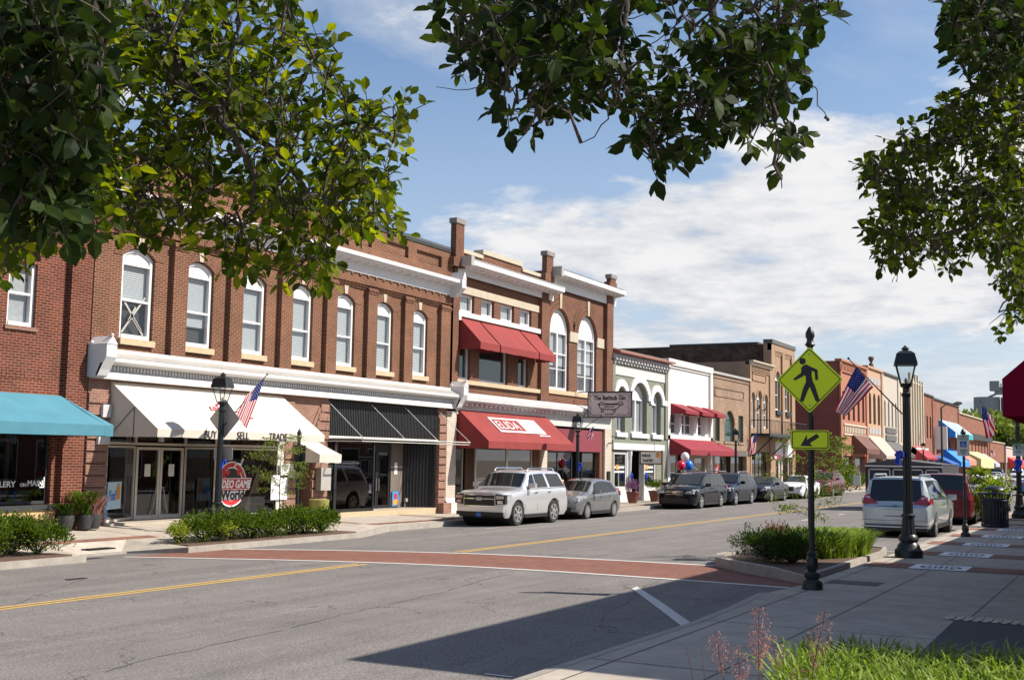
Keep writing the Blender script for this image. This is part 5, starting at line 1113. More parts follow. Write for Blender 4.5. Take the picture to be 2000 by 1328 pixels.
for lab, xa, xb, zt, yf, zf, zv, m in (
    ('charcoal brown quarter round awning over the terracotta corner door', 112.5, 118.5, 5.0, 22.6, 3.6, 3.1, 'brown_canvas'),
    ('taupe awning below the peach plaster building', 119.8, 127.0, 5.0, 22.2, 3.0, 2.7, 'taupe_canvas'),
    ('charcoal awning below the putty coloured building', 127.8, 136.5, 4.6, 22.2, 3.2, 2.9, 'grey_canvas'),
    ('crimson awning beside the far street lamp', 143.5, 152, 4.6, 22.0, 3.0, 2.8, 'dkred_canvas'),
    ('royal blue low awning to the left of the cobra light', 162, 169, 3.4, 21.8, 2.4, 1.9, 'navy_canvas'),
    ('bright blue sloping shop awning on the two bay brick building', 169.5, 179, 4.6, 21.6, 2.6, 2.0, 'blue_canvas'),
    ('coral awning beside the bright blue one', 179.5, 188, 4.5, 21.8, 2.9, 2.2, 'coral_canvas'),
    ('pale yellow rounded awning on the long red brick building', 192, 210, 4.4, 21.6, 3.2, 1.8, 'yellow_canvas'),
    ('navy and white striped awning on the long red brick building', 212, 219, 4.2, 21.6, 2.5, 2.0, 'navy_canvas'),
    ('bright red awning on the low grey shops at the far end', 258, 284, 4.0, 21.6, 2.6, 1.8, 'bred_canvas'),
    ('second bright red awning at the very end of the street', 292, 322, 4.0, 21.6, 2.6, 1.8, 'bred_canvas')):
    a_ = awning(lab, xa, xb, zt, yf, zf, zv, m, frame=False)
    if 'striped' in lab:
        b = MB()
        for i in range(4): x = xa+.6+i*1.75; b.quad((x, yf-.01, zv), (x+.8, yf-.01, zv), (x+.8, yf-.02, zf+.02), (x, yf-.02, zf+.02)); b.quad((x, yf-.02, zf+.02), (x+.8, yf-.02, zf+.02), (x+.8, 24, zt+.03), (x, 24, zt+.03))
        b.build('white_stripe', 'text_w', a_)
t = awning('upper striped blue and green awning high on the two bay brick building', 166.5, 185.5, 8.3, 21.9, 6.6, 5.9, 'blue_canvas', frame=False)
for i in range(8):
    x = 167.3+2.35*i; b = MB(); b.quad((x, 21.89, 5.9), (x+.9, 21.89, 5.9), (x+.9, 21.88, 6.63), (x, 21.88, 6.63)); b.quad((x, 21.88, 6.63), (x+.9, 21.88, 6.63), (x+.9, 24, 8.34), (x, 24, 8.34)); b.build('white_stripe', 'text_w', t)
for i in range(4): x = 175.4+2.35*i+.9; b = MB(); b.quad((x, 21.885, 5.9), (x+1.3, 21.885, 5.9), (x+1.3, 21.87, 6.62), (x, 21.87, 6.62)); b.quad((x, 21.87, 6.62), (x+1.3, 21.87, 6.62), (x+1.3, 24, 8.33), (x, 24, 8.33)); b.build('green_stripe', 'green_canvas', t)
b = MB(); b.box(161.8, 162.1, 22.3, 23.8, 4.2, 8.4*.86); s_ = b.build('hanging_sign', 'text_w'); tag(s_, 'tall white and navy banner sign beside the far blue awning', 'sign')
b = MB()
for v in s_.data.vertices: pass
b = MB(); b.box(186.5, 224, 23.2, 24.0, 6.3, 7.2); o = b.build('dark_canopy', 'black_metal'); tag(o, 'black scalloped canopy strip along the long red brick building', 'canopy')
# silos and hopper head house beyond the street
t = thing('grain_silos', 'grey concrete grain silos with a steel gantry on top far behind the street', 'silo', (420, 60, 0))
def sx(px, X=420): return atX(px, 800, X).y
top = atX(1930, 776, 420).z
for k in range(5):
    ya = sx(1902+52*k); yb = sx(1902+52*(k+1)); b = MB(); b.lathe([((ya-yb)/2, -1), ((ya-yb)/2, top if k < 3 else top-18)], (420+k*2, (ya+yb)/2, 0), 24); b.build('silo_tube', 'silo', t, True)
b = MB(); y0_, y1_ = sx(1945), sx(1998); zt = atX(1950, 757, 420).z
b.box(417, 420, y1_-8, y0_, zt-2.4, zt)
for k in range(9): b.box(416.8, 417, y1_+(y0_-y1_)*k/8-.2, y1_+(y0_-y1_)*k/8+.2, zt-1, zt+1.2)
b.tube([(418, y0_-1, zt-2), (418, y0_+2, top)], .35, 5); b.tube([(418, y0_-3, zt-2), (418, y0_-7, top)], .35, 5); b.tube([(418, y0_-10, zt-2), (418, y0_-7, top)], .35, 5); b.tube([(418, y0_-10, zt-2), (418, y0_-14, top)], .35, 5)
b.box(416, 420, y0_-1.6, y0_+1.4, zt-1.2, zt+2.0); b.build('gantry', 'silo', t)
# ------------------------------------------------------------------ vehicles
def lerp_pts(P, x):
    if x <= P[0][0]: return P[0][1]
    for (a, u), (c, v) in zip(P[:-1], P[1:]):
        if x <= c: 
            t = (x-a)/(c-a) if c > a else 0; return u+(v-u)*t
    return P[-1][1]
def make_car(spec, paint, name='parked_car', simple=False):
    """front bumper at x=0, car runs to +x; ground z=0; returns root Empty at its base centre"""
    L, Wd, top, belt, wb, R0 = spec['L'], spec['W'], spec['top'], spec['belt'], spec['wb'], spec['R']
    f0 = spec.get('fo', .9); wx = (f0, f0+wb); w = Wd/2
    root = thing(name, '', 'car', (0, 0, 0))
    xs = sorted(set([round(v, 3) for v in [0, .03, .08, .16, .26, .4]+dense(.5, L-.5, .12)+[L-.4, L-.26, L-.16, L-.08, L-.03, L]]+[p[0] for p in top]+[c+R0*s for c in wx for s in (-1.16, -1.1, -1.0, -.85, -.6, -.3, 0, .3, .6, .85, 1.0, 1.1, 1.16)]))
    zb = spec.get('zb', .22)
    def plan(x):
        k = spec.get('round', .16); a = min(x, .55)/.55; c = min(L-x, .4)/.4
        return w*(1-k*(1-math.sin(a*math.pi/2))**1.6)*(1-spec.get('rround', .09)*(1-math.sin(c*math.pi/2))**1.6)
    cab = spec['cab']        # roof half width factor
    def roofy(x):
        T, B = lerp_pts(top, x), lerp_pts(belt, x); c = max(0, min(1, (T-B)/spec['cabh'])); p = plan(x)
        return p*(.90-(.90-cab)*c)
    def rail(x):
        T, B = lerp_pts(top, x), lerp_pts(belt, x); c = max(0, min(1, (T-B)/spec['cabh'])); return T-.035-.05*c
    def sect(x):
        T, B = lerp_pts(top, x), lerp_pts(belt, x); p = plan(x); B = min(B, T-.03)
        zl = zb+(.10 if x < .12 or x > L-.12 else 0)
        for c in wx:
            d = abs(x-c)
            if d < R0*1.14: zl = max(zl, R0+math.sqrt(max(0, (R0*1.14)**2-d*d)))
        zm = max(zl+.01, .5*(zb+B)); yb = p*.97
        return [(yb*.93, zl-.0), (yb, max(zl+.005, zb+.14)), (p, max(zm, zl+.008)), (p*.992, max(B-.1, zm+.005)), (p*.965, max(B, zm+.01)), (roofy(x), max(rail(x), B+.004)), (roofy(x)*.86, max(T-.01, B+.006)), (roofy(x)*.45, T+.012), (0, T+.018)]
    m = MB(); S_ = [sect(x) for x in xs]; k = len(S_[0])
    for x, s in zip(xs, S_): m.v += [(x, -y, z) for y, z in s]+[(x, y, z) for y, z in s[::-1][1:]]
    n = 2*k-1
    for i in range(len(xs)-1):
        for j in range(n-1): m.f.append((i*n+j, (i+1)*n+j, (i+1)*n+j+1, i*n+j+1)); m.m.append(0)
    # bulged ends
    for e, xo, sg in ((0, 0, -1), (len(xs)-1, L, 1)):
        o = len(m.v); bul = spec.get('bulge', .06)
        s = S_[e]
        rows = [[(xo+sg*bul*(1-(y/(w))**2)*(1 if 0 < q < 5 else .5), y, z) for y in [yy*f for f in (-1, -.7, -.35, 0, .35, .7, 1)]] for q, (yy, z) in enumerate(s[:6])]
        rows.append([(xo+sg*bul*.4*(1-(y/w)**2), y, s[6][1]+.005) for y in [s[6][0]*f for f in (-1, -.7, -.35, 0, .35, .7, 1)]])
        for q, r_ in enumerate(rows): m.v += [(r_[0][0] if 0 else (xo if t_ in (0, 6) else v[0]), v[1], v[2]) for t_, v in enumerate(r_)]
        for q in range(len(rows)-1):
            for t_ in range(6): f = (o+q*7+t_, o+q*7+t_+1, o+(q+1)*7+t_+1, o+(q+1)*7+t_); m.f.append(f if sg < 0 else f[::-1]); m.m.append(0)
    body = m.build('body', paint, root, True)
    def xr(z):
        P = [q for q in top if q[0] > L*.7][::-1]
        if z <= P[0][1]: return L
        for (a, u), (c, v) in zip(P[:-1], P[1:]):
            if u <= z <= v: return a+(c-a)*(z-u)/max(1e-6, v-u)
        return P[-1][0]
    def GR(y, z, off=.012): return (xr(z)+spec.get('bulge', .06)*(1-(y/w)**2)*(.9 if z <= top[-1][1] else .25)+off, y*(1 if z <= belt[-1][1] else .97), z)
    def side(x, t, off=.006):       # point on the flank between belt (t=0) and roof rail (t=1)
        s = sect(x); a, c = s[4], s[5]; y = a[0]+(c[0]-a[0])*t; z = a[1]+(c[1]-a[1])*t; return y+off, z+off*.3
    def sidepatch(nm, mat, x0a, x1a, x0b, x1b, t0, t1, sd, off=.007, par=root):
        b = MB(); N = 8; K = 3
        for kk in range(K+1):
            t = t0+(t1-t0)*kk/K; xa, xb = x0a+(x0b-x0a)*kk/K, x1a+(x1b-x1a)*kk/K
            for i in range(N+1): x = xa+(xb-xa)*i/N; y, z = side(x, t, off); b.v.append((x, sd*y, z))
        for kk in range(K):
            for i in range(N): q = kk*(N+1)+i; b.f.append((q, q+1, q+N+2, q+N+1)); b.m.append(0)
        return b.build(nm, mat, par, True)
    for sd in (-1, 1):
        wn = spec['win']; sidepatch('window_surround', 'carblack', wn[0][0]-.06, wn[-1][1]+.05, wn[0][2]-.05, wn[-1][3]+.05, .0, .98, sd, .003) if spec is not SUVS and 'top' in spec and spec['cabh'] < .61 else None
        for (a0, a1, c0, c1) in wn: sidepatch('side_window', 'carglass', a0, a1, c0, c1, .06, .93, sd)
        xs_l = dense(wn[0][0]-.05, wn[-1][1]+.03, .3); b = MB(); b.tube([(x, sd*(side(x, 0, .01)[0]), side(x, 0, .01)[1]) for x in xs_l], .010, 4); b.build('belt_trim', 'chrome', root)
    def toppatch(nm, mat, xa, xb, f, off=.008, ya=-1, yb=1, par=root):
        b = MB(); N, K = 8, 8
        for i in range(N+1):
            x = xa+(xb-xa)*i/N; T = lerp_pts(top, x); ry = roofy(x)
            for j in range(K+1):
                s = (ya+(yb-ya)*j/K)*f; z = T+.018-.03*abs(s)**2.2
                sl = -1 if xb > xa else 1
                b.v.append((x+(-off if xa < L/2 else off), s*ry, z+off))
        for i in range(N):
            for j in range(K): q = i*(K+1)+j; b.f.append((q, q+1, q+K+2, q+K+1)); b.m.append(0)
        return b.build(nm, mat, par, True)
    ws = spec['ws']; toppatch('windshield', 'carglass', ws[0], ws[1], .93)
    rw = spec['rw']; toppatch('rear_window', 'carglass', rw[0], rw[1], .9)
    # wheel housings and wheels
    hs = MB()
    for c in wx:
        hs.lathe([(R0*1.13, -w*.9), (R0*1.13, w*.9)], (c, 0, R0), 20, axis='y')
    hs.box(.15, L-.15, -w*.88, w*.88, zb+.02, zb+.12)
    hs.build('underbody', 'carblack', root)
    for c in wx:
        for sd in (-1, 1):
            b = MB(); y = sd*(w-.12); pr = [(R0*.62, -.10), (R0*.93, -.11), (R0, -.07), (R0, .07), (R0*.93, .11), (R0*.62, .10)]
            b.lathe(pr, (c, y, R0), 24, axis='y'); wh = b.build('wheel', 'tyre', root, True)
            b = MB(); yo = y+sd*.102; ns = spec.get('spokes', 5)
            for i in range(24):
                a, d = math.tau*i/24, math.tau*(i+1)/24; f = lambda an, r, yy: (c+r*math.cos(an), yy, R0+r*math.sin(an))
                b.quad(f(a, R0*.60, yo), f(d, R0*.60, yo), f(d, R0*.68, yo+sd*.006), f(a, R0*.68, yo+sd*.006), 0)
            for i in range(ns):
                a = math.tau*(i+.25)/ns; u = Vector((math.cos(a), 0, math.sin(a))); v_ = Vector((-u.z, 0, u.x)); b.obox(Vector((c, yo-sd*.004, R0))+u*R0*.33, u*R0*.31, v_*R0*(.075 if ns > 6 else .10), (0, .014, 0), 0)
            b.lathe([(R0*.15, -.02), (R0*.15, .02)], (c, yo, R0), 12, axis='y'); b.lathe([(R0*.6, -.015), (R0*.6, -.01)], (c, yo-sd*.02, R0), 20, 1, axis='y'); b.build('rim', ['rim', 'carblack'], wh)
    if simple: return root, body
    def fpt(y, z, off=.012): return Vector((-spec.get('bulge', .06)*(1-(y/w)**2)-off, y, z))
    for sd in (-1, 1):
        hl = spec['hl']
        b = MB(); pts = [(y*w, z) for y, z in hl['p']]
        b.v = [tuple(fpt(sd*y, z)) for y, z in pts]+[tuple(fpt(sd*y, z, -.15)) for y, z in pts]; nn = len(pts); b.f = [tuple(range(nn))]+[(i, (i+1) % nn, nn+(i+1) % nn, nn+i) for i in range(nn)]; b.m = [0]*len(b.f)
        h = b.build('headlight', 'carblack' if spec.get('dkhl') else 'lens', root)
        yc = sum(p[0] for p in pts)/nn; zc = sum(p[1] for p in pts)/nn
        if spec.get('dkhl'):
            b = MB(); b.v = [tuple(fpt(sd*(yc+(y-yc)*.8), zc+.07+(z-zc)*.32, .02)) for y, z in pts]+[tuple(fpt(sd*(yc+(y-yc)*.55), zc-.09+(z-zc)*.3, .02)) for y, z in pts]; b.f = [tuple(range(nn)), tuple(range(nn, 2*nn))]; b.m = [0, 0]; b.build('lamp_reflector', 'chrome', h)
        else: b = MB(); b.ball(tuple(fpt(sd*yc, zc, .0)), .06, 8); b.build('bulb', 'lens', h)
        # lamp wraps onto the wing
        xa, xb, za, zc2 = hl['side']; b = MB(); b.quad((xa, sd*(plan(xa)+.006), za), (xb, sd*(plan(xb)+.008), (za+zc2)/2), (xb, sd*(plan(xb)+.006), zc2), (xa, sd*(plan(xa)+.002), zc2)); b.build('headlight_side', 'lens', h)
        tl = spec['tl']; b = MB(); pts = [(y*w, z) for y, z in tl['p']]; g_ = GR
        b.v = [g_(sd*y, z) for y, z in pts]+[g_(sd*y, z, -.25) for y, z in pts]; nn = len(pts); b.f = [tuple(range(nn))]+[(i, (i+1) % nn, nn+(i+1) % nn, nn+i) for i in range(nn)]; b.m = [0]*len(b.f)
        tb = b.build('tail_light', 'tail', root)
        if tl.get('clear'): 
            q0, q1 = tl['clear']; b = MB(); b.v = [g_(sd*y*w, z, .016) for y, z in ((q0[0], q0[1]), (q1[0], q0[1]), (q1[0], q1[1]), (q0[0], q1[1]))]; b.f = [(0, 1, 2, 3)]; b.m = [0]; b.build('reversing_light', 'lens', tb)
        xa, xb, za, zc2 = tl['side']; b = MB(); b.quad((xa, sd*(plan(xa)+.012), za), (xb, sd*(plan(xb)+.012), za), (xb, sd*(plan(xb)+.012), zc2), (xa, sd*(plan(xa)+.012), (za+zc2)/2+.03)); b.build('tail_light_side', 'tail', tb)
        mx, mz = spec['mir']; b = MB(); b.obox((mx, sd*(w+.12), mz), (.07, 0, 0), (0, .12, 0), (0, 0, .08)); b.tube([(mx, sd*w*.94, mz-.06), (mx, sd*(w+.08), mz-.04)], .03, 6); b.build('mirror', paint, root)
        for dx in spec['hand']: b = MB(); z = lerp_pts(belt, dx)-.13; b.obox((dx, sd*(plan(dx)+.018), z), (.1, 0, 0), (0, .012, 0), (0, 0, .015)); b.build('door_handle', 'chrome' if spec.get('chromeh') else paint, root)
        b = MB()
        for dx in spec['gap']:
            zt_, z0_ = lerp_pts(belt, dx), zb+.2; b.quad((dx-.006, sd*(plan(dx)+.004), z0_), (dx+.006, sd*(plan(dx)+.004), z0_), (dx+.006, sd*(plan(dx)*.97+.012), zt_), (dx-.006, sd*(plan(dx)*.97+.012), zt_))
        b.build('door_gap', 'carblack', root)
        b = MB(); b.box(f0+R0*1.2, f0+wb-R0*1.2, sd*w*.97-.02, sd*w*.97+.02, zb-.02, zb+.1); b.build('rocker_panel', 'carblack', root)
    # grille, bumper slots, plates
    b = MB()
    for (y0, y1, z0, z1, mi) in spec['face']:
        ys = dense(y0*w, y1*w, .18); 
        for ya, yb in zip(ys[:-1], ys[1:]): b.prism([fpt(ya, z0, .014+.004*mi), fpt(yb, z0, .014+.004*mi), fpt(yb, z1, .014+.004*mi), fpt(ya, z1, .014+.004*mi)], (.05, 0, 0), mi)
    b.build('grille', ['carblack', 'chrome', paint, 'balblue'], root)
    b = MB()
    for (y0, y1, z0, z1, mi) in spec['back']:
        ys = dense(y0*w, y1*w, .2); g_ = GR
        for ya, yb in zip(ys[:-1], ys[1:]): b.prism([g_(ya, z0, .012+.005*mi), g_(ya, z1, .012+.005*mi), g_(yb, z1, .012+.005*mi), g_(yb, z0, .012+.005*mi)], (-.05, 0, 0), mi)
    b.build('rear_trim', ['carblack', 'chrome', 'paper', paint], root)
    if spec.get('rack'):
        xa, xb, zz = spec['rack']
        for sd in (-1, 1):
            b = MB(); y = sd*roofy((xa+xb)/2)*.86; b.tube([(xa, y, zz-.03), (xa+.1, y, zz+.07), (xb-.1, y, zz+.07), (xb, y, zz-.03)], .025, 6); b.build('roof_rail', 'chrome' if paint != 'blackp' else 'carblack', root)
    return root, body
SUVS = dict(L=5.18, W=2.04, wb=2.95, R=.415, fo=.97, zb=.28, cab=.74, cabh=.62, round=.10, rround=.05, bulge=.05,
    top=[(0, 1.08), (.04, 1.14), (.25, 1.19), (1.2, 1.25), (1.45, 1.28), (2.1, 1.78), (2.35, 1.86), (3.2, 1.89), (4.6, 1.87), (4.85, 1.82), (5.1, 1.2), (5.18, 1.05)], belt=[(0, 1.04), (1.2, 1.17), (1.7, 1.24), (5.0, 1.27), (5.18, 1.02)],
    win=[(1.72, 2.42, 2.2, 2.48), (2.5, 3.42, 2.55, 3.36), (3.62, 4.9, 3.56, 4.62)], ws=(1.5, 2.08), rw=(4.9, 5.06), mir=(1.85, 1.36), hand=(2.35, 3.45), gap=(1.5, 2.5, 3.55),
    hl=dict(p=[(.62, .72), (.97, .76), (.97, 1.06), (.62, 1.08)], side=(.02, .42, .84, 1.08)), dkhl=True, tl=dict(p=[(.82, .95), (.97, .95), (.88, 1.5), (.8, 1.5)], side=(5.0, 5.12, .95, 1.2)),
    face=[(-.58, .58, .66, 1.04, 0), (-.6, .6, .9, .935, 1), (-.6, .6, .66, .69, 1), (-.6, .6, 1.03, 1.06, 1), (-.9, .9, .36, .48, 0), (-.15, .15, .3, .46, 0), (-.09, .09, .33, .44, 3), (-.1, .1, .86, .97, 1)],
    back=[(-.2, .2, .9, 1.05, 2), (-.85, .85, .34, .42, 0)], rack=(2.3, 4.6, 1.88), spokes=6, chromeh=True)
def xscale(s, k):
    s = dict(s)
    for q in ('top', 'belt'): s[q] = [(a*k, z) for a, z in s[q]]
    s['L'] *= k; s['wb'] *= k; s['fo'] *= k; s['win'] = [tuple(v*k for v in w_) for w_ in s['win']]; s['ws'] = tuple(v*k for v in s['ws']); s['rw'] = tuple(v*k for v in s['rw'])
    s['mir'] = (s['mir'][0]*k, s['mir'][1]); s['hand'] = tuple(v*k for v in s['hand']); s['gap'] = tuple(v*k for v in s['gap'])
    h, t_ = dict(s['hl']), dict(s['tl']); a = h['side']; h['side'] = (a[0]*k, a[1]*k, a[2], a[3]); a = t_['side']; t_['side'] = (a[0]*k, a[1]*k, a[2], a[3]); s['hl'], s['tl'] = h, t_
    if s.get('rack'): s['rack'] = (s['rack'][0]*k, s['rack'][1]*k, s['rack'][2])
    return s
HATCH = dict(L=4.15, W=1.69, wb=2.6, R=.31, fo=.78, zb=.2, cab=.72, cabh=.55, round=.17, rround=.1, bulge=.09,
    top=[(0, .68), (.1, .78), (.5, .93), (1.0, 1.04), (1.75, 1.44), (2.1, 1.52), (2.7, 1.53), (3.5, 1.46), (3.75, 1.38), (4.02, .98), (4.15, .88)], belt=[(0, .64), (.5, .86), (1.1, .95), (4.0, 1.03), (4.15, .84)],
    win=[(1.3, 2.2, 1.72, 2.2), (2.26, 3.05, 2.26, 3.0), (3.12, 3.6, 3.06, 3.4)], ws=(1.05, 1.72), rw=(3.76, 4.0), mir=(1.45, 1.04), hand=(2.05, 2.95), gap=(1.2, 2.22, 3.08),
    hl=dict(p=[(.55, .64), (.93, .68), (.95, .84), (.62, .76)], side=(.02, .6, .7, .9)), tl=dict(p=[(.8, .85), (.97, .85), (.95, 1.15), (.84, 1.15)], side=(3.85, 4.12, .86, 1.1)),
    face=[(-.35, .35, .62, .72, 0), (-.35, .35, .6, .62, 1), (-.6, .6, .3, .46, 0)], back=[(-.2, .2, .6, .72, 2)], spokes=10)
VAN = dict(L=5.15, W=2.01, wb=3.0, R=.345, fo=1.0, zb=.2, cab=.76, cabh=.6, round=.16, rround=.08, bulge=.08,
    top=[(0, .82), (.08, .92), (.5, 1.06), (1.0, 1.14), (1.95, 1.62), (2.3, 1.72), (3.2, 1.75), (4.6, 1.72), (4.8, 1.66), (5.06, 1.1), (5.15, .98)], belt=[(0, .78), (.6, .98), (1.2, 1.06), (3.5, 1.1), (3.7, 1.04), (5.0, 1.06), (5.15, .95)],
    win=[(1.3, 2.45, 1.95, 2.45), (2.52, 3.6, 2.52, 3.55), (3.7, 4.75, 3.65, 4.55)], ws=(1.05, 1.95), rw=(4.82, 5.02), mir=(1.6, 1.14), hand=(2.35, 2.75), gap=(1.3, 2.48, 3.62),
    hl=dict(p=[(.5, .74), (.92, .72), (.95, .9), (.6, .86)], side=(.02, .55, .76, .94)), tl=dict(p=[(.6, .9), (.97, .92), (.97, 1.14), (.8, 1.12)], side=(4.75, 5.12, .92, 1.14)),
    face=[(-.45, .45, .68, .84, 0), (-.45, .45, .78, .8, 1), (-.45, .45, .68, .695, 1), (-.45, .45, .84, .86, 1), (-.65, .65, .28, .5, 0), (-.1, .1, .74, .84, 1)], back=[(-.2, .2, .72, .86, 2), (-.4, .4, .88, .92, 1)], spokes=5, rack=(2.6, 4.6, 1.74))
SIENNA = dict(VAN, zb=.27, L=5.1, W=1.99, top=[(0, .85), (.08, .94), (.5, 1.08), (1.0, 1.16), (1.95, 1.64), (2.3, 1.74), (3.2, 1.77), (4.6, 1.76), (4.82, 1.74), (5.03, 1.0), (5.1, .9)], belt=[(0, .8), (.6, 1.0), (1.2, 1.08), (4.8, 1.12), (5.0, .96), (5.1, .86)], rw=(4.84, 5.02),
    win=[(1.35, 2.45, 1.95, 2.45), (2.52, 3.5, 2.52, 3.45), (3.58, 4.7, 3.53, 4.5)], tl=dict(p=[(.5, .99), (.97, .97), (.93, 1.2), (.78, 1.26), (.7, 1.13)], side=(4.62, 5.04, .98, 1.16), clear=((.76, 1.12), (.9, 1.19))),
    back=[(-.2, .2, .66, .80, 2), (-.45, .45, .83, .86, 3), (-.3, .3, .62, .64, 0), (-.3, .3, .82, .825, 0), (-.98, .98, .5, .508, 0), (-.9, .9, .2, .3, 0), (-.97, .97, .30, .34, 3), (-.07, .07, .9, .95, 1), (-.86, -.855, .55, 1.0, 0), (.855, .86, .55, 1.0, 0)], rack=(2.8, 4.75, 1.76))
CROSS = dict(SUVS, L=4.9, W=1.92, wb=2.86, R=.37, zb=.24, fo=.95, bulge=.07, round=.15, top=[(0, .9), (.06, .98), (.4, 1.1), (1.2, 1.16), (1.35, 1.18), (2.05, 1.6), (2.4, 1.68), (3.2, 1.7), (4.3, 1.65), (4.55, 1.58), (4.8, 1.1), (4.9, .98)], belt=[(0, .86), (.6, 1.02), (1.5, 1.1), (4.6, 1.16), (4.9, .95)],
    win=[(1.6, 2.35, 2.1, 2.38), (2.42, 3.3, 2.45, 3.2), (3.4, 4.35, 3.32, 4.05)], ws=(1.38, 2.02), rw=(4.58, 4.78), mir=(1.75, 1.2), hand=(2.25, 3.15), gap=(1.45, 2.4, 3.3), hl=dict(p=[(.52, .76), (.93, .76), (.95, .9), (.55, .86)], side=(.02, .5, .78, .95)), dkhl=False, tl=dict(p=[(.7, .95), (.97, .95), (.95, 1.1), (.7, 1.08)], side=(4.6, 4.88, .95, 1.08)),
    face=[(-.48, .48, .6, .88, 0), (-.48, .48, .72, .75, 1), (-.48, .48, .87, .89, 1), (-.8, .8, .3, .42, 0)], rack=(2.3, 4.2, 1.69), spokes=5)
SEDAN = dict(HATCH, L=4.85, W=1.85, wb=2.85, R=.34, fo=.95, zb=.2, bulge=.09, cab=.7, cabh=.45, top=[(0, .7), (.08, .8), (.6, .95), (1.3, 1.02), (2.15, 1.42), (2.6, 1.47), (3.2, 1.44), (3.6, 1.34), (4.2, 1.06), (4.7, 1.02), (4.85, .9)], belt=[(0, .66), (.6, .88), (1.5, .95), (4.5, 1.0), (4.85, .86)],
    win=[(1.6, 2.5, 2.1, 2.5), (2.56, 3.4, 2.56, 3.35), (3.45, 3.75, 3.4, 3.5)], ws=(1.36, 2.12), rw=(3.62, 4.15), mir=(1.7, 1.05), hand=(2.4, 3.3), gap=(1.45, 2.52, 3.4), tl=dict(p=[(.55, .82), (.96, .82), (.95, .96), (.6, .95)], side=(4.6, 4.82, .84, .95)), face=[(-.4, .4, .5, .78, 0), (-.4, .4, .62, .64, 1), (-.4, .4, .5, .515, 1), (-.7, .7, .26, .36, 0)], spokes=5)
PICK = dict(SUVS, L=5.6, R=.4, wb=3.5, fo=1.0, top=[(0, 1.05), (.3, 1.16), (1.3, 1.24), (1.45, 1.28), (2.05, 1.78), (2.3, 1.86), (3.6, 1.85), (3.75, 1.8), (3.95, 1.25), (5.5, 1.25), (5.6, 1.2)], belt=[(0, 1.0), (1.3, 1.15), (1.7, 1.22), (5.5, 1.22), (5.6, 1.1)], win=[(1.7, 2.45, 2.15, 2.45), (2.55, 3.6, 2.55, 3.6)], ws=(1.5, 2.03), rw=(3.78, 3.93), rack=None, gap=(1.5, 2.5, 3.7))
def park(spec, paint, label, x, y, facing=-1, name='parked_car', cat='car', simple=False, group=None, z=None, yaw=0):
    root, body = make_car(spec, paint, name, simple); root['label'] = label; root['category'] = cat
    if group: root['group'] = group
    # x = world x of the front bumper; facing -1 looks back along the street
    root.rotation_euler = (0, 0, (0 if facing < 0 else math.pi)+yaw)
    root.location = (x, y, (zr(x+2.5*(-facing), y-0.9 if facing < 0 else y+.6)-.005) if z is None else z)
    return root
far = 'cars parked along the far kerb'; nearg = 'cars parked along the near kerb'
park(xscale(SUVS, .91), 'silver', 'big silver sport utility parked first at the far kerb facing the viewer', 34.75, 19.85, group=far, cat='suv', yaw=R(-1))
park(HATCH, 'gun', 'small grey hatchback parked right behind the silver sport utility', 40.75, 19.75, group=far)
park(VAN, 'blackp', 'black minivan parked in front of the white building with the balloons above it', 53.7, 19.85, group=far, cat='minivan')
park(CROSS, 'navyp', 'dark navy sport utility parked behind the black minivan', 60.3-.6, 19.95, group=far, cat='suv')
park(SEDAN, 'darkp', 'dark sedan parked behind the navy sport utility beside the sign post', 66.4, 19.9, group=far)
park(SEDAN, 'whitep', 'white sedan half hidden behind the sign post and young tree', 74.4, 19.9, group=far, simple=False)
park(CROSS, 'redp', 'dark red car parked at the end of the far row', 82.2, 20.0, group=far, cat='suv')
park(SIENNA, 'skyp', 'pale silver blue minivan seen from behind beside the near lamp post', 40.9, 6.42, 1, group=nearg, cat='minivan')
RV = dict(VAN, rack=None, L=5.1, top=[(0, .85), (.08, .94), (.5, 1.08), (1.0, 1.16), (1.95, 1.66), (2.3, 1.78), (3.2, 1.82), (4.7, 1.82), (4.9, 1.78), (5.04, 1.2), (5.1, 1.05)], rw=(4.91, 5.03), tl=dict(p=[(.86, .9), (.96, .9), (.86, 1.5), (.8, 1.5)], side=(5.0, 5.08, .9, 1.1)))
park(RV, 'redp', 'dark red minivan parked ahead of the pale one at the near kerb', 49.8, 6.35, 1, group=nearg, cat='minivan')
park(CROSS, 'whitep', 'white sport utility just showing over the roof of the dark red minivan', 61.5, 6.5, 1, group=nearg, cat='suv', simple=False)
park(SEDAN, 'bluep', 'light blue car parked far along the near kerb', 97, 6.9, 1, group=nearg, simple=False)
park(SEDAN, 'whitep', 'white car driving away in the distance ahead of the blue one', 118, 9.5, 1, group='cars on the road', simple=False)
park(SEDAN, 'silver', 'silver sedan in the far lane coming toward the viewer', 148, 15.4, -1, group='cars on the road', simple=False)
park(PICK, 'blackp', 'black pickup parked far down the street at the far kerb', 190, 19.5, -1, group=far, name='pickup_truck', cat='pickup', simple=False)
park(CROSS, 'whitep', 'white car behind the black pickup far down the street', 186, 16.2, -1, group='cars on the road', cat='suv', simple=False)
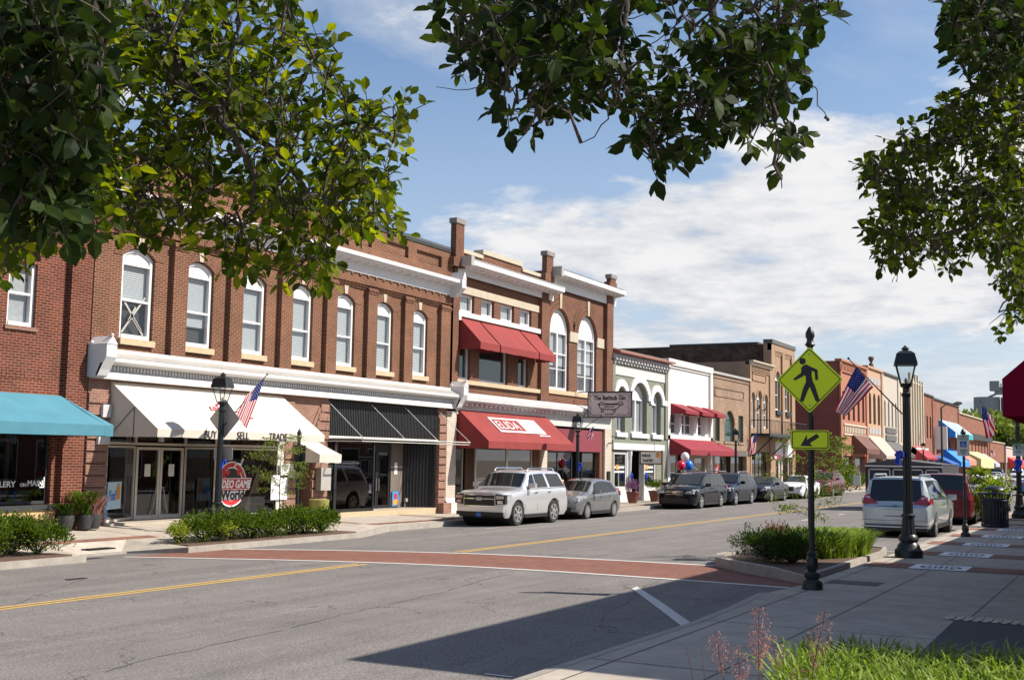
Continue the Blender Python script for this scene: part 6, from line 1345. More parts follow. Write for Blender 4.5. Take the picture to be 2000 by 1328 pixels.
# dark trailer beyond the pale minivan
t = thing('box_trailer', 'dark food trailer with pale framed panels standing beyond the pale minivan', 'trailer', (60, 9.6, .05))
X0 = 56.5; ya, yb = atX(1690, 930, X0).y, atX(1800, 930, X0).y; zt = atX(1740, 900, X0).z
b = MB(); b.box(X0, X0+5.5, yb-.9, ya, .55, zt-.12); b.build('body', 'carblack', t)
b = MB(); b.prism([(X0-.05, ya+.05, zt-.14), (X0-.05, (ya+yb)/2, zt+.1), (X0-.05, yb-.95, zt-.14)], (5.6, 0, 0)); b.build('roof', 'grey_canvas', t)
for a, c in ((ya-.15, ya-1.15), (ya-1.25, ya-2.6), (ya-2.7, yb-.8)):
    b = MB()
    for p, q, r, s in ((a, c, zt-.42, zt-.37), (a, c, .9, .95), (a, a-.05, .9, zt-.37), (c+.05, c, .9, zt-.37)): b.box(X0-.03, X0, min(p, q), max(p, q), r, s)
    b.build('panel_frame', 'pipe', t)
b = MB(); b.box(X0-.04, X0+.01, yb-.9, ya, zt-.28, zt-.2); b.build('pale_band', 'pipe', t)
for yy in (ya-.1, yb-.8):
    b = MB(); b.lathe([(.36, -.1), (.36, .1)], (X0+2.7, yy, .42), 16, axis='y'); b.build('wheel', 'tyre', t)
# ------------------------------------------------------------------ street lamps
def make_lamp():
    t = thing('street_lamp', '', 'street lamp')
    b = MB(); b.lathe([(.30, 0), (.30, .14), (.285, .17), (.25, .2), (.235, .26), (.18, .33), (.215, .38), (.21, .44), (.16, .5)], n=16); b.lathe([(.165, .5), (.135, .72), (.125, .86), (.15, .88), (.15, .92), (.11, .95)], n=32, flute=.07); b.build('base', 'lamp_metal', t, True)
    b = MB(); b.lathe([(.105, .95), (.09, 2.2), (.078, 3.55)], n=28, flute=.10); b.build('post', 'lamp_metal', t)
    b = MB(); b.lathe([(.078, 3.5), (.1, 3.53), (.1, 3.58), (.07, 3.6), (.07, 3.7), (.12, 3.73), (.13, 3.78), (.07, 3.81)], n=16); b.build('collar', 'lamp_metal', t, True)
    def ring(r, z): return [(r*math.cos(math.pi/4+k*math.pi/2), r*math.sin(math.pi/4+k*math.pi/2), z) for k in range(4)]
    b = MB(); lo_, hi_ = ring(.15, 3.79), ring(.29, 4.22)
    for k in range(4): b.tube([lo_[k], hi_[k]], .014, 5); b.tube([lo_[k], lo_[(k+1) % 4]], .014, 5); b.tube([hi_[k], hi_[(k+1) % 4]], .014, 5)
    fr = b.build('lantern_frame', 'lamp_metal', t)
    b = MB(); b.add(lo_+hi_, [(0, 1, 5, 4), (1, 2, 6, 5), (2, 3, 7, 6), (3, 0, 4, 7)]); b.build('glass', 'glass', fr)
    b = MB(); b.lathe([(.02, 3.8), (.02, 3.92)], n=8); b.build('lamp_holder', 'lamp_metal', fr, True)
    b = MB(); r0, r1, r2, r3 = ring(.35, 4.2), ring(.34, 4.26), ring(.27, 4.46), ring(.16, 4.52)
    b.v = r0+r1+r2+r3; b.f = [(0, 1, 2, 3)[::-1]]+[(a*4+k, a*4+(k+1) % 4, a*4+4+(k+1) % 4, a*4+4+k) for a in range(3) for k in range(4)]+[(12, 13, 14, 15)]; b.m = [0]*len(b.f)
    b.build('roof', 'lamp_metal', t)
    b = MB(); b.lathe([(.07, 4.5), (.07, 4.56), (.095, 4.57), (.03, 4.63), (.01, 4.65)], n=12); b.build('finial', 'lamp_metal', t, True)
    return t
lamp0 = make_lamp()
LAMPS = []
def put_lamp(x, y, z, h, label, first=[True]):
    sc = h/4.65
    if first[0]: o = lamp0; first[0] = False; o.location = (x, y, z); o.scale = (sc, sc, sc); o['label'] = label; o['group'] = 'street lamps'
    else: o = copy_thing(lamp0, (x, y, z), R(12), label, 'street lamps', (sc, sc, sc))
    LAMPS.append(o); return o
put_lamp(26.61, 4.5, .2, 4.6, 'large fluted street lamp in front of the pale minivan on the near pavement'); lamp0.rotation_euler = (0, 0, R(12))
put_lamp(49.3, 4.2, .2, 4.6, 'second near street lamp at the right edge partly hidden by the burgundy awning')
def lamp_far(px, py, Y, label):
    p = atY(px, py, Y); z0 = zp(p.x, 21.25); return put_lamp(p.x, Y, z0, p.z-z0, label), p
l1, p1 = lamp_far(436, 727, 21.25, 'street lamp in front of the ivory BUY SELL TRADE awning')
l3, p3 = lamp_far(1129, 806, 21.25, 'street lamp standing beside the bathtub hanging sign')
l4, p4 = lamp_far(1437, 836, 21.25, 'street lamp in front of the low tan brick building')
l5, p5 = lamp_far(1803, 863, 21.25, 'tiny distant street lamp beside the crimson awning')
# ------------------------------------------------------------------ flags
def flag(label, base, tip, A, B, C, D, ripple=.05, waves=2.2):
    t = thing('flag', label, 'flag', tuple(base), 'flags on the street lamps')
    b = MB(); b.tube([base, tip], [.016, .012], 6); b.ball(tuple(tip), .03, 6); b.build('flagpole', 'lamp_metal', t)
    N, K = 26, 26; A, B, C, D = map(Vector, (A, B, C, D)); nn = (B-A).cross(D-A).normalized(); b = MB()
    def P(u, v, off=0):   # u along fly, v across (0 = top stripe)
        p = (A*(1-v)+B*v)*(1-u)+(D*(1-v)+C*v)*u; return p+nn*(ripple*math.sin(v*math.pi*waves*1.3+u*3.0)*(.25+u)+ripple*.5*math.sin(v*9+u*7)*u+off)
    for i in range(N+1):
        for j in range(K+1): b.v.append(tuple(P(i/N, j/K)))
    for i in range(N):
        for j in range(K):
            s = int(j/2); c = 0 if s % 2 == 0 else 1
            if i < N*.4 and s < 7: c = 2
            b.f.append((i*(K+1)+j, (i+1)*(K+1)+j, (i+1)*(K+1)+j+1, i*(K+1)+j+1)); b.m.append(c)
    cl = b.build('cloth', ['flag_r', 'flag_w', 'flag_b'], t, True)
    b = MB()
    for r_ in range(9):
        for c_ in range(6 if r_ % 2 == 0 else 5):
            u = (.035+.066*c_+(0 if r_ % 2 == 0 else .033)); v = (.04+.056*r_)
            for sg in (-.006, .006):
                pts = []
                for k in range(10): a = math.pi*k/5; rr = .022 if k % 2 == 0 else .009; pts.append(tuple(P(u+rr*math.cos(a)*.7, v+rr*math.sin(a), sg)))
                b.add(pts, [tuple(range(10))])
    b.build('stars', 'flag_w', cl); return t
def P3(px, py, x): d = ray(px, py); return CAMP+d*(x/d.x)
X = 26.3
flag('large american flag hanging from the near street lamp beside the crossing sign', P3(1762, 808, 26.6), P3(1657, 700, 25.6), P3(1672, 716, 25.75), P3(1706, 756, 26.1), P3(1650, 812, 26.0), P3(1631, 803, 25.7), .05)
flag('american flag on the lamp by the ivory awning', atY(437, 832, 21.2), atY(522, 731, 20.9), atY(517, 738, 20.9), atY(480, 773, 21.05), atY(462, 814, 21.1), atY(481, 836, 21.0), .03)
flag('american flag on the second near lamp beside the burgundy awning', P3(1990, 880, 49.1), P3(1914, 783, 48), P3(1917, 790, 48.1), P3(1940, 815, 48.5), P3(1943, 848, 48.6), P3(1928, 856, 48.2), .12, 3)
flag('furled american flag on the lamp by the bathtub sign', P3(1133, 842, p3.x), P3(1174, 812, p3.x-.4), P3(1160, 832, p3.x-.3), P3(1152, 838, p3.x-.2), P3(1146, 856, p3.x-.2), P3(1158, 859, p3.x-.3), .06, 3)
flag('american flag below the iron balcony', P3(1462, 888, 76.5), P3(1480, 840, 75.5), P3(1479, 844, 75.6), P3(1466, 856, 76), P3(1466, 888, 76), P3(1476, 884, 75.6), .08, 3)
flag('tiny american flag on the distant street lamp', P3(1804, 912, p5.x), P3(1822, 896, p5.x), P3(1821, 898, p5.x), P3(1806, 908, p5.x), P3(1804, 914, p5.x), P3(1818, 912, p5.x), .05)
flag('folded american flag beyond the striped awning', P3(1945, 896, 200), P3(1934, 878, 200), P3(1935, 879, 200), P3(1943, 882, 200), P3(1945, 892, 200), P3(1936, 890, 200), .05)
# blue ribbons
def ribbon(label, p, s, top_dark=True):
    b = MB()
    for k in range(7): a = k*.9; b.ball((p.x, p.y+.8*s*math.cos(a), p.z+.7*s*math.sin(a)), .55*s, 6)
    b.tube([(p.x-.05, p.y+s*.3, p.z), (p.x-.08, p.y+.9*s, p.z-2.2*s)], [.3*s, .5*s], 5); b.tube([(p.x-.05, p.y, p.z), (p.x-.08, p.y+.1*s, p.z-2.7*s)], [.3*s, .5*s], 5)
    return tag(b.build('ribbon_bow', 'blue'), label, 'ribbon')
ribbon('blue ribbon bow tied on the large near street lamp', P3(1757, 888, 26.5), .085); ribbon('blue ribbon bow on the lamp in front of the ivory awning', P3(438, 902, p1.x-.2), .06)
ribbon('blue ribbon bow on the second near lamp below its parking sign', P3(1989, 903, 49.0), .13); ribbon('blue ribbon bow on the lamp by the bathtub sign', P3(1133, 908, p3.x-.2), .09)
# ------------------------------------------------------------------ crossing sign on the near pavement
SXp, SYp = 18.9, 4.68
t = thing('sign_post', 'black post with acorn finial and fluted base carrying the yellow crossing sign', 'sign post', (SXp, SYp, .2))
b = MB(); b.lathe([(.165, 0), (.165, .1), (.15, .13), (.105, .17), (.125, .2), (.12, .26), (.07, .3), (.095, .34), (.09, .48), (.06, .52), (.075, .56), (.05, .6)], (SXp, SYp, .2), 16); b.build('base', 'lamp_metal', t, True)
b = MB(); b.lathe([(.047, .55), (.045, 3.9)], (SXp, SYp, .2), 20, flute=.08); b.build('post', 'black_metal', t)
b = MB(); b.lathe([(.045, 3.86), (.085, 3.9), (.06, 3.94), (.05, 3.98), (.075, 4.04), (.07, 4.1), (.035, 4.17), (.01, 4.2)], (SXp, SYp, .2), 14); b.build('finial', 'black_metal', t, True)
def figure_sign(cx, cy, cz, face=-1, hd=.54):
    """diamond board whose printed face looks along face*x"""
    F = lambda y, z, o=0: (cx+face*(.0+o), cy-face*(-1)*0+y*(1), cz+z)
    return F
t = thing('crossing_sign', 'fluorescent yellow diamond pedestrian crossing sign on the black post', 'road sign', (SXp-.07, SYp, 2.9))
cx, cy, cz = SXp-.06, SYp+.0, 3.53
def rdiamond(hd, c=.07):
    pts = []
    for k in range(4):
        a = k*math.pi/2; u = Vector((math.cos(a), math.sin(a))); 
        for s in (-1, -.4, .4, 1): v_ = Vector((-u.y, u.x)); q = u*(hd-c*(.28 if abs(s) > .5 else .08))*1.0 - u*(0)+v_*s*c*.5; q = u*(hd-c*abs(s)*.5-c*.12)+v_*s*c*.5; pts.append((q.x, q.y))
    return pts
def yzpoly(b, pts, x, mi=0, cy=cy, cz=cz, th=.003): b.prism([(x, cy-p[0], cz+p[1]) for p in pts], (th, 0, 0), mi)
b = MB(); yzpoly(b, rdiamond(.545), cx, 0, th=.008); b.build('board', 'sign_y', t)
b = MB(); P_, Q_ = rdiamond(.515), rdiamond(.495, .06)
for i in range(16): j = (i+1) % 16; b.add([(cx-.003, cy-P_[i][0], cz+P_[i][1]), (cx-.003, cy-P_[j][0], cz+P_[j][1]), (cx-.003, cy-Q_[j][0], cz+Q_[j][1]), (cx-.003, cy-Q_[i][0], cz+Q_[i][1])], [(0, 1, 2, 3)])
b.build('border', 'sign_b', t)
def S2(px, py): return ((px-370)/232*.53, (403-py)/240*.545)      # traced on the enlarged sign
b = MB()
ped = [(330, 297), (350, 293), (366, 303), (427, 333), (431, 403), (412, 407), (406, 348), (388, 338), (385, 372), (392, 410), (410, 450), (440, 547), (425, 560), (412, 556), (372, 452), (352, 492), (327, 558), (300, 553), (322, 470), (345, 418), (345, 380), (330, 368), (322, 380), (262, 408), (258, 392), (312, 352), (312, 318)]
yzpoly(b, [S2(*p) for p in ped], cx-.0045); hc = S2(322, 270); yzpoly(b, [(hc[0]+.053*math.cos(a*.3927), hc[1]+.053*math.sin(a*.3927)) for a in range(16)], cx-.0045)
b.build('walking_figure', 'sign_b', t)
b = MB()
for zz in (.41, -.41): b.lathe([(.014, -.01), (.014, .0)], (cx-.003, cy, cz+zz), 8, axis='x')
b.build('bolt', 'sign_grey', t)
t = thing('arrow_sign', 'small rectangular yellow sign with a black arrow pointing down to the left', 'road sign', (SXp-.07, SYp, 2.42))
cz2 = 2.565
def rrect(w, h, c): 
    pts = []
    for sx_, sy_, a0 in ((1, 1, 0), (-1, 1, 90), (-1, -1, 180), (1, -1, 270)):
        for k in range(4): a = R(a0+30*k); pts.append((sx_*(w-c)+c*math.cos(a), sy_*(h-c)+c*math.sin(a)))
    return pts
b = MB(); yzpoly(b, rrect(.307, .153, .035), cx, 0, cz=cz2, th=.008); b.build('board', 'sign_y', t)
b = MB(); P_, Q_ = rrect(.293, .139, .03), rrect(.279, .125, .022)
for i in range(16): j = (i+1) % 16; b.add([(cx-.003, cy-P_[i][0], cz2+P_[i][1]), (cx-.003, cy-P_[j][0], cz2+P_[j][1]), (cx-.003, cy-Q_[j][0], cz2+Q_[j][1]), (cx-.003, cy-Q_[i][0], cz2+Q_[i][1])], [(0, 1, 2, 3)])
b.build('border', 'sign_b', t)
b = MB(); ar = [(297, 867), (345, 785), (347, 822), (418, 777), (438, 801), (368, 846), (386, 869)]; yzpoly(b, [((p[0]-368)/142*.307, (822-p[1])/70*.153) for p in ar], cx-.0045, cz=cz2); b.build('arrow', 'sign_b', t)
# back views of the signs on the far lamp
cx, cy, cz = p1.x+.12, 21.25, 3.38
q = P3(437, 818, cx); cz = q.z
b = MB(); yzpoly(b, rdiamond(.53), cx, 0, cy=cy, cz=cz, th=.008); b.build('x', 'sign_grey') if False else None
t = thing('road_sign', 'grey back of a diamond sign on the lamp before the ivory awning', 'road sign', (cx, cy, cz-.5)); b.build('board', 'sign_grey', t)
b = MB(); b.box(cx-.02, cx, cy-.05, cy+.05, cz-.4, cz+.4); b.build('bracket', 'sign_grey', t)
t = thing('road_sign', 'grey back of a small rectangular sign below the diamond one', 'road sign', (cx, cy, cz-1)); q = P3(437, 886, cx); b = MB(); yzpoly(b, rrect(.32, .17, .04), cx, 0, cy=cy, cz=q.z, th=.008); b.build('board', 'sign_grey', t)
b = MB(); b.box(cx-.02, cx, cy-.05, cy+.05, q.z-.12, q.z+.12); b.build('bracket', 'sign_grey', t)
# post with finial behind the young tree
p = atY(585, 838, 20.9); t = thing('sign_post', 'dark post with finial behind the young tree in the far planting bed', 'sign post', (p.x, 20.9, .2))
b = MB(); b.lathe([(.05, 0), (.045, p.z-.45)], (p.x, 20.9, .2), 10); b.build('post', 'black_metal', t)
b = MB(); b.lathe([(.045, 0), (.09, .05), (.06, .1), (.07, .17), (.01, .3)], (p.x, 20.9, p.z-.28), 10); b.build('finial', 'black_metal', t, True)
b = MB(); b.box(p.x+.05, p.x+.062, 20.7, 21.1, p.z-1.15, p.z-.45); b.build('sign_plate', 'coping', t)
p = atY(413, 1000, 20.4); b = MB(); b.lathe([(.09, 0), (.09, .45), (.1, .46), (.1, .55), (.05, .6)], (p.x, 20.4, .25), 14); tag(b.build('bollard', 'black_metal', smooth=True), 'short black bollard light in the far planting bed left of the lamp', 'bollard')
# handicapped parking sign
def park_sign(x, y, ztop, w, h, label, post=True, z0=.2, hc=True):
    t = thing('parking_sign', label, 'parking sign', (x, y, z0))
    if post:
        b = MB(); b.lathe([(.13, 0), (.13, .08), (.08, .14), (.1, .2), (.09, .3), (.05, .36), (.06, .42), (.04, .46)], (x, y, z0), 14); b.build('base', 'lamp_metal', t, True)
        b = MB(); b.lathe([(.038, .4), (.038, ztop-z0-.1)], (x, y, z0), 12); b.build('post', 'black_metal', t)
        b = MB(); b.lathe([(.04, -.12), (.07, -.08), (.05, -.02), (.075, .06), (.02, .16)], (x, y, ztop+.02), 10); b.build('finial', 'black_metal', t, True)
    b = MB(); cz = ztop-h/2; yzpoly(b, rrect(w/2, h/2, .03), x-.06, 0, cy=y, cz=cz, th=.006); pl_ = b.build('plate', 'sign_w', t)
    if hc:
        b = MB(); s = w*.26; yzpoly(b, [(-s, -s), (s, -s), (s, s), (-s, s)], x-.064, 0, cy=y, cz=cz+h*.06, th=.002); b.build('blue_square', 'bluesign', pl_)
        b = MB(); c0 = (x-.068, y, cz+h*.06)
        for i in range(14): a, d = math.tau*(i+7)/20+.2, math.tau*(i+8)/20+.2; f = lambda an, r: (c0[0], c0[1]-(r*math.cos(an)), c0[2]-s*.25+r*math.sin(an)); b.quad(f(a, s*.42), f(d, s*.42), f(d, s*.56), f(a, s*.56))
        for pts in ([(-.1, .55), (.08, .55), (.08, .0), (.4, .0), (.4, -.12), (-.1, -.12)], [(.32, -.05), (.45, -.05), (.62, -.55), (.48, -.55)], [(-.08, .62), (.1, .62), (.1, .8), (-.08, .8)]): b.add([(c0[0], c0[1]-p_[0]*s, c0[2]+p_[1]*s) for p_ in pts], [tuple(range(len(pts)))])
        b.build('wheelchair_symbol', 'text_w', pl_)
        for s_, zz, sz in (('RESERVED', .40, .075), ('PARKING', .26, .075), ('MAXIMUM', -.24, .05), ('PENALTY', -.32, .05), ('$250', -.42, .07)):
            text_mesh(s_, sz*w/.3, (x-.064, y, cz+h*zz), (0, -1, 0), (0, 0, 1), 'greensign', 'sign_lettering', pl_, .75, .001, .001, 'CENTER')
    else:
        text_mesh('P', .3*w/.4, (x-.064, y+w*.3, cz+h*.05), (0, -1, 0), (0, 0, 1), 'greensign', 'sign_lettering', pl_, .9, .004, .001)
        for s_, zz in (('2 HOUR', .22), ('PARKING', .02), ('8AM - 5PM', -.25)): text_mesh(s_, .1*w/.4, (x-.064, y-w*.1, cz+h*zz), (0, -1, 0), (0, 0, 1), 'greensign', 'sign_lettering', pl_, .7, .001, .001, 'CENTER')
    return t
pp = P3(1882, 849, 35.3); park_sign(35.4, 4.44, pp.z, .33, .60, 'reserved parking sign with a blue wheelchair symbol on its own black post')
pp = P3(1989, 867, 49.0); park_sign(49.1, 4.1, pp.z, .55, .46, 'small white and green time limit sign on the second near lamp', post=False, z0=2.4, hc=False)
# litter bin
t = thing('litter_bin', 'dark slatted metal litter bin with a domed lid on the near pavement', 'litter bin', (41.6, 4.3, .2))
b = MB(); b.lathe([(.36, .04), (.36, .95)], (41.6, 4.3, .2), 24); b.build('liner', 'bin', t)
b = MB()
for i in range(28): a = math.tau*i/28; b.tube([(41.6+.4*math.cos(a), 4.3+.4*math.sin(a), .22), (41.6+.42*math.cos(a), 4.3+.42*math.sin(a), 1.1), (41.6+.5*math.cos(a), 4.3+.5*math.sin(a), 1.3)], .02, 4)
b.build('slats', 'bin', t)
for z in (.26, 1.08, 1.3): 
    r_ = .42 if z < 1.2 else .5; b = MB(); b.tube([(41.6+r_*math.cos(math.tau*i/24), 4.3+r_*math.sin(math.tau*i/24), z) for i in range(25)], .03, 5); b.build('hoop', 'bin', t)
b = MB(); b.lathe([(.36, 1.42), (.34, 1.46), (.2, 1.53), (.02, 1.56)], (41.6, 4.3, .0), 20); b.lathe([(.03, 1.2), (.03, 1.45)], (41.3, 4.3, 0), 6); b.lathe([(.03, 1.2), (.03, 1.45)], (41.9, 4.3, 0), 6); b.build('lid', 'lamp_metal', t, True)
# cobra street light in the distance
pc = atY(1838, 795, 21.4); t = thing('cobra_light', 'tall thin street light with a long curved arm over the distant road', 'street light', (pc.x, 21.4, 0)); e = P3(1862, 789, pc.x); e2 = P3(1879, 787, pc.x)
b = MB(); b.tube([(pc.x, 21.4, -.2), (pc.x, 21.4, pc.z)], [.16, .1], 8); b.build('pole', 'lamp_metal', t)
b = MB(); b.tube([(pc.x, 21.4, pc.z-.1), (pc.x, 20.6, pc.z+.5), tuple(e)], .07, 6); b.build('arm', 'lamp_metal', t)
b = MB(); b.tube([tuple(e), tuple((e+e2)/2), tuple(e2)], [.12, .28, .12], 8); b.build('lamp_head', 'grey_canvas', t)
# ------------------------------------------------------------------ hanging signs
XS_ = atY(1128, 766).x+.1
a, c, d, e = P3(1150, 766, XS_), P3(1233, 768, XS_), P3(1150, 812, XS_), P3(1233, 815, XS_)
t = thing('hanging_sign', 'large grey hanging sign reading The Bathtub Gin with a claw foot bathtub', 'sign', (XS_, (a.y+c.y)/2, d.z))
y0, y1, z0, z1 = c.y, a.y, (d.z+e.z)/2, (a.z+c.z)/2; W_, H_ = y1-y0, z1-z0
b = MB(); b.box(XS_-.03, XS_+.03, y0, y1, z0, z1); b.build('board', 'pinkgrey', t)
b = MB()
for p, q, r_, s in ((y0-.04, y1+.04, z1, z1+.05), (y0-.04, y1+.04, z0-.05, z0), (y0-.04, y0, z0, z1), (y1, y1+.04, z0, z1)): b.box(XS_-.05, XS_+.05, p, q, r_, s)
b.build('frame', 'black_metal', t)
b = MB(); b.tube([(XS_, 24.0, z1+.05), (XS_, y0-.1, z1+.05)], .025, 6); b.tube([(XS_, 24.0, z0-.02), (XS_, y1, z0-.02)], .025, 6); b.tube([(XS_, 24.0, z0-.5), (XS_, y1-.5, z1+.05)], .018, 6); b.build('bracket', 'black_metal', t)
def SG(u, v): return (XS_-.035, y1-u*W_, z0+v*H_)
def stroke(b, pts, r=.02): b.tube([SG(*p) for p in pts], r, 5)
text_mesh('The Bathtub Gin', .40*H_/1.55, SG(.5, .70), (0, -1, 0), (0, 0, 1), 'text_k', 'sign_lettering', t, 1.1*W_/2.9, .01, .004, 'CENTER')
text_mesh('& EATERY', .16*H_/1.55, SG(.5, .06), (0, -1, 0), (0, 0, 1), 'text_k', 'sign_lettering', t, 1.0, .002, .004, 'CENTER')
b = MB()
stroke(b, [(.22, .50), (.24, .53), (.27, .52), (.28, .60), (.31, .61), (.34, .57), (.42, .54), (.52, .525), (.68, .54), (.74, .6), (.8, .6), (.82, .52), (.79, .47)]); stroke(b, [(.22, .5), (.82, .5)]); stroke(b, [(.25, .5), (.27, .38), (.31, .32), (.38, .3), (.6, .3), (.68, .33), (.73, .42), (.77, .5)])
stroke(b, [(.31, .32), (.32, .24), (.30, .19), (.35, .19), (.36, .27), (.38, .3)]); stroke(b, [(.6, .3), (.58, .25), (.6, .18), (.64, .18), (.63, .25), (.66, .32)])
for k in range(4): stroke(b, [(.34+.03*k, .36+.03*k), (.48+.02*k, .42-.01*k), (.6, .4+.015*k)], .009)
for sx_ in (0, 1):
    for sz_ in (0, 1):
        m_ = lambda u, v: (u if sx_ == 0 else 1-u, v if sz_ == 0 else 1-v)
        stroke(b, [m_(.03+.03*math.cos(k*.7)+.02, .1+.05*math.sin(k*.7)) for k in range(8)], .012); stroke(b, [m_(.08, .08), m_(.16, .05), m_(.24, .09), m_(.34, .06)], .011); stroke(b, [m_(.05, .16), m_(.03, .26), m_(.07, .36), m_(.04, .46)], .011)
b.build('drawing', 'text_k', t)
XT = 58.6; a, c, e = P3(1252, 882, XT), P3(1292, 884, XT), P3(1292, 905, XT); y0, y1, z1, z0 = c.y, a.y, a.z, e.z; W_, H_ = y1-y0, z1-z0
t = thing('hanging_sign', 'small framed hanging sign reading FAMOUS TOASTERY on a thin post', 'sign', (XT, y0, 0))
b = MB(); b.box(XT-.03, XT+.03, y0, y1, z0, z1); bd = b.build('board', 'sign_w', t)
b = MB(); 
for p, q, r_, s in ((y0-.06, y1, z1, z1+.06), (y0-.06, y1, z0-.06, z0), (y0-.06, y0, z0, z1), (y1, y1+.06, z0-.06, z1+.06)): b.box(XT-.05, XT+.05, p, q, r_, s)
b.tube([(XT, y0-.04, 0), (XT, y0-.04, z1+.1)], .04, 8); b.tube([(XT, y0+.4, z1), (XT, y0+.4, z1+.5)], .015, 5); b.build('frame', plain('red_brown_frame', (.16, .05, .03), .6), t)
text_mesh('FAMOUS', .30*H_/.95, (XT-.035, y1-.06, z0+H_*.56), (0, -1, 0), (0, 0, 1), 'text_k', 'sign_lettering', t, .95*W_/1.66, .008, .004); text_mesh('TOASTERY', .30*H_/.95, (XT-.035, y1-.1, z0+H_*.14), (0, -1, 0), (0, 0, 1), 'text_k', 'sign_lettering', t, .93*W_/1.66, .008, .004)
b = MB(); b.box(XT-.04, XT-.03, y0+.08, y0+.08+W_*.2, z0+H_*.52, z0+H_*.92); b.build('toast_picture', 'orange', t)
# balloons
tb = thing('balloon_bunch', 'bunch of one white, one red and one blue balloon above the black minivan', 'balloons', (61.5, 20.9, 0))
for px, py, r_, m in ((1338, 892, .22, 'balwhite'), (1330, 909, .23, 'balred'), (1343.5, 909, .28, 'balblue')):
    p = atY(px, py, 20.9); b = MB(); b.ball(tuple(p), r_, 16, sq=(1, 1, 1.12)); b.lathe([(.03, 0), (.05, -.05)], (p.x, p.y, p.z-r_*1.12), 6); bb = b.build('balloon', m, tb, True)
    b = MB(); b.tube([(p.x, p.y, p.z-r_*1.1), (61.5, 20.9, 1.4), (61.4, 20.9, .1)], .006, 4); b.build('string', 'paper', bb)
# small yard sign by the far shrubs
p = atY(1664, 962, 21.0); t = thing('yard_sign', 'small white notice board standing by the distant shrubs', 'sign', (p.x, 21, 0)); b = MB(); b.box(p.x, p.x+.05, 20.3, 21.2, .4, 1.25); b.build('board', 'sign_w', t)
b = MB(); b.tube([(p.x, 20.4, 0), (p.x, 20.4, .5)], .02, 5); b.tube([(p.x, 21.1, 0), (p.x, 21.1, .5)], .02, 5); b.build('leg', 'black_metal', t)
# dark A-board sign near the far lamp
p = atY(1823, 925, 22.5); t = thing('shop_sign', 'tall dark framed shop sign beside the distant lamp', 'sign', (p.x, 22.5, 0)); q0, q1 = P3(1808, 905, p.x), P3(1838, 962, p.x)
b = MB(); b.box(p.x, p.x+.1, min(q0.y, q1.y), max(q0.y, q1.y), 1.0, q0.z); b.build('board', 'black_metal', t); b = MB(); b.box(p.x-.03, p.x, q1.y+.4, q0.y-.4, 1.9, 2.5); b.build('panel', 'sign_w', t)
# ------------------------------------------------------------------ planting
def leaf(b, p, d, nrm, L, w, mi=0, fold=.1, curl=.12):
    """pointed oval leaf: six corners folded along the midrib"""
    d = d.normalized(); s = d.cross(nrm)
    s = s.normalized() if s.length > 1e-4 else d.orthogonal().normalized(); n_ = s.cross(d)
    v = [p, p+d*L*.32+s*w*.46-n_*fold*w*-.5, p+d*L*.68+s*w*.40-n_*(curl*L*.3-fold*w*.5), p+d*L-n_*curl*L, p+d*L*.68-s*w*.40-n_*(curl*L*.3-fold*w*.5), p+d*L*.32-s*w*.46+n_*fold*w*.5, p+d*L*.5-n_*curl*L*.2]
    o = len(b.v); b.v += [tuple(q) for q in v]; b.f += [(o, o+1, o+6), (o+1, o+2, o+6), (o+2, o+3, o+6), (o, o+6, o+5), (o+6, o+4, o+5), (o+6, o+3, o+4)]; b.m += [mi]*6
def rv(r=rnd): 
    while True:
        v = Vector((r.uniform(-1, 1), r.uniform(-1, 1), r.uniform(-1, 1)))
        if .05 < v.length < 1: return v.normalized()
def sleaf(b, p, d, s, L, w):
    o = len(b.v); b.v += [tuple(p), tuple(p+d*L*.5+s*w*.5), tuple(p+d*L), tuple(p+d*L*.5-s*w*.5)]; b.f.append((o, o+1, o+2, o+3)); b.m.append(0)
def shrub_mesh(rx, ry, h, n, L, w, seed, mat, upright=.4, spikes=14):
    r = random.Random(seed); b = MB(); lobes = [(Vector((r.uniform(-.6, .6)*rx, r.uniform(-.6, .6)*ry, h*r.uniform(.35, .68))), r.uniform(.32, .5)) for _ in range(spikes)]
    st = MB()
    for c, k in lobes: st.tube([(0, 0, 0), tuple(c*.6), tuple(c)], [.02, .012, .006], 4)
    for i in range(n):
        c, k = r.choice(lobes); u = rv(r); u.z = abs(u.z) if r.random() < .75 else u.z
        rad = r.random()**.35; p = c+Vector((u.x*rx*k, u.y*ry*k, u.z*h*k*.95))*rad
        if p.z < .02: p.z = r.uniform(.02, .15)
        d = (u+Vector((0, 0, upright))+rv(r)*.6).normalized(); s = d.cross(rv(r)).normalized(); sleaf(b, p, d, s, L*r.uniform(.7, 1.3), w*r.uniform(.8, 1.2))
    for i in range(spikes*2):
        c, k = r.choice(lobes); u = rv(r); u.z = abs(u.z)+.4; u.normalize(); p = c+Vector((u.x*rx*k, u.y*ry*k, u.z*h*k)); e = p+(u+Vector((0, 0, .6)))*.12*h/.8
        for q in range(9): pp = p.lerp(e, q/8); d = (rv(r)+u+Vector((0, 0, .3))).normalized(); sleaf(b, pp, d, d.cross(rv(r)).normalized(), L, w)
    return b, st
def shrub(name, label, cat, loc, rx, ry, h, n, L, w, seed, mat, group=None, upright=.4, spikes=14):
    t = thing(name, label, cat, loc, group); b, st = shrub_mesh(rx, ry, h, n, L, w, seed, mat, upright, spikes)
    for m_ in (b, st): m_.v = [(v[0]+loc[0], v[1]+loc[1], v[2]+loc[2]) for v in m_.v]
    st.build('stems', 'bark', t); b.build('foliage', mat, t); return t
g1 = 'low green shrubs in the far planting beds'
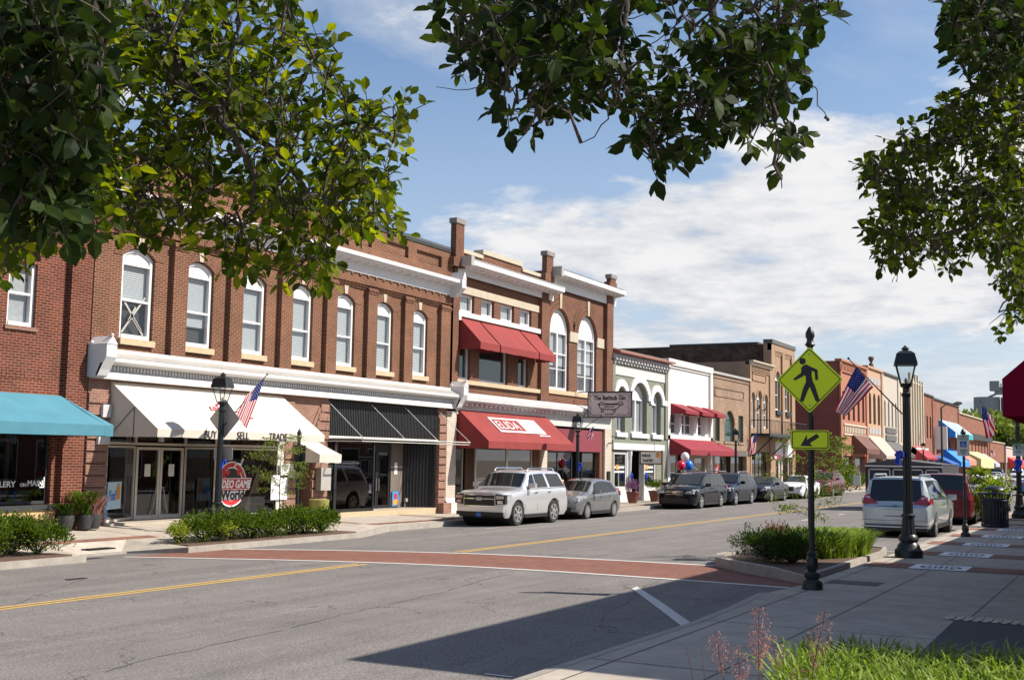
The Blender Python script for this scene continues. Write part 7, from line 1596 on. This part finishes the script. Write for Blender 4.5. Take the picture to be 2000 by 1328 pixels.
protos = [shrub('shrub', 'leftmost bushy shrub in the bed before the gallery', 'shrub', (8, 20.35, .04), .95, .6, .78, 4200, .075, .04, s, 'shrub', g1) for s in (1,)]
a2 = shrub('shrub', 'low bright green shrub beside the ramp in the bed before the black shop', 'shrub', (26.6, 20.3, .04), .72, .52, .62, 3400, .07, .036, 5, 'shrub', g1)
names = ['leftmost', 'second', 'third', 'fourth', 'fifth', 'sixth', 'seventh', 'last']
xsl = [9.4, 10.9, 12.4, 13.8, 15.1, 16.2, 17.05]
for i, x in enumerate(xsl): copy_thing(protos[0], (x, 20.4+.1*math.sin(i*2), .04), i*1.9, '%s bushy shrub from the left in the bed before the gallery' % (names[i+1]), g1, (1, 1, .85+.12*math.sin(i*1.7)) if i < 6 else (.75, .85, .85))
for i, x in enumerate([9.0, 10.2, 11.6, 13.0, 14.4, 15.7, 16.7]): copy_thing(protos[0], (x, 20.72, .04), i*2.7+1, '%s bushy shrub from the left in the back row of the bed before the gallery' % names[i], g1, (.9, .8, .95))
for i, x in enumerate([22.0, 22.85, 23.7, 24.5, 25.3, 26.0]): copy_thing(a2, (x, 20.35+.08*math.sin(i*3), .04), i*2.3, '%s low green shrub from the left in the bed before the game shop' % names[i], g1, (1, 1, 1+.12*math.sin(i*2.1)))
shrub('shrub', 'yellowish low shrub at the left tip of the middle bed', 'shrub', (21.2, 20.4, .04), .42, .35, .42, 900, .06, .03, 9, 'shrub_y', g1)
shrub('shrub', 'tiny yellow green shrub between the bollard and the lamp', 'shrub', (22.4, 20.05, .04), .3, .22, .4, 500, .06, .03, 10, 'shrub_y', g1)
# near bed
shrub('juniper', 'dark green spreading juniper at the left of the near planting bed', 'shrub', (24.0, 6.8, .22), 1.0, .8, .52, 5200, .075, .022, 21, 'juniper', None, .2, 26)
shrub('juniper', 'second spreading juniper right behind the crossing sign post', 'shrub', (25.0, 6.25, .22), 1.0, .75, .5, 4600, .075, .022, 22, 'juniper', None, .2, 24)
shrub('juniper', 'third spreading juniper at the front edge of the near bed by the post', 'shrub', (23.5, 6.2, .2), .85, .5, .45, 3200, .075, .022, 24, 'juniper', None, .2, 20)
shrub('shrub', 'rust coloured low shrub between the junipers and the grass', 'shrub', (25.3, 7.05, .22), .6, .4, .62, 1200, .06, .02, 23, 'rusty')
# blades
def blades(n, area, h, seed, lean=.5, w=.012, droop=.5):
    r = random.Random(seed); b = MB()
    for i in range(n):
        x, y, z = area(r); a = r.uniform(0, math.tau); u = Vector((math.cos(a), math.sin(a), 0)); H = h*r.uniform(.6, 1.15); ln = lean*r.uniform(.2, 1.2)*H; s = Vector((-u.y, u.x, 0))*w*r.uniform(.7, 1.3)
        p = [Vector((x, y, z)), Vector((x, y, z+H*.5))+u*ln*.25, Vector((x, y, z+H*.85))+u*ln*.65, Vector((x, y, z+H*(1-.15*droop)))+u*ln*1.1]
        o = len(b.v); 
        for q, k in zip(p, (1, .9, .6, .05)): b.v += [tuple(q-s*k), tuple(q+s*k)]
        for j in range(3): b.f.append((o+2*j, o+2*j+1, o+2*j+3, o+2*j+2)); b.m.append(0)
    return b
def ell(cx, cy, rx, ry, z):
    def f(r):
        while True:
            a, c = r.uniform(-1, 1), r.uniform(-1, 1)
            if a*a+c*c < 1: return cx+a*rx, cy+c*ry, z
    return f
struct(blades(9500, ell(26.7, 6.4, 2.0, 1.0, .2), .5, 31, .9, .012).build('ornamental_grass', 'grass'), 'stuff')
# foreground grass strip at lower right
def fg(r):
    while True:
        x = r.uniform(6.0, 11.4); y = r.uniform(-.2, 2.75)
        if y < .6+ (x-5.5)*.5 and x < 11.3-.25*abs(y-1.0): return x, y, .2
struct(blades(8500, fg, .46, 33, .85, .011).build('foreground_grass', 'grass'), 'stuff')
b = MB(); b.polyz([(5.5, -1), (11.5, -1), (11.3, 2.0), (10.9, 2.9), (5.5, 1.2)], .19, .215); struct(b.build('grass_bed_soil', 'soil'))
# pink flower spikes in the foreground
t = thing('flowering_plant', 'feathery pink flower spikes rising in front of the shaded pavement', 'flowering plant', (9.2, 2.9, .2), )
r = random.Random(5); X0 = 9.3
for k, (bx, tx, ty, lean) in enumerate(((1430, 1398, 1232, 0), (1452, 1440, 1262, 0), (1490, 1482, 1182, 0), (1500, 1478, 1215, 0), (1522, 1506, 1240, 0), (1540, 1560, 1300, 0), (1580, 1612, 1192, 0), (1400, 1368, 1256, 1), (1362, 1340, 1262, 1), (1560, 1650, 1238, 1))):
    xk = X0+r.uniform(-.5, .5); top = P3(tx, ty, xk); base = P3(bx, 1375, xk+r.uniform(-.1, .1)); base.z = .2
    b = MB(); mid = (top+base)/2+Vector((0, r.uniform(-.04, .04), 0)); pts = [base, mid, top]; b.tube(pts, [.006, .004, .002], 5); sp = b.build('flower_stem', 'stem', t)
    if lean: continue
    b = MB(); n_ = 240
    for i in range(n_):
        f = r.random()**.8; q = top.lerp(mid, f*1.0) if f < 1 else mid; rad = .02+.075*math.sin(min(1, f*1.25)*math.pi)**.8*(.6+.4*r.random()); a = r.uniform(0, math.tau)
        pz_ = q+Vector((math.cos(a)*rad, math.sin(a)*rad, r.uniform(-.03, .02))); d = Vector((math.cos(a)*.4, math.sin(a)*.4, -.6)).normalized(); sleaf(b, pz_, d, d.cross(rv(r)).normalized(), r.uniform(.012, .02), .009)
        if i % 5 == 0: b.tube([tuple(q+Vector((0, 0, .02))), tuple(pz_)], .0012, 3, cap=False)
    b.build('flower_spike', 'pink', t)
# young trees with narrow leaves
def sapling(label, x, y, z0, ztop, zcrown, rad, n, seed, L=.09, w=.018, mat='willow', flat=1.0):
    r = random.Random(seed); t = thing('young_tree', label, 'tree', (x, y, z0)); b = MB()
    trunk = [Vector((x, y, z0)), Vector((x+.03, y, (z0+zcrown)/2)), Vector((x-.02, y, zcrown)), Vector((x, y, ztop-.3))]; b.tube(trunk, [.022, .018, .014, .004], 6); b.build('trunk', 'bark', t)
    bb = MB(); lf = MB(); H = ztop-zcrown
    for k in range(24):
        f = k/24; zb_ = zcrown+H*f*.85; a = k*2.4+r.uniform(-.4, .4); rr = rad*math.sin(math.pi*(.18+.75*f))**.7*r.uniform(.7, 1.1)
        p0 = Vector((x, y, zb_)); p2 = Vector((x+rr*math.cos(a), y+rr*math.sin(a), zb_+rr*r.uniform(-.1, .5))); p1 = (p0+p2)/2+Vector((0, 0, .08)); bb.tube([p0, p1, p2], [.007, .004, .002], 4)
        for i in range(n//24):
            s = r.random()**.6; q = (p0.lerp(p1, s*2) if s < .5 else p1.lerp(p2, s*2-1))+rv(r)*.07*(.5+s); d = (p2-p0).normalized()*.5+rv(r)*.8+Vector((0, 0, -.25)); d.normalize(); sleaf(lf, q, d, d.cross(rv(r)).normalized(), L*r.uniform(.7, 1.3), w*r.uniform(.8, 1.3))
    bb.build('branches', 'bark', t); lf.build('foliage', mat, t); return t
pt = atY(545, 1010, 20.45); zt = atY(560, 842, 20.45).z
sapling('thin young tree with narrow leaves in the far bed before the game shop', pt.x, 20.45, .04, zt, 1.1, .95, 2100, 41)
sapling('loose airy young tree rising behind the crossing sign post', 26.2, 6.55, .22, 3.15, .95, 1.05, 2600, 43, .085, .02)
sapling('small leafy sapling behind the litter bin', 47.0, 5.35, .2, 2.35, .4, .72, 3000, 45, .12, .05, 'shrub_y')
shrub('shrub', 'yellow green shrub behind the litter bin on the near pavement', 'shrub', (46, 4.85, .2), .75, .7, 1.5, 2600, .11, .06, 46, 'shrub_y')
for i, (px, lab) in enumerate(((1648, 'green shrub to the left of the distant notice board'), (1660, 'green shrub behind the distant notice board'), (1676, 'green shrub to the right of the distant notice board'))):
    q = atY(px, 965, 21.2); shrub('shrub', lab, 'shrub', (q.x, 21.4, 0), 1.6, .9, 1.1+.9*(i == 1), 900, .22, .09, 50+i, 'shrub', None, .8)
q = atY(1640, 930, 21.5); sapling('young street tree in front of the dark red side wall', q.x, 21.5, 0, 4.6, 1.6, 1.5, 1500, 57, .2, .07)
# flower pots at the cafe door, potted plants at the gallery
for px, lab in ((1236, 'left of the two clay pots of purple flowers at the cafe door'), (1279, 'right of the two clay pots of flowers at the cafe door')):
    q = atY(px, 980, 22.9); t = thing('flower_pot', lab, 'flower pot', (q.x, 22.9, 0), 'clay flower pots at the cafe')
    b = MB(); b.lathe([(.22, 0), (.34, .5), (.36, .5), (.36, .58), (.3, .58)], (q.x, 22.9, 0), 16); b.build('pot', 'pot', t, True)
    m_, st = shrub_mesh(.48, .45, .55, 700, .09, .04, int(px), 'petal'); m_.v = [(v[0]+q.x, v[1]+22.9, v[2]+.5) for v in m_.v]; m_.build('plant', 'petal' if px < 1250 else 'shrub', t)
for px, h, lab, mt in ((128, .42, 'dark round pot of low leaves beside the gallery wall', 'juniper'), (165, .75, 'tall arching green potted plant beside the gallery wall', 'shrub'), (182, .6, 'small pink flowering pot plant next to the game shop pier', 'pink')):
    q = atY(px, 1010, 23.4); t = thing('potted_plant', lab, 'potted plant', (q.x, 23.4, .25)); b = MB(); b.lathe([(.15, 0), (.21, .25), (.2, .36), (.17, .36)], (q.x, 23.4, .25), 14); b.build('pot', 'potdark', t, True)
    m_ = blades(260, ell(q.x, 23.4, .14, .14, .55), h*.9, int(px), 1.0, .02, 1.2) if h != .5 else blades(300, ell(q.x, 23.4, .2, .2, .55), .4, 3, 1.2, .025, 1)
    m_.build('plant', mt, t)
p = atY(622, 1008, 23.5); b = MB(); b.lathe([(.2, 0), (.3, .3), (.34, .55), (.3, .56)], (p.x, 23.5, .2), 16); tag(b.build('empty_planter', plain('olive_pot', (.25, .24, .06), .6), smooth=True), 'empty olive green planter at the foot of the brick pier by the electric box', 'planter')
# ------------------------------------------------------------------ large trees far behind the street
def big_tree(label, x, y, h, rad, seed, n=2600, L=1.3):
    r = random.Random(seed); t = thing('tree', label, 'tree', (x, y, 0), 'green trees beyond the end of the street'); b = MB(); b.tube([(x, y, -.3), (x+.3, y, h*.45), (x, y+.4, h*.8)], [h*.035, h*.025, h*.008], 8); b.build('trunk', 'bark', t)
    lobes = [(Vector((x+r.uniform(-.6, .6)*rad, y+r.uniform(-.6, .6)*rad, h*r.uniform(.42, .86))), r.uniform(.28, .48)*rad) for _ in range(16)]; b = MB()
    for c, k in lobes: b.tube([(x, y, h*.4), tuple(c)], [.2, .05], 4)
    b.build('limbs', 'bark', t); b = MB()
    for i in range(n): c, k = r.choice(lobes); u = rv(r); p = c+u*k*r.random()**.3; d = (u+rv(r)*.7).normalized(); s = d.cross(rv(r)).normalized(); sleaf(b, p, d, s, L*r.uniform(.6, 1.3), L*.7)
    b.build('crown', 'fartree', t)
for i, (px, X_, h, rad) in enumerate(((1893, 340, 24, 11), (1915, 300, 22, 10), (1935, 345, 23, 11), (1955, 310, 19, 10), (1972, 350, 22, 12), (1990, 310, 17, 10), (2008, 350, 21, 12), (2025, 300, 18, 10), (1878, 420, 25, 12))):
    big_tree('%s round green tree from the left beyond the end of the street' % (names+['ninth'])[i], X_, P3(px, 860, X_).y, h*.66, rad*.8, 60+i)
# ------------------------------------------------------------------ the trees standing over the viewer
def inside(poly, x, y):
    c = False; j = len(poly)-1
    for i in range(len(poly)):
        (xi, yi), (xj, yj) = poly[i], poly[j]
        if (yi > y) != (yj > y) and x < (xj-xi)*(y-yi)/(yj-yi)+xi: c = not c
        j = i
    return c
def toPix(p):
    v = p-CAMP; z = v.dot(FW); return 1000+FPX*v.dot(RR)/z, 664-FPX*v.dot(UU)/z
def canopy(t, mains, poly, dep, npts, leaves, L, w, seed, mat, holes=(), twig=.17, gap=.0, thick=1.0):
    """limbs, then twigs grown to points spread through the crown's volume, leaves along every twig"""
    r = random.Random(seed); nodes = []; bb = MB(); lf = MB()
    for m_ in mains:
        pts = [Vector(q) for q in m_[0]]; 
        fine = []
        for a, c in zip(pts[:-1], pts[1:]):
            k = max(2, int((c-a).length/.09))
            for i in range(k): fine.append(a.lerp(c, i/k)+rv(r)*.012)
        fine.append(pts[-1]); r0, r1 = m_[1]; bb.tube(fine, [r0+(r1-r0)*i/(len(fine)-1) for i in range(len(fine))], 7)
        nodes += [(p, None) for p in fine[len(fine)//8:]]
    xs_ = [p[0] for p in poly]; ys_ = [p[1] for p in poly]; P = []; cpx, cpy = sum(xs_)/len(xs_), sum(ys_)/len(ys_)
    tries = 0
    while len(P) < npts and tries < npts*60:
        tries += 1; x, y = r.uniform(min(xs_), max(xs_)), r.uniform(min(ys_), max(ys_))
        if not inside(poly, x, y) or any(inside(h_, x, y) for h_ in holes): continue
        if gap and noise.noise(Vector((x*.017, y*.022, seed))) < -gap: continue
        d0, d1 = dep(x, y); P.append(atD(x, y, r.uniform(d0, d1)))
    base = [n_[0] for n_ in nodes]
    P.sort(key=lambda p: min((p-q).length_squared for q in base[::3]))
    allp = list(base)
    for p in P:
        q = min(allp, key=lambda s: (s-p).length_squared); d = (p-q); Ln = d.length
        if Ln > 1.6: continue
        k = max(2, int(Ln/.08)); seg = [q.lerp(p, i/k)+rv(r)*.01*(0 < i < k)+Vector((0, 0, .03*math.sin(math.pi*i/k))) for i in range(k+1)]
        bb.tube(seg, [(.0055+.003*min(1, Ln))*thick*(1-.7*i/k) for i in range(k+1)], 4, cap=False); allp += seg[1:]
        dirn = d.normalized(); m = leaves
        tw = [p]
        for _ in range(r.choice((1, 2, 2))):       # short side shoots bearing the leaves
            e = p+(dirn*.6+rv(r)*.8+Vector((0, 0, -.12))).normalized()*twig*r.uniform(.4, 1.0)
            ex, ey = toPix(e)
            if not inside(poly, ex+(cpx-ex)*26/max(26, math.hypot(cpx-ex, cpy-ey)), ey+(cpy-ey)*26/max(26, math.hypot(cpx-ex, cpy-ey))): continue
            bb.tube([p, (p+e)/2+rv(r)*.01, e], [.0028*thick, .002*thick, .0012*thick], 3, cap=False); tw.append(e)
            n_ = m
            for i in range(n_):
                f = (i+.6)/n_; c = p.lerp(e, f); ax = (e-p).normalized(); s = ax.cross(rv(r)).normalized(); d2 = (ax*.55+s*(1 if i % 2 else -1)*.8+Vector((0, 0, -.08))+rv(r)*.35).normalized()
                nn_ = (Vector((-.25, -.35, .8))+rv(r)*.9).normalized(); k2 = r.uniform(.65, 1.15); leaf(lf, c, d2, nn_, L*k2, w*k2, curl=r.uniform(.0, .35))
            leaf(lf, e, (e-p).normalized(), (Vector((0, 0, 1))+rv(r)*.5).normalized(), L, w)
    bb.build('branches', 'bark', t); lf.build('foliage', mat, t)
D = lambda px, py, t_: tuple(atD(px, py, t_))
# left tree
t = thing('crape_myrtle', 'overhanging leafy tree filling the upper left corner of the view', 'tree', (1.2, 3.4, .2))
b = MB(); b.tube([(1.2, 3.4, .2), (1.3, 3.45, 1.6), (1.6, 3.6, 3.0), D(-260, -420, 4.2), D(40, -300, 4.3), D(255, -30, 4.3)], [.11, .09, .075, .06, .045, .03], 10); b.build('trunk', 'bark', t)
mains = [([D(255, -30, 4.3), D(300, 40, 4.3), D(345, 110, 4.25), D(425, 185, 4.3), D(480, 260, 4.4), D(560, 310, 4.4), D(615, 420, 4.5), D(700, 440, 4.5)], (.028, .006)), ([D(345, 110, 4.25), D(340, 160, 4.2), D(420, 220, 4.1), D(455, 260, 4.0), D(500, 340, 4.0), D(490, 420, 4.0)], (.02, .005)),
    ([D(300, 40, 4.3), D(300, 110, 4.6), D(250, 160, 4.8), D(310, 230, 5.0), D(380, 280, 5.1), D(380, 330, 5.1)], (.016, .005)), ([D(425, 185, 4.3), D(520, 240, 4.7), D(640, 250, 4.9), D(760, 210, 5.0)], (.014, .004)), ([D(345, 110, 4.25), D(450, 80, 4.6), D(560, 95, 4.8), D(640, 90, 4.9)], (.014, .004)),
    ([D(-60, 60, 3.2), D(60, 100, 3.1), D(130, 90, 3.0), D(200, 60, 3.0)], (.016, .005)), ([D(-80, 300, 3.2), D(50, 350, 3.2), D(130, 420, 3.4)], (.014, .004)), ([D(255, -30, 4.3), D(150, -60, 3.8), D(-60, 60, 3.2), D(-80, 300, 3.2)], (.02, .012))]
polyL = [(-30, -30), (600, -30), (570, 40), (640, 75), (690, 95), (655, 130), (640, 170), (720, 190), (800, 195), (815, 215), (770, 250), (785, 300), (760, 345), (770, 385), (745, 400), (790, 430), (770, 460), (700, 450), (655, 470), (640, 510), (640, 545), (600, 540), (520, 535), (430, 520), (400, 470), (420, 440), (350, 470), (290, 470), (200, 430), (180, 480), (100, 480), (60, 530), (50, 560), (-30, 560)]
canopy(t, mains, polyL, lambda x, y: (3.9, 5.3) if x > 190 else (3.0, 4.6), 1080, 3, .055, .037, 7, 'leaf_o', holes=[[(470, 20), (560, 20), (560, 60), (500, 60)], [(560, 130), (625, 130), (600, 190), (540, 180)], [(430, 290), (470, 285), (480, 320), (430, 330)]], gap=.07)
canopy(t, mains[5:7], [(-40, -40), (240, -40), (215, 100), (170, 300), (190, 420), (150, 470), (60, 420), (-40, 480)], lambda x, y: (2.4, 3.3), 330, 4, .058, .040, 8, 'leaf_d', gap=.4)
# branch hanging in from the top centre
t = thing('crape_myrtle', 'dark leafy branches hanging down from the top centre of the view', 'tree', (-1.2, -1.4, .2))
b = MB(); b.tube([(-1.2, -1.4, .2), (-1.1, -1.3, 2.2), (-.3, -.7, 4.2), D(1500, -900, 2.6), D(1350, -300, 3.2), D(1225, -20, 3.5)], [.12, .1, .08, .06, .04, .02], 10); b.build('trunk', 'bark', t)
mains = [([D(1225, -20, 3.5), D(1195, 20, 3.5), D(1170, 70, 3.5), D(1140, 120, 3.5), D(1110, 180, 3.5)], (.016, .004)), ([D(1225, -20, 3.5), D(1212, 60, 3.4), D(1210, 150, 3.4), D(1215, 210, 3.4), D(1260, 225, 3.4), D(1275, 270, 3.4)], (.008, .003)), ([D(1350, -300, 3.2), D(1400, -20, 3.5), D(1395, 60, 3.5), D(1430, 110, 3.5), D(1490, 160, 3.5), D(1515, 230, 3.5), D(1520, 260, 3.5)], (.018, .004)),
    ([D(1430, 65, 3.5), D(1480, 45, 3.5), D(1560, 45, 3.6), D(1640, 20, 3.6)], (.006, .002)), ([D(1170, 55, 3.5), D(1080, 50, 3.6), D(960, 30, 3.6), D(880, 40, 3.6)], (.007, .003)), ([D(1560, 152, 3.5), D(1590, 170, 3.5), D(1600, 200, 3.5), D(1614, 228, 3.5)], (.002, .0015)), ([D(1210, 180, 3.4), D(1183, 210, 3.4), D(1180, 250, 3.4), D(1135, 280, 3.4)], (.003, .0015)), ([D(1520, 260, 3.5), D(1524, 300, 3.5), D(1522, 340, 3.5), D(1527, 368, 3.5)], (.003, .0015)), ([D(990, 168, 3.5), D(920, 178, 3.5), D(852, 170, 3.5)], (.002, .001))]
polyC = [(850, -20), (835, 35), (865, 65), (870, 110), (900, 150), (950, 165), (975, 190), (1000, 245), (1050, 280), (1080, 250), (1110, 215), (1150, 215), (1180, 190), (1240, 205), (1260, 250), (1215, 270), (1255, 310), (1290, 330), (1320, 290), (1360, 275), (1370, 255), (1420, 250), (1440, 290), (1490, 300), (1490, 340), (1560, 300), (1600, 290), (1560, 260), (1540, 235), (1530, 200), (1560, 180), (1530, 130), (1560, 95), (1560, 60), (1600, 80), (1620, 50), (1680, 20), (1650, -20)]
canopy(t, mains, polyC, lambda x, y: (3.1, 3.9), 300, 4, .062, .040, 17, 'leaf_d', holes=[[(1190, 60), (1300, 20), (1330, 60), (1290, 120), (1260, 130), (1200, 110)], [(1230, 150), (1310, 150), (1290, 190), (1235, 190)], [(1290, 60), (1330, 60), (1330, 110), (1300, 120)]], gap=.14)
for px, py in ((1613, 230), (1617, 234)): b = MB(); b.ball(D(px, py, 3.5), .006, 6); b.build('seed_capsule', 'bark', t)
# tree at the right edge
t = thing('crape_myrtle', 'leafy tree reaching in from the right edge of the view', 'tree', (7.5, -1.0, .2))
b = MB(); b.tube([(7.5, -1.0, .2), (7.4, -.9, 1.8), (7.2, -.6, 3.2), D(2180, 430, 6.6)], [.12, .1, .08, .05], 10); b.build('trunk', 'bark', t)
mains = [([D(2180, 430, 6.6), D(2060, 420, 6.2), D(1990, 425, 6.0), D(1950, 440, 5.9), D(1900, 440, 5.8), D(1840, 460, 5.8), D(1800, 470, 5.8)], (.03, .005)), ([D(2180, 430, 6.6), D(2100, 250, 6.0), D(1990, 200, 5.8), D(1900, 170, 5.7), D(1850, 60, 5.6)], (.03, .005)), ([D(2100, 250, 6.0), D(2000, 300, 5.9), D(1850, 280, 5.8), D(1740, 310, 5.8)], (.016, .004)), ([D(2100, 250, 6), D(2040, 80, 5.5), D(1960, 20, 5.2), D(1880, 10, 5.2)], (.02, .005)), ([D(2060, 420, 6.2), D(2010, 520, 6.1), D(1975, 580, 6.0), D(1950, 610, 6.0)], (.012, .003))]
polyR = [(1765, -20), (1850, 20), (1840, 80), (1850, 125), (1900, 150), (1880, 190), (1840, 210), (1800, 250), (1760, 265), (1730, 290), (1690, 310), (1700, 360), (1740, 380), (1690, 430), (1720, 470), (1715, 520), (1790, 510), (1830, 540), (1870, 500), (1910, 470), (1920, 520), (1965, 560), (1920, 640), (1965, 645), (2040, 600), (2040, -30), (1760, -30)]
canopy(t, mains, polyR, lambda x, y: (5.2, 6.6), 820, 3, .052, .038, 27, 'leaf_r', holes=[[(1890, 330), (1950, 310), (1960, 350), (1910, 360)], [(1850, 430), (1890, 430), (1890, 465), (1860, 465)]], gap=.07)
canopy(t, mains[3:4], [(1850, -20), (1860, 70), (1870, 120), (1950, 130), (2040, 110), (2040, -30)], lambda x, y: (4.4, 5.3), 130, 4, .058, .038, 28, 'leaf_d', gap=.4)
# ------------------------------------------------------------------ tidy up helper properties
for o in bpy.data.objects:
    if '_w' in o: del o['_w']
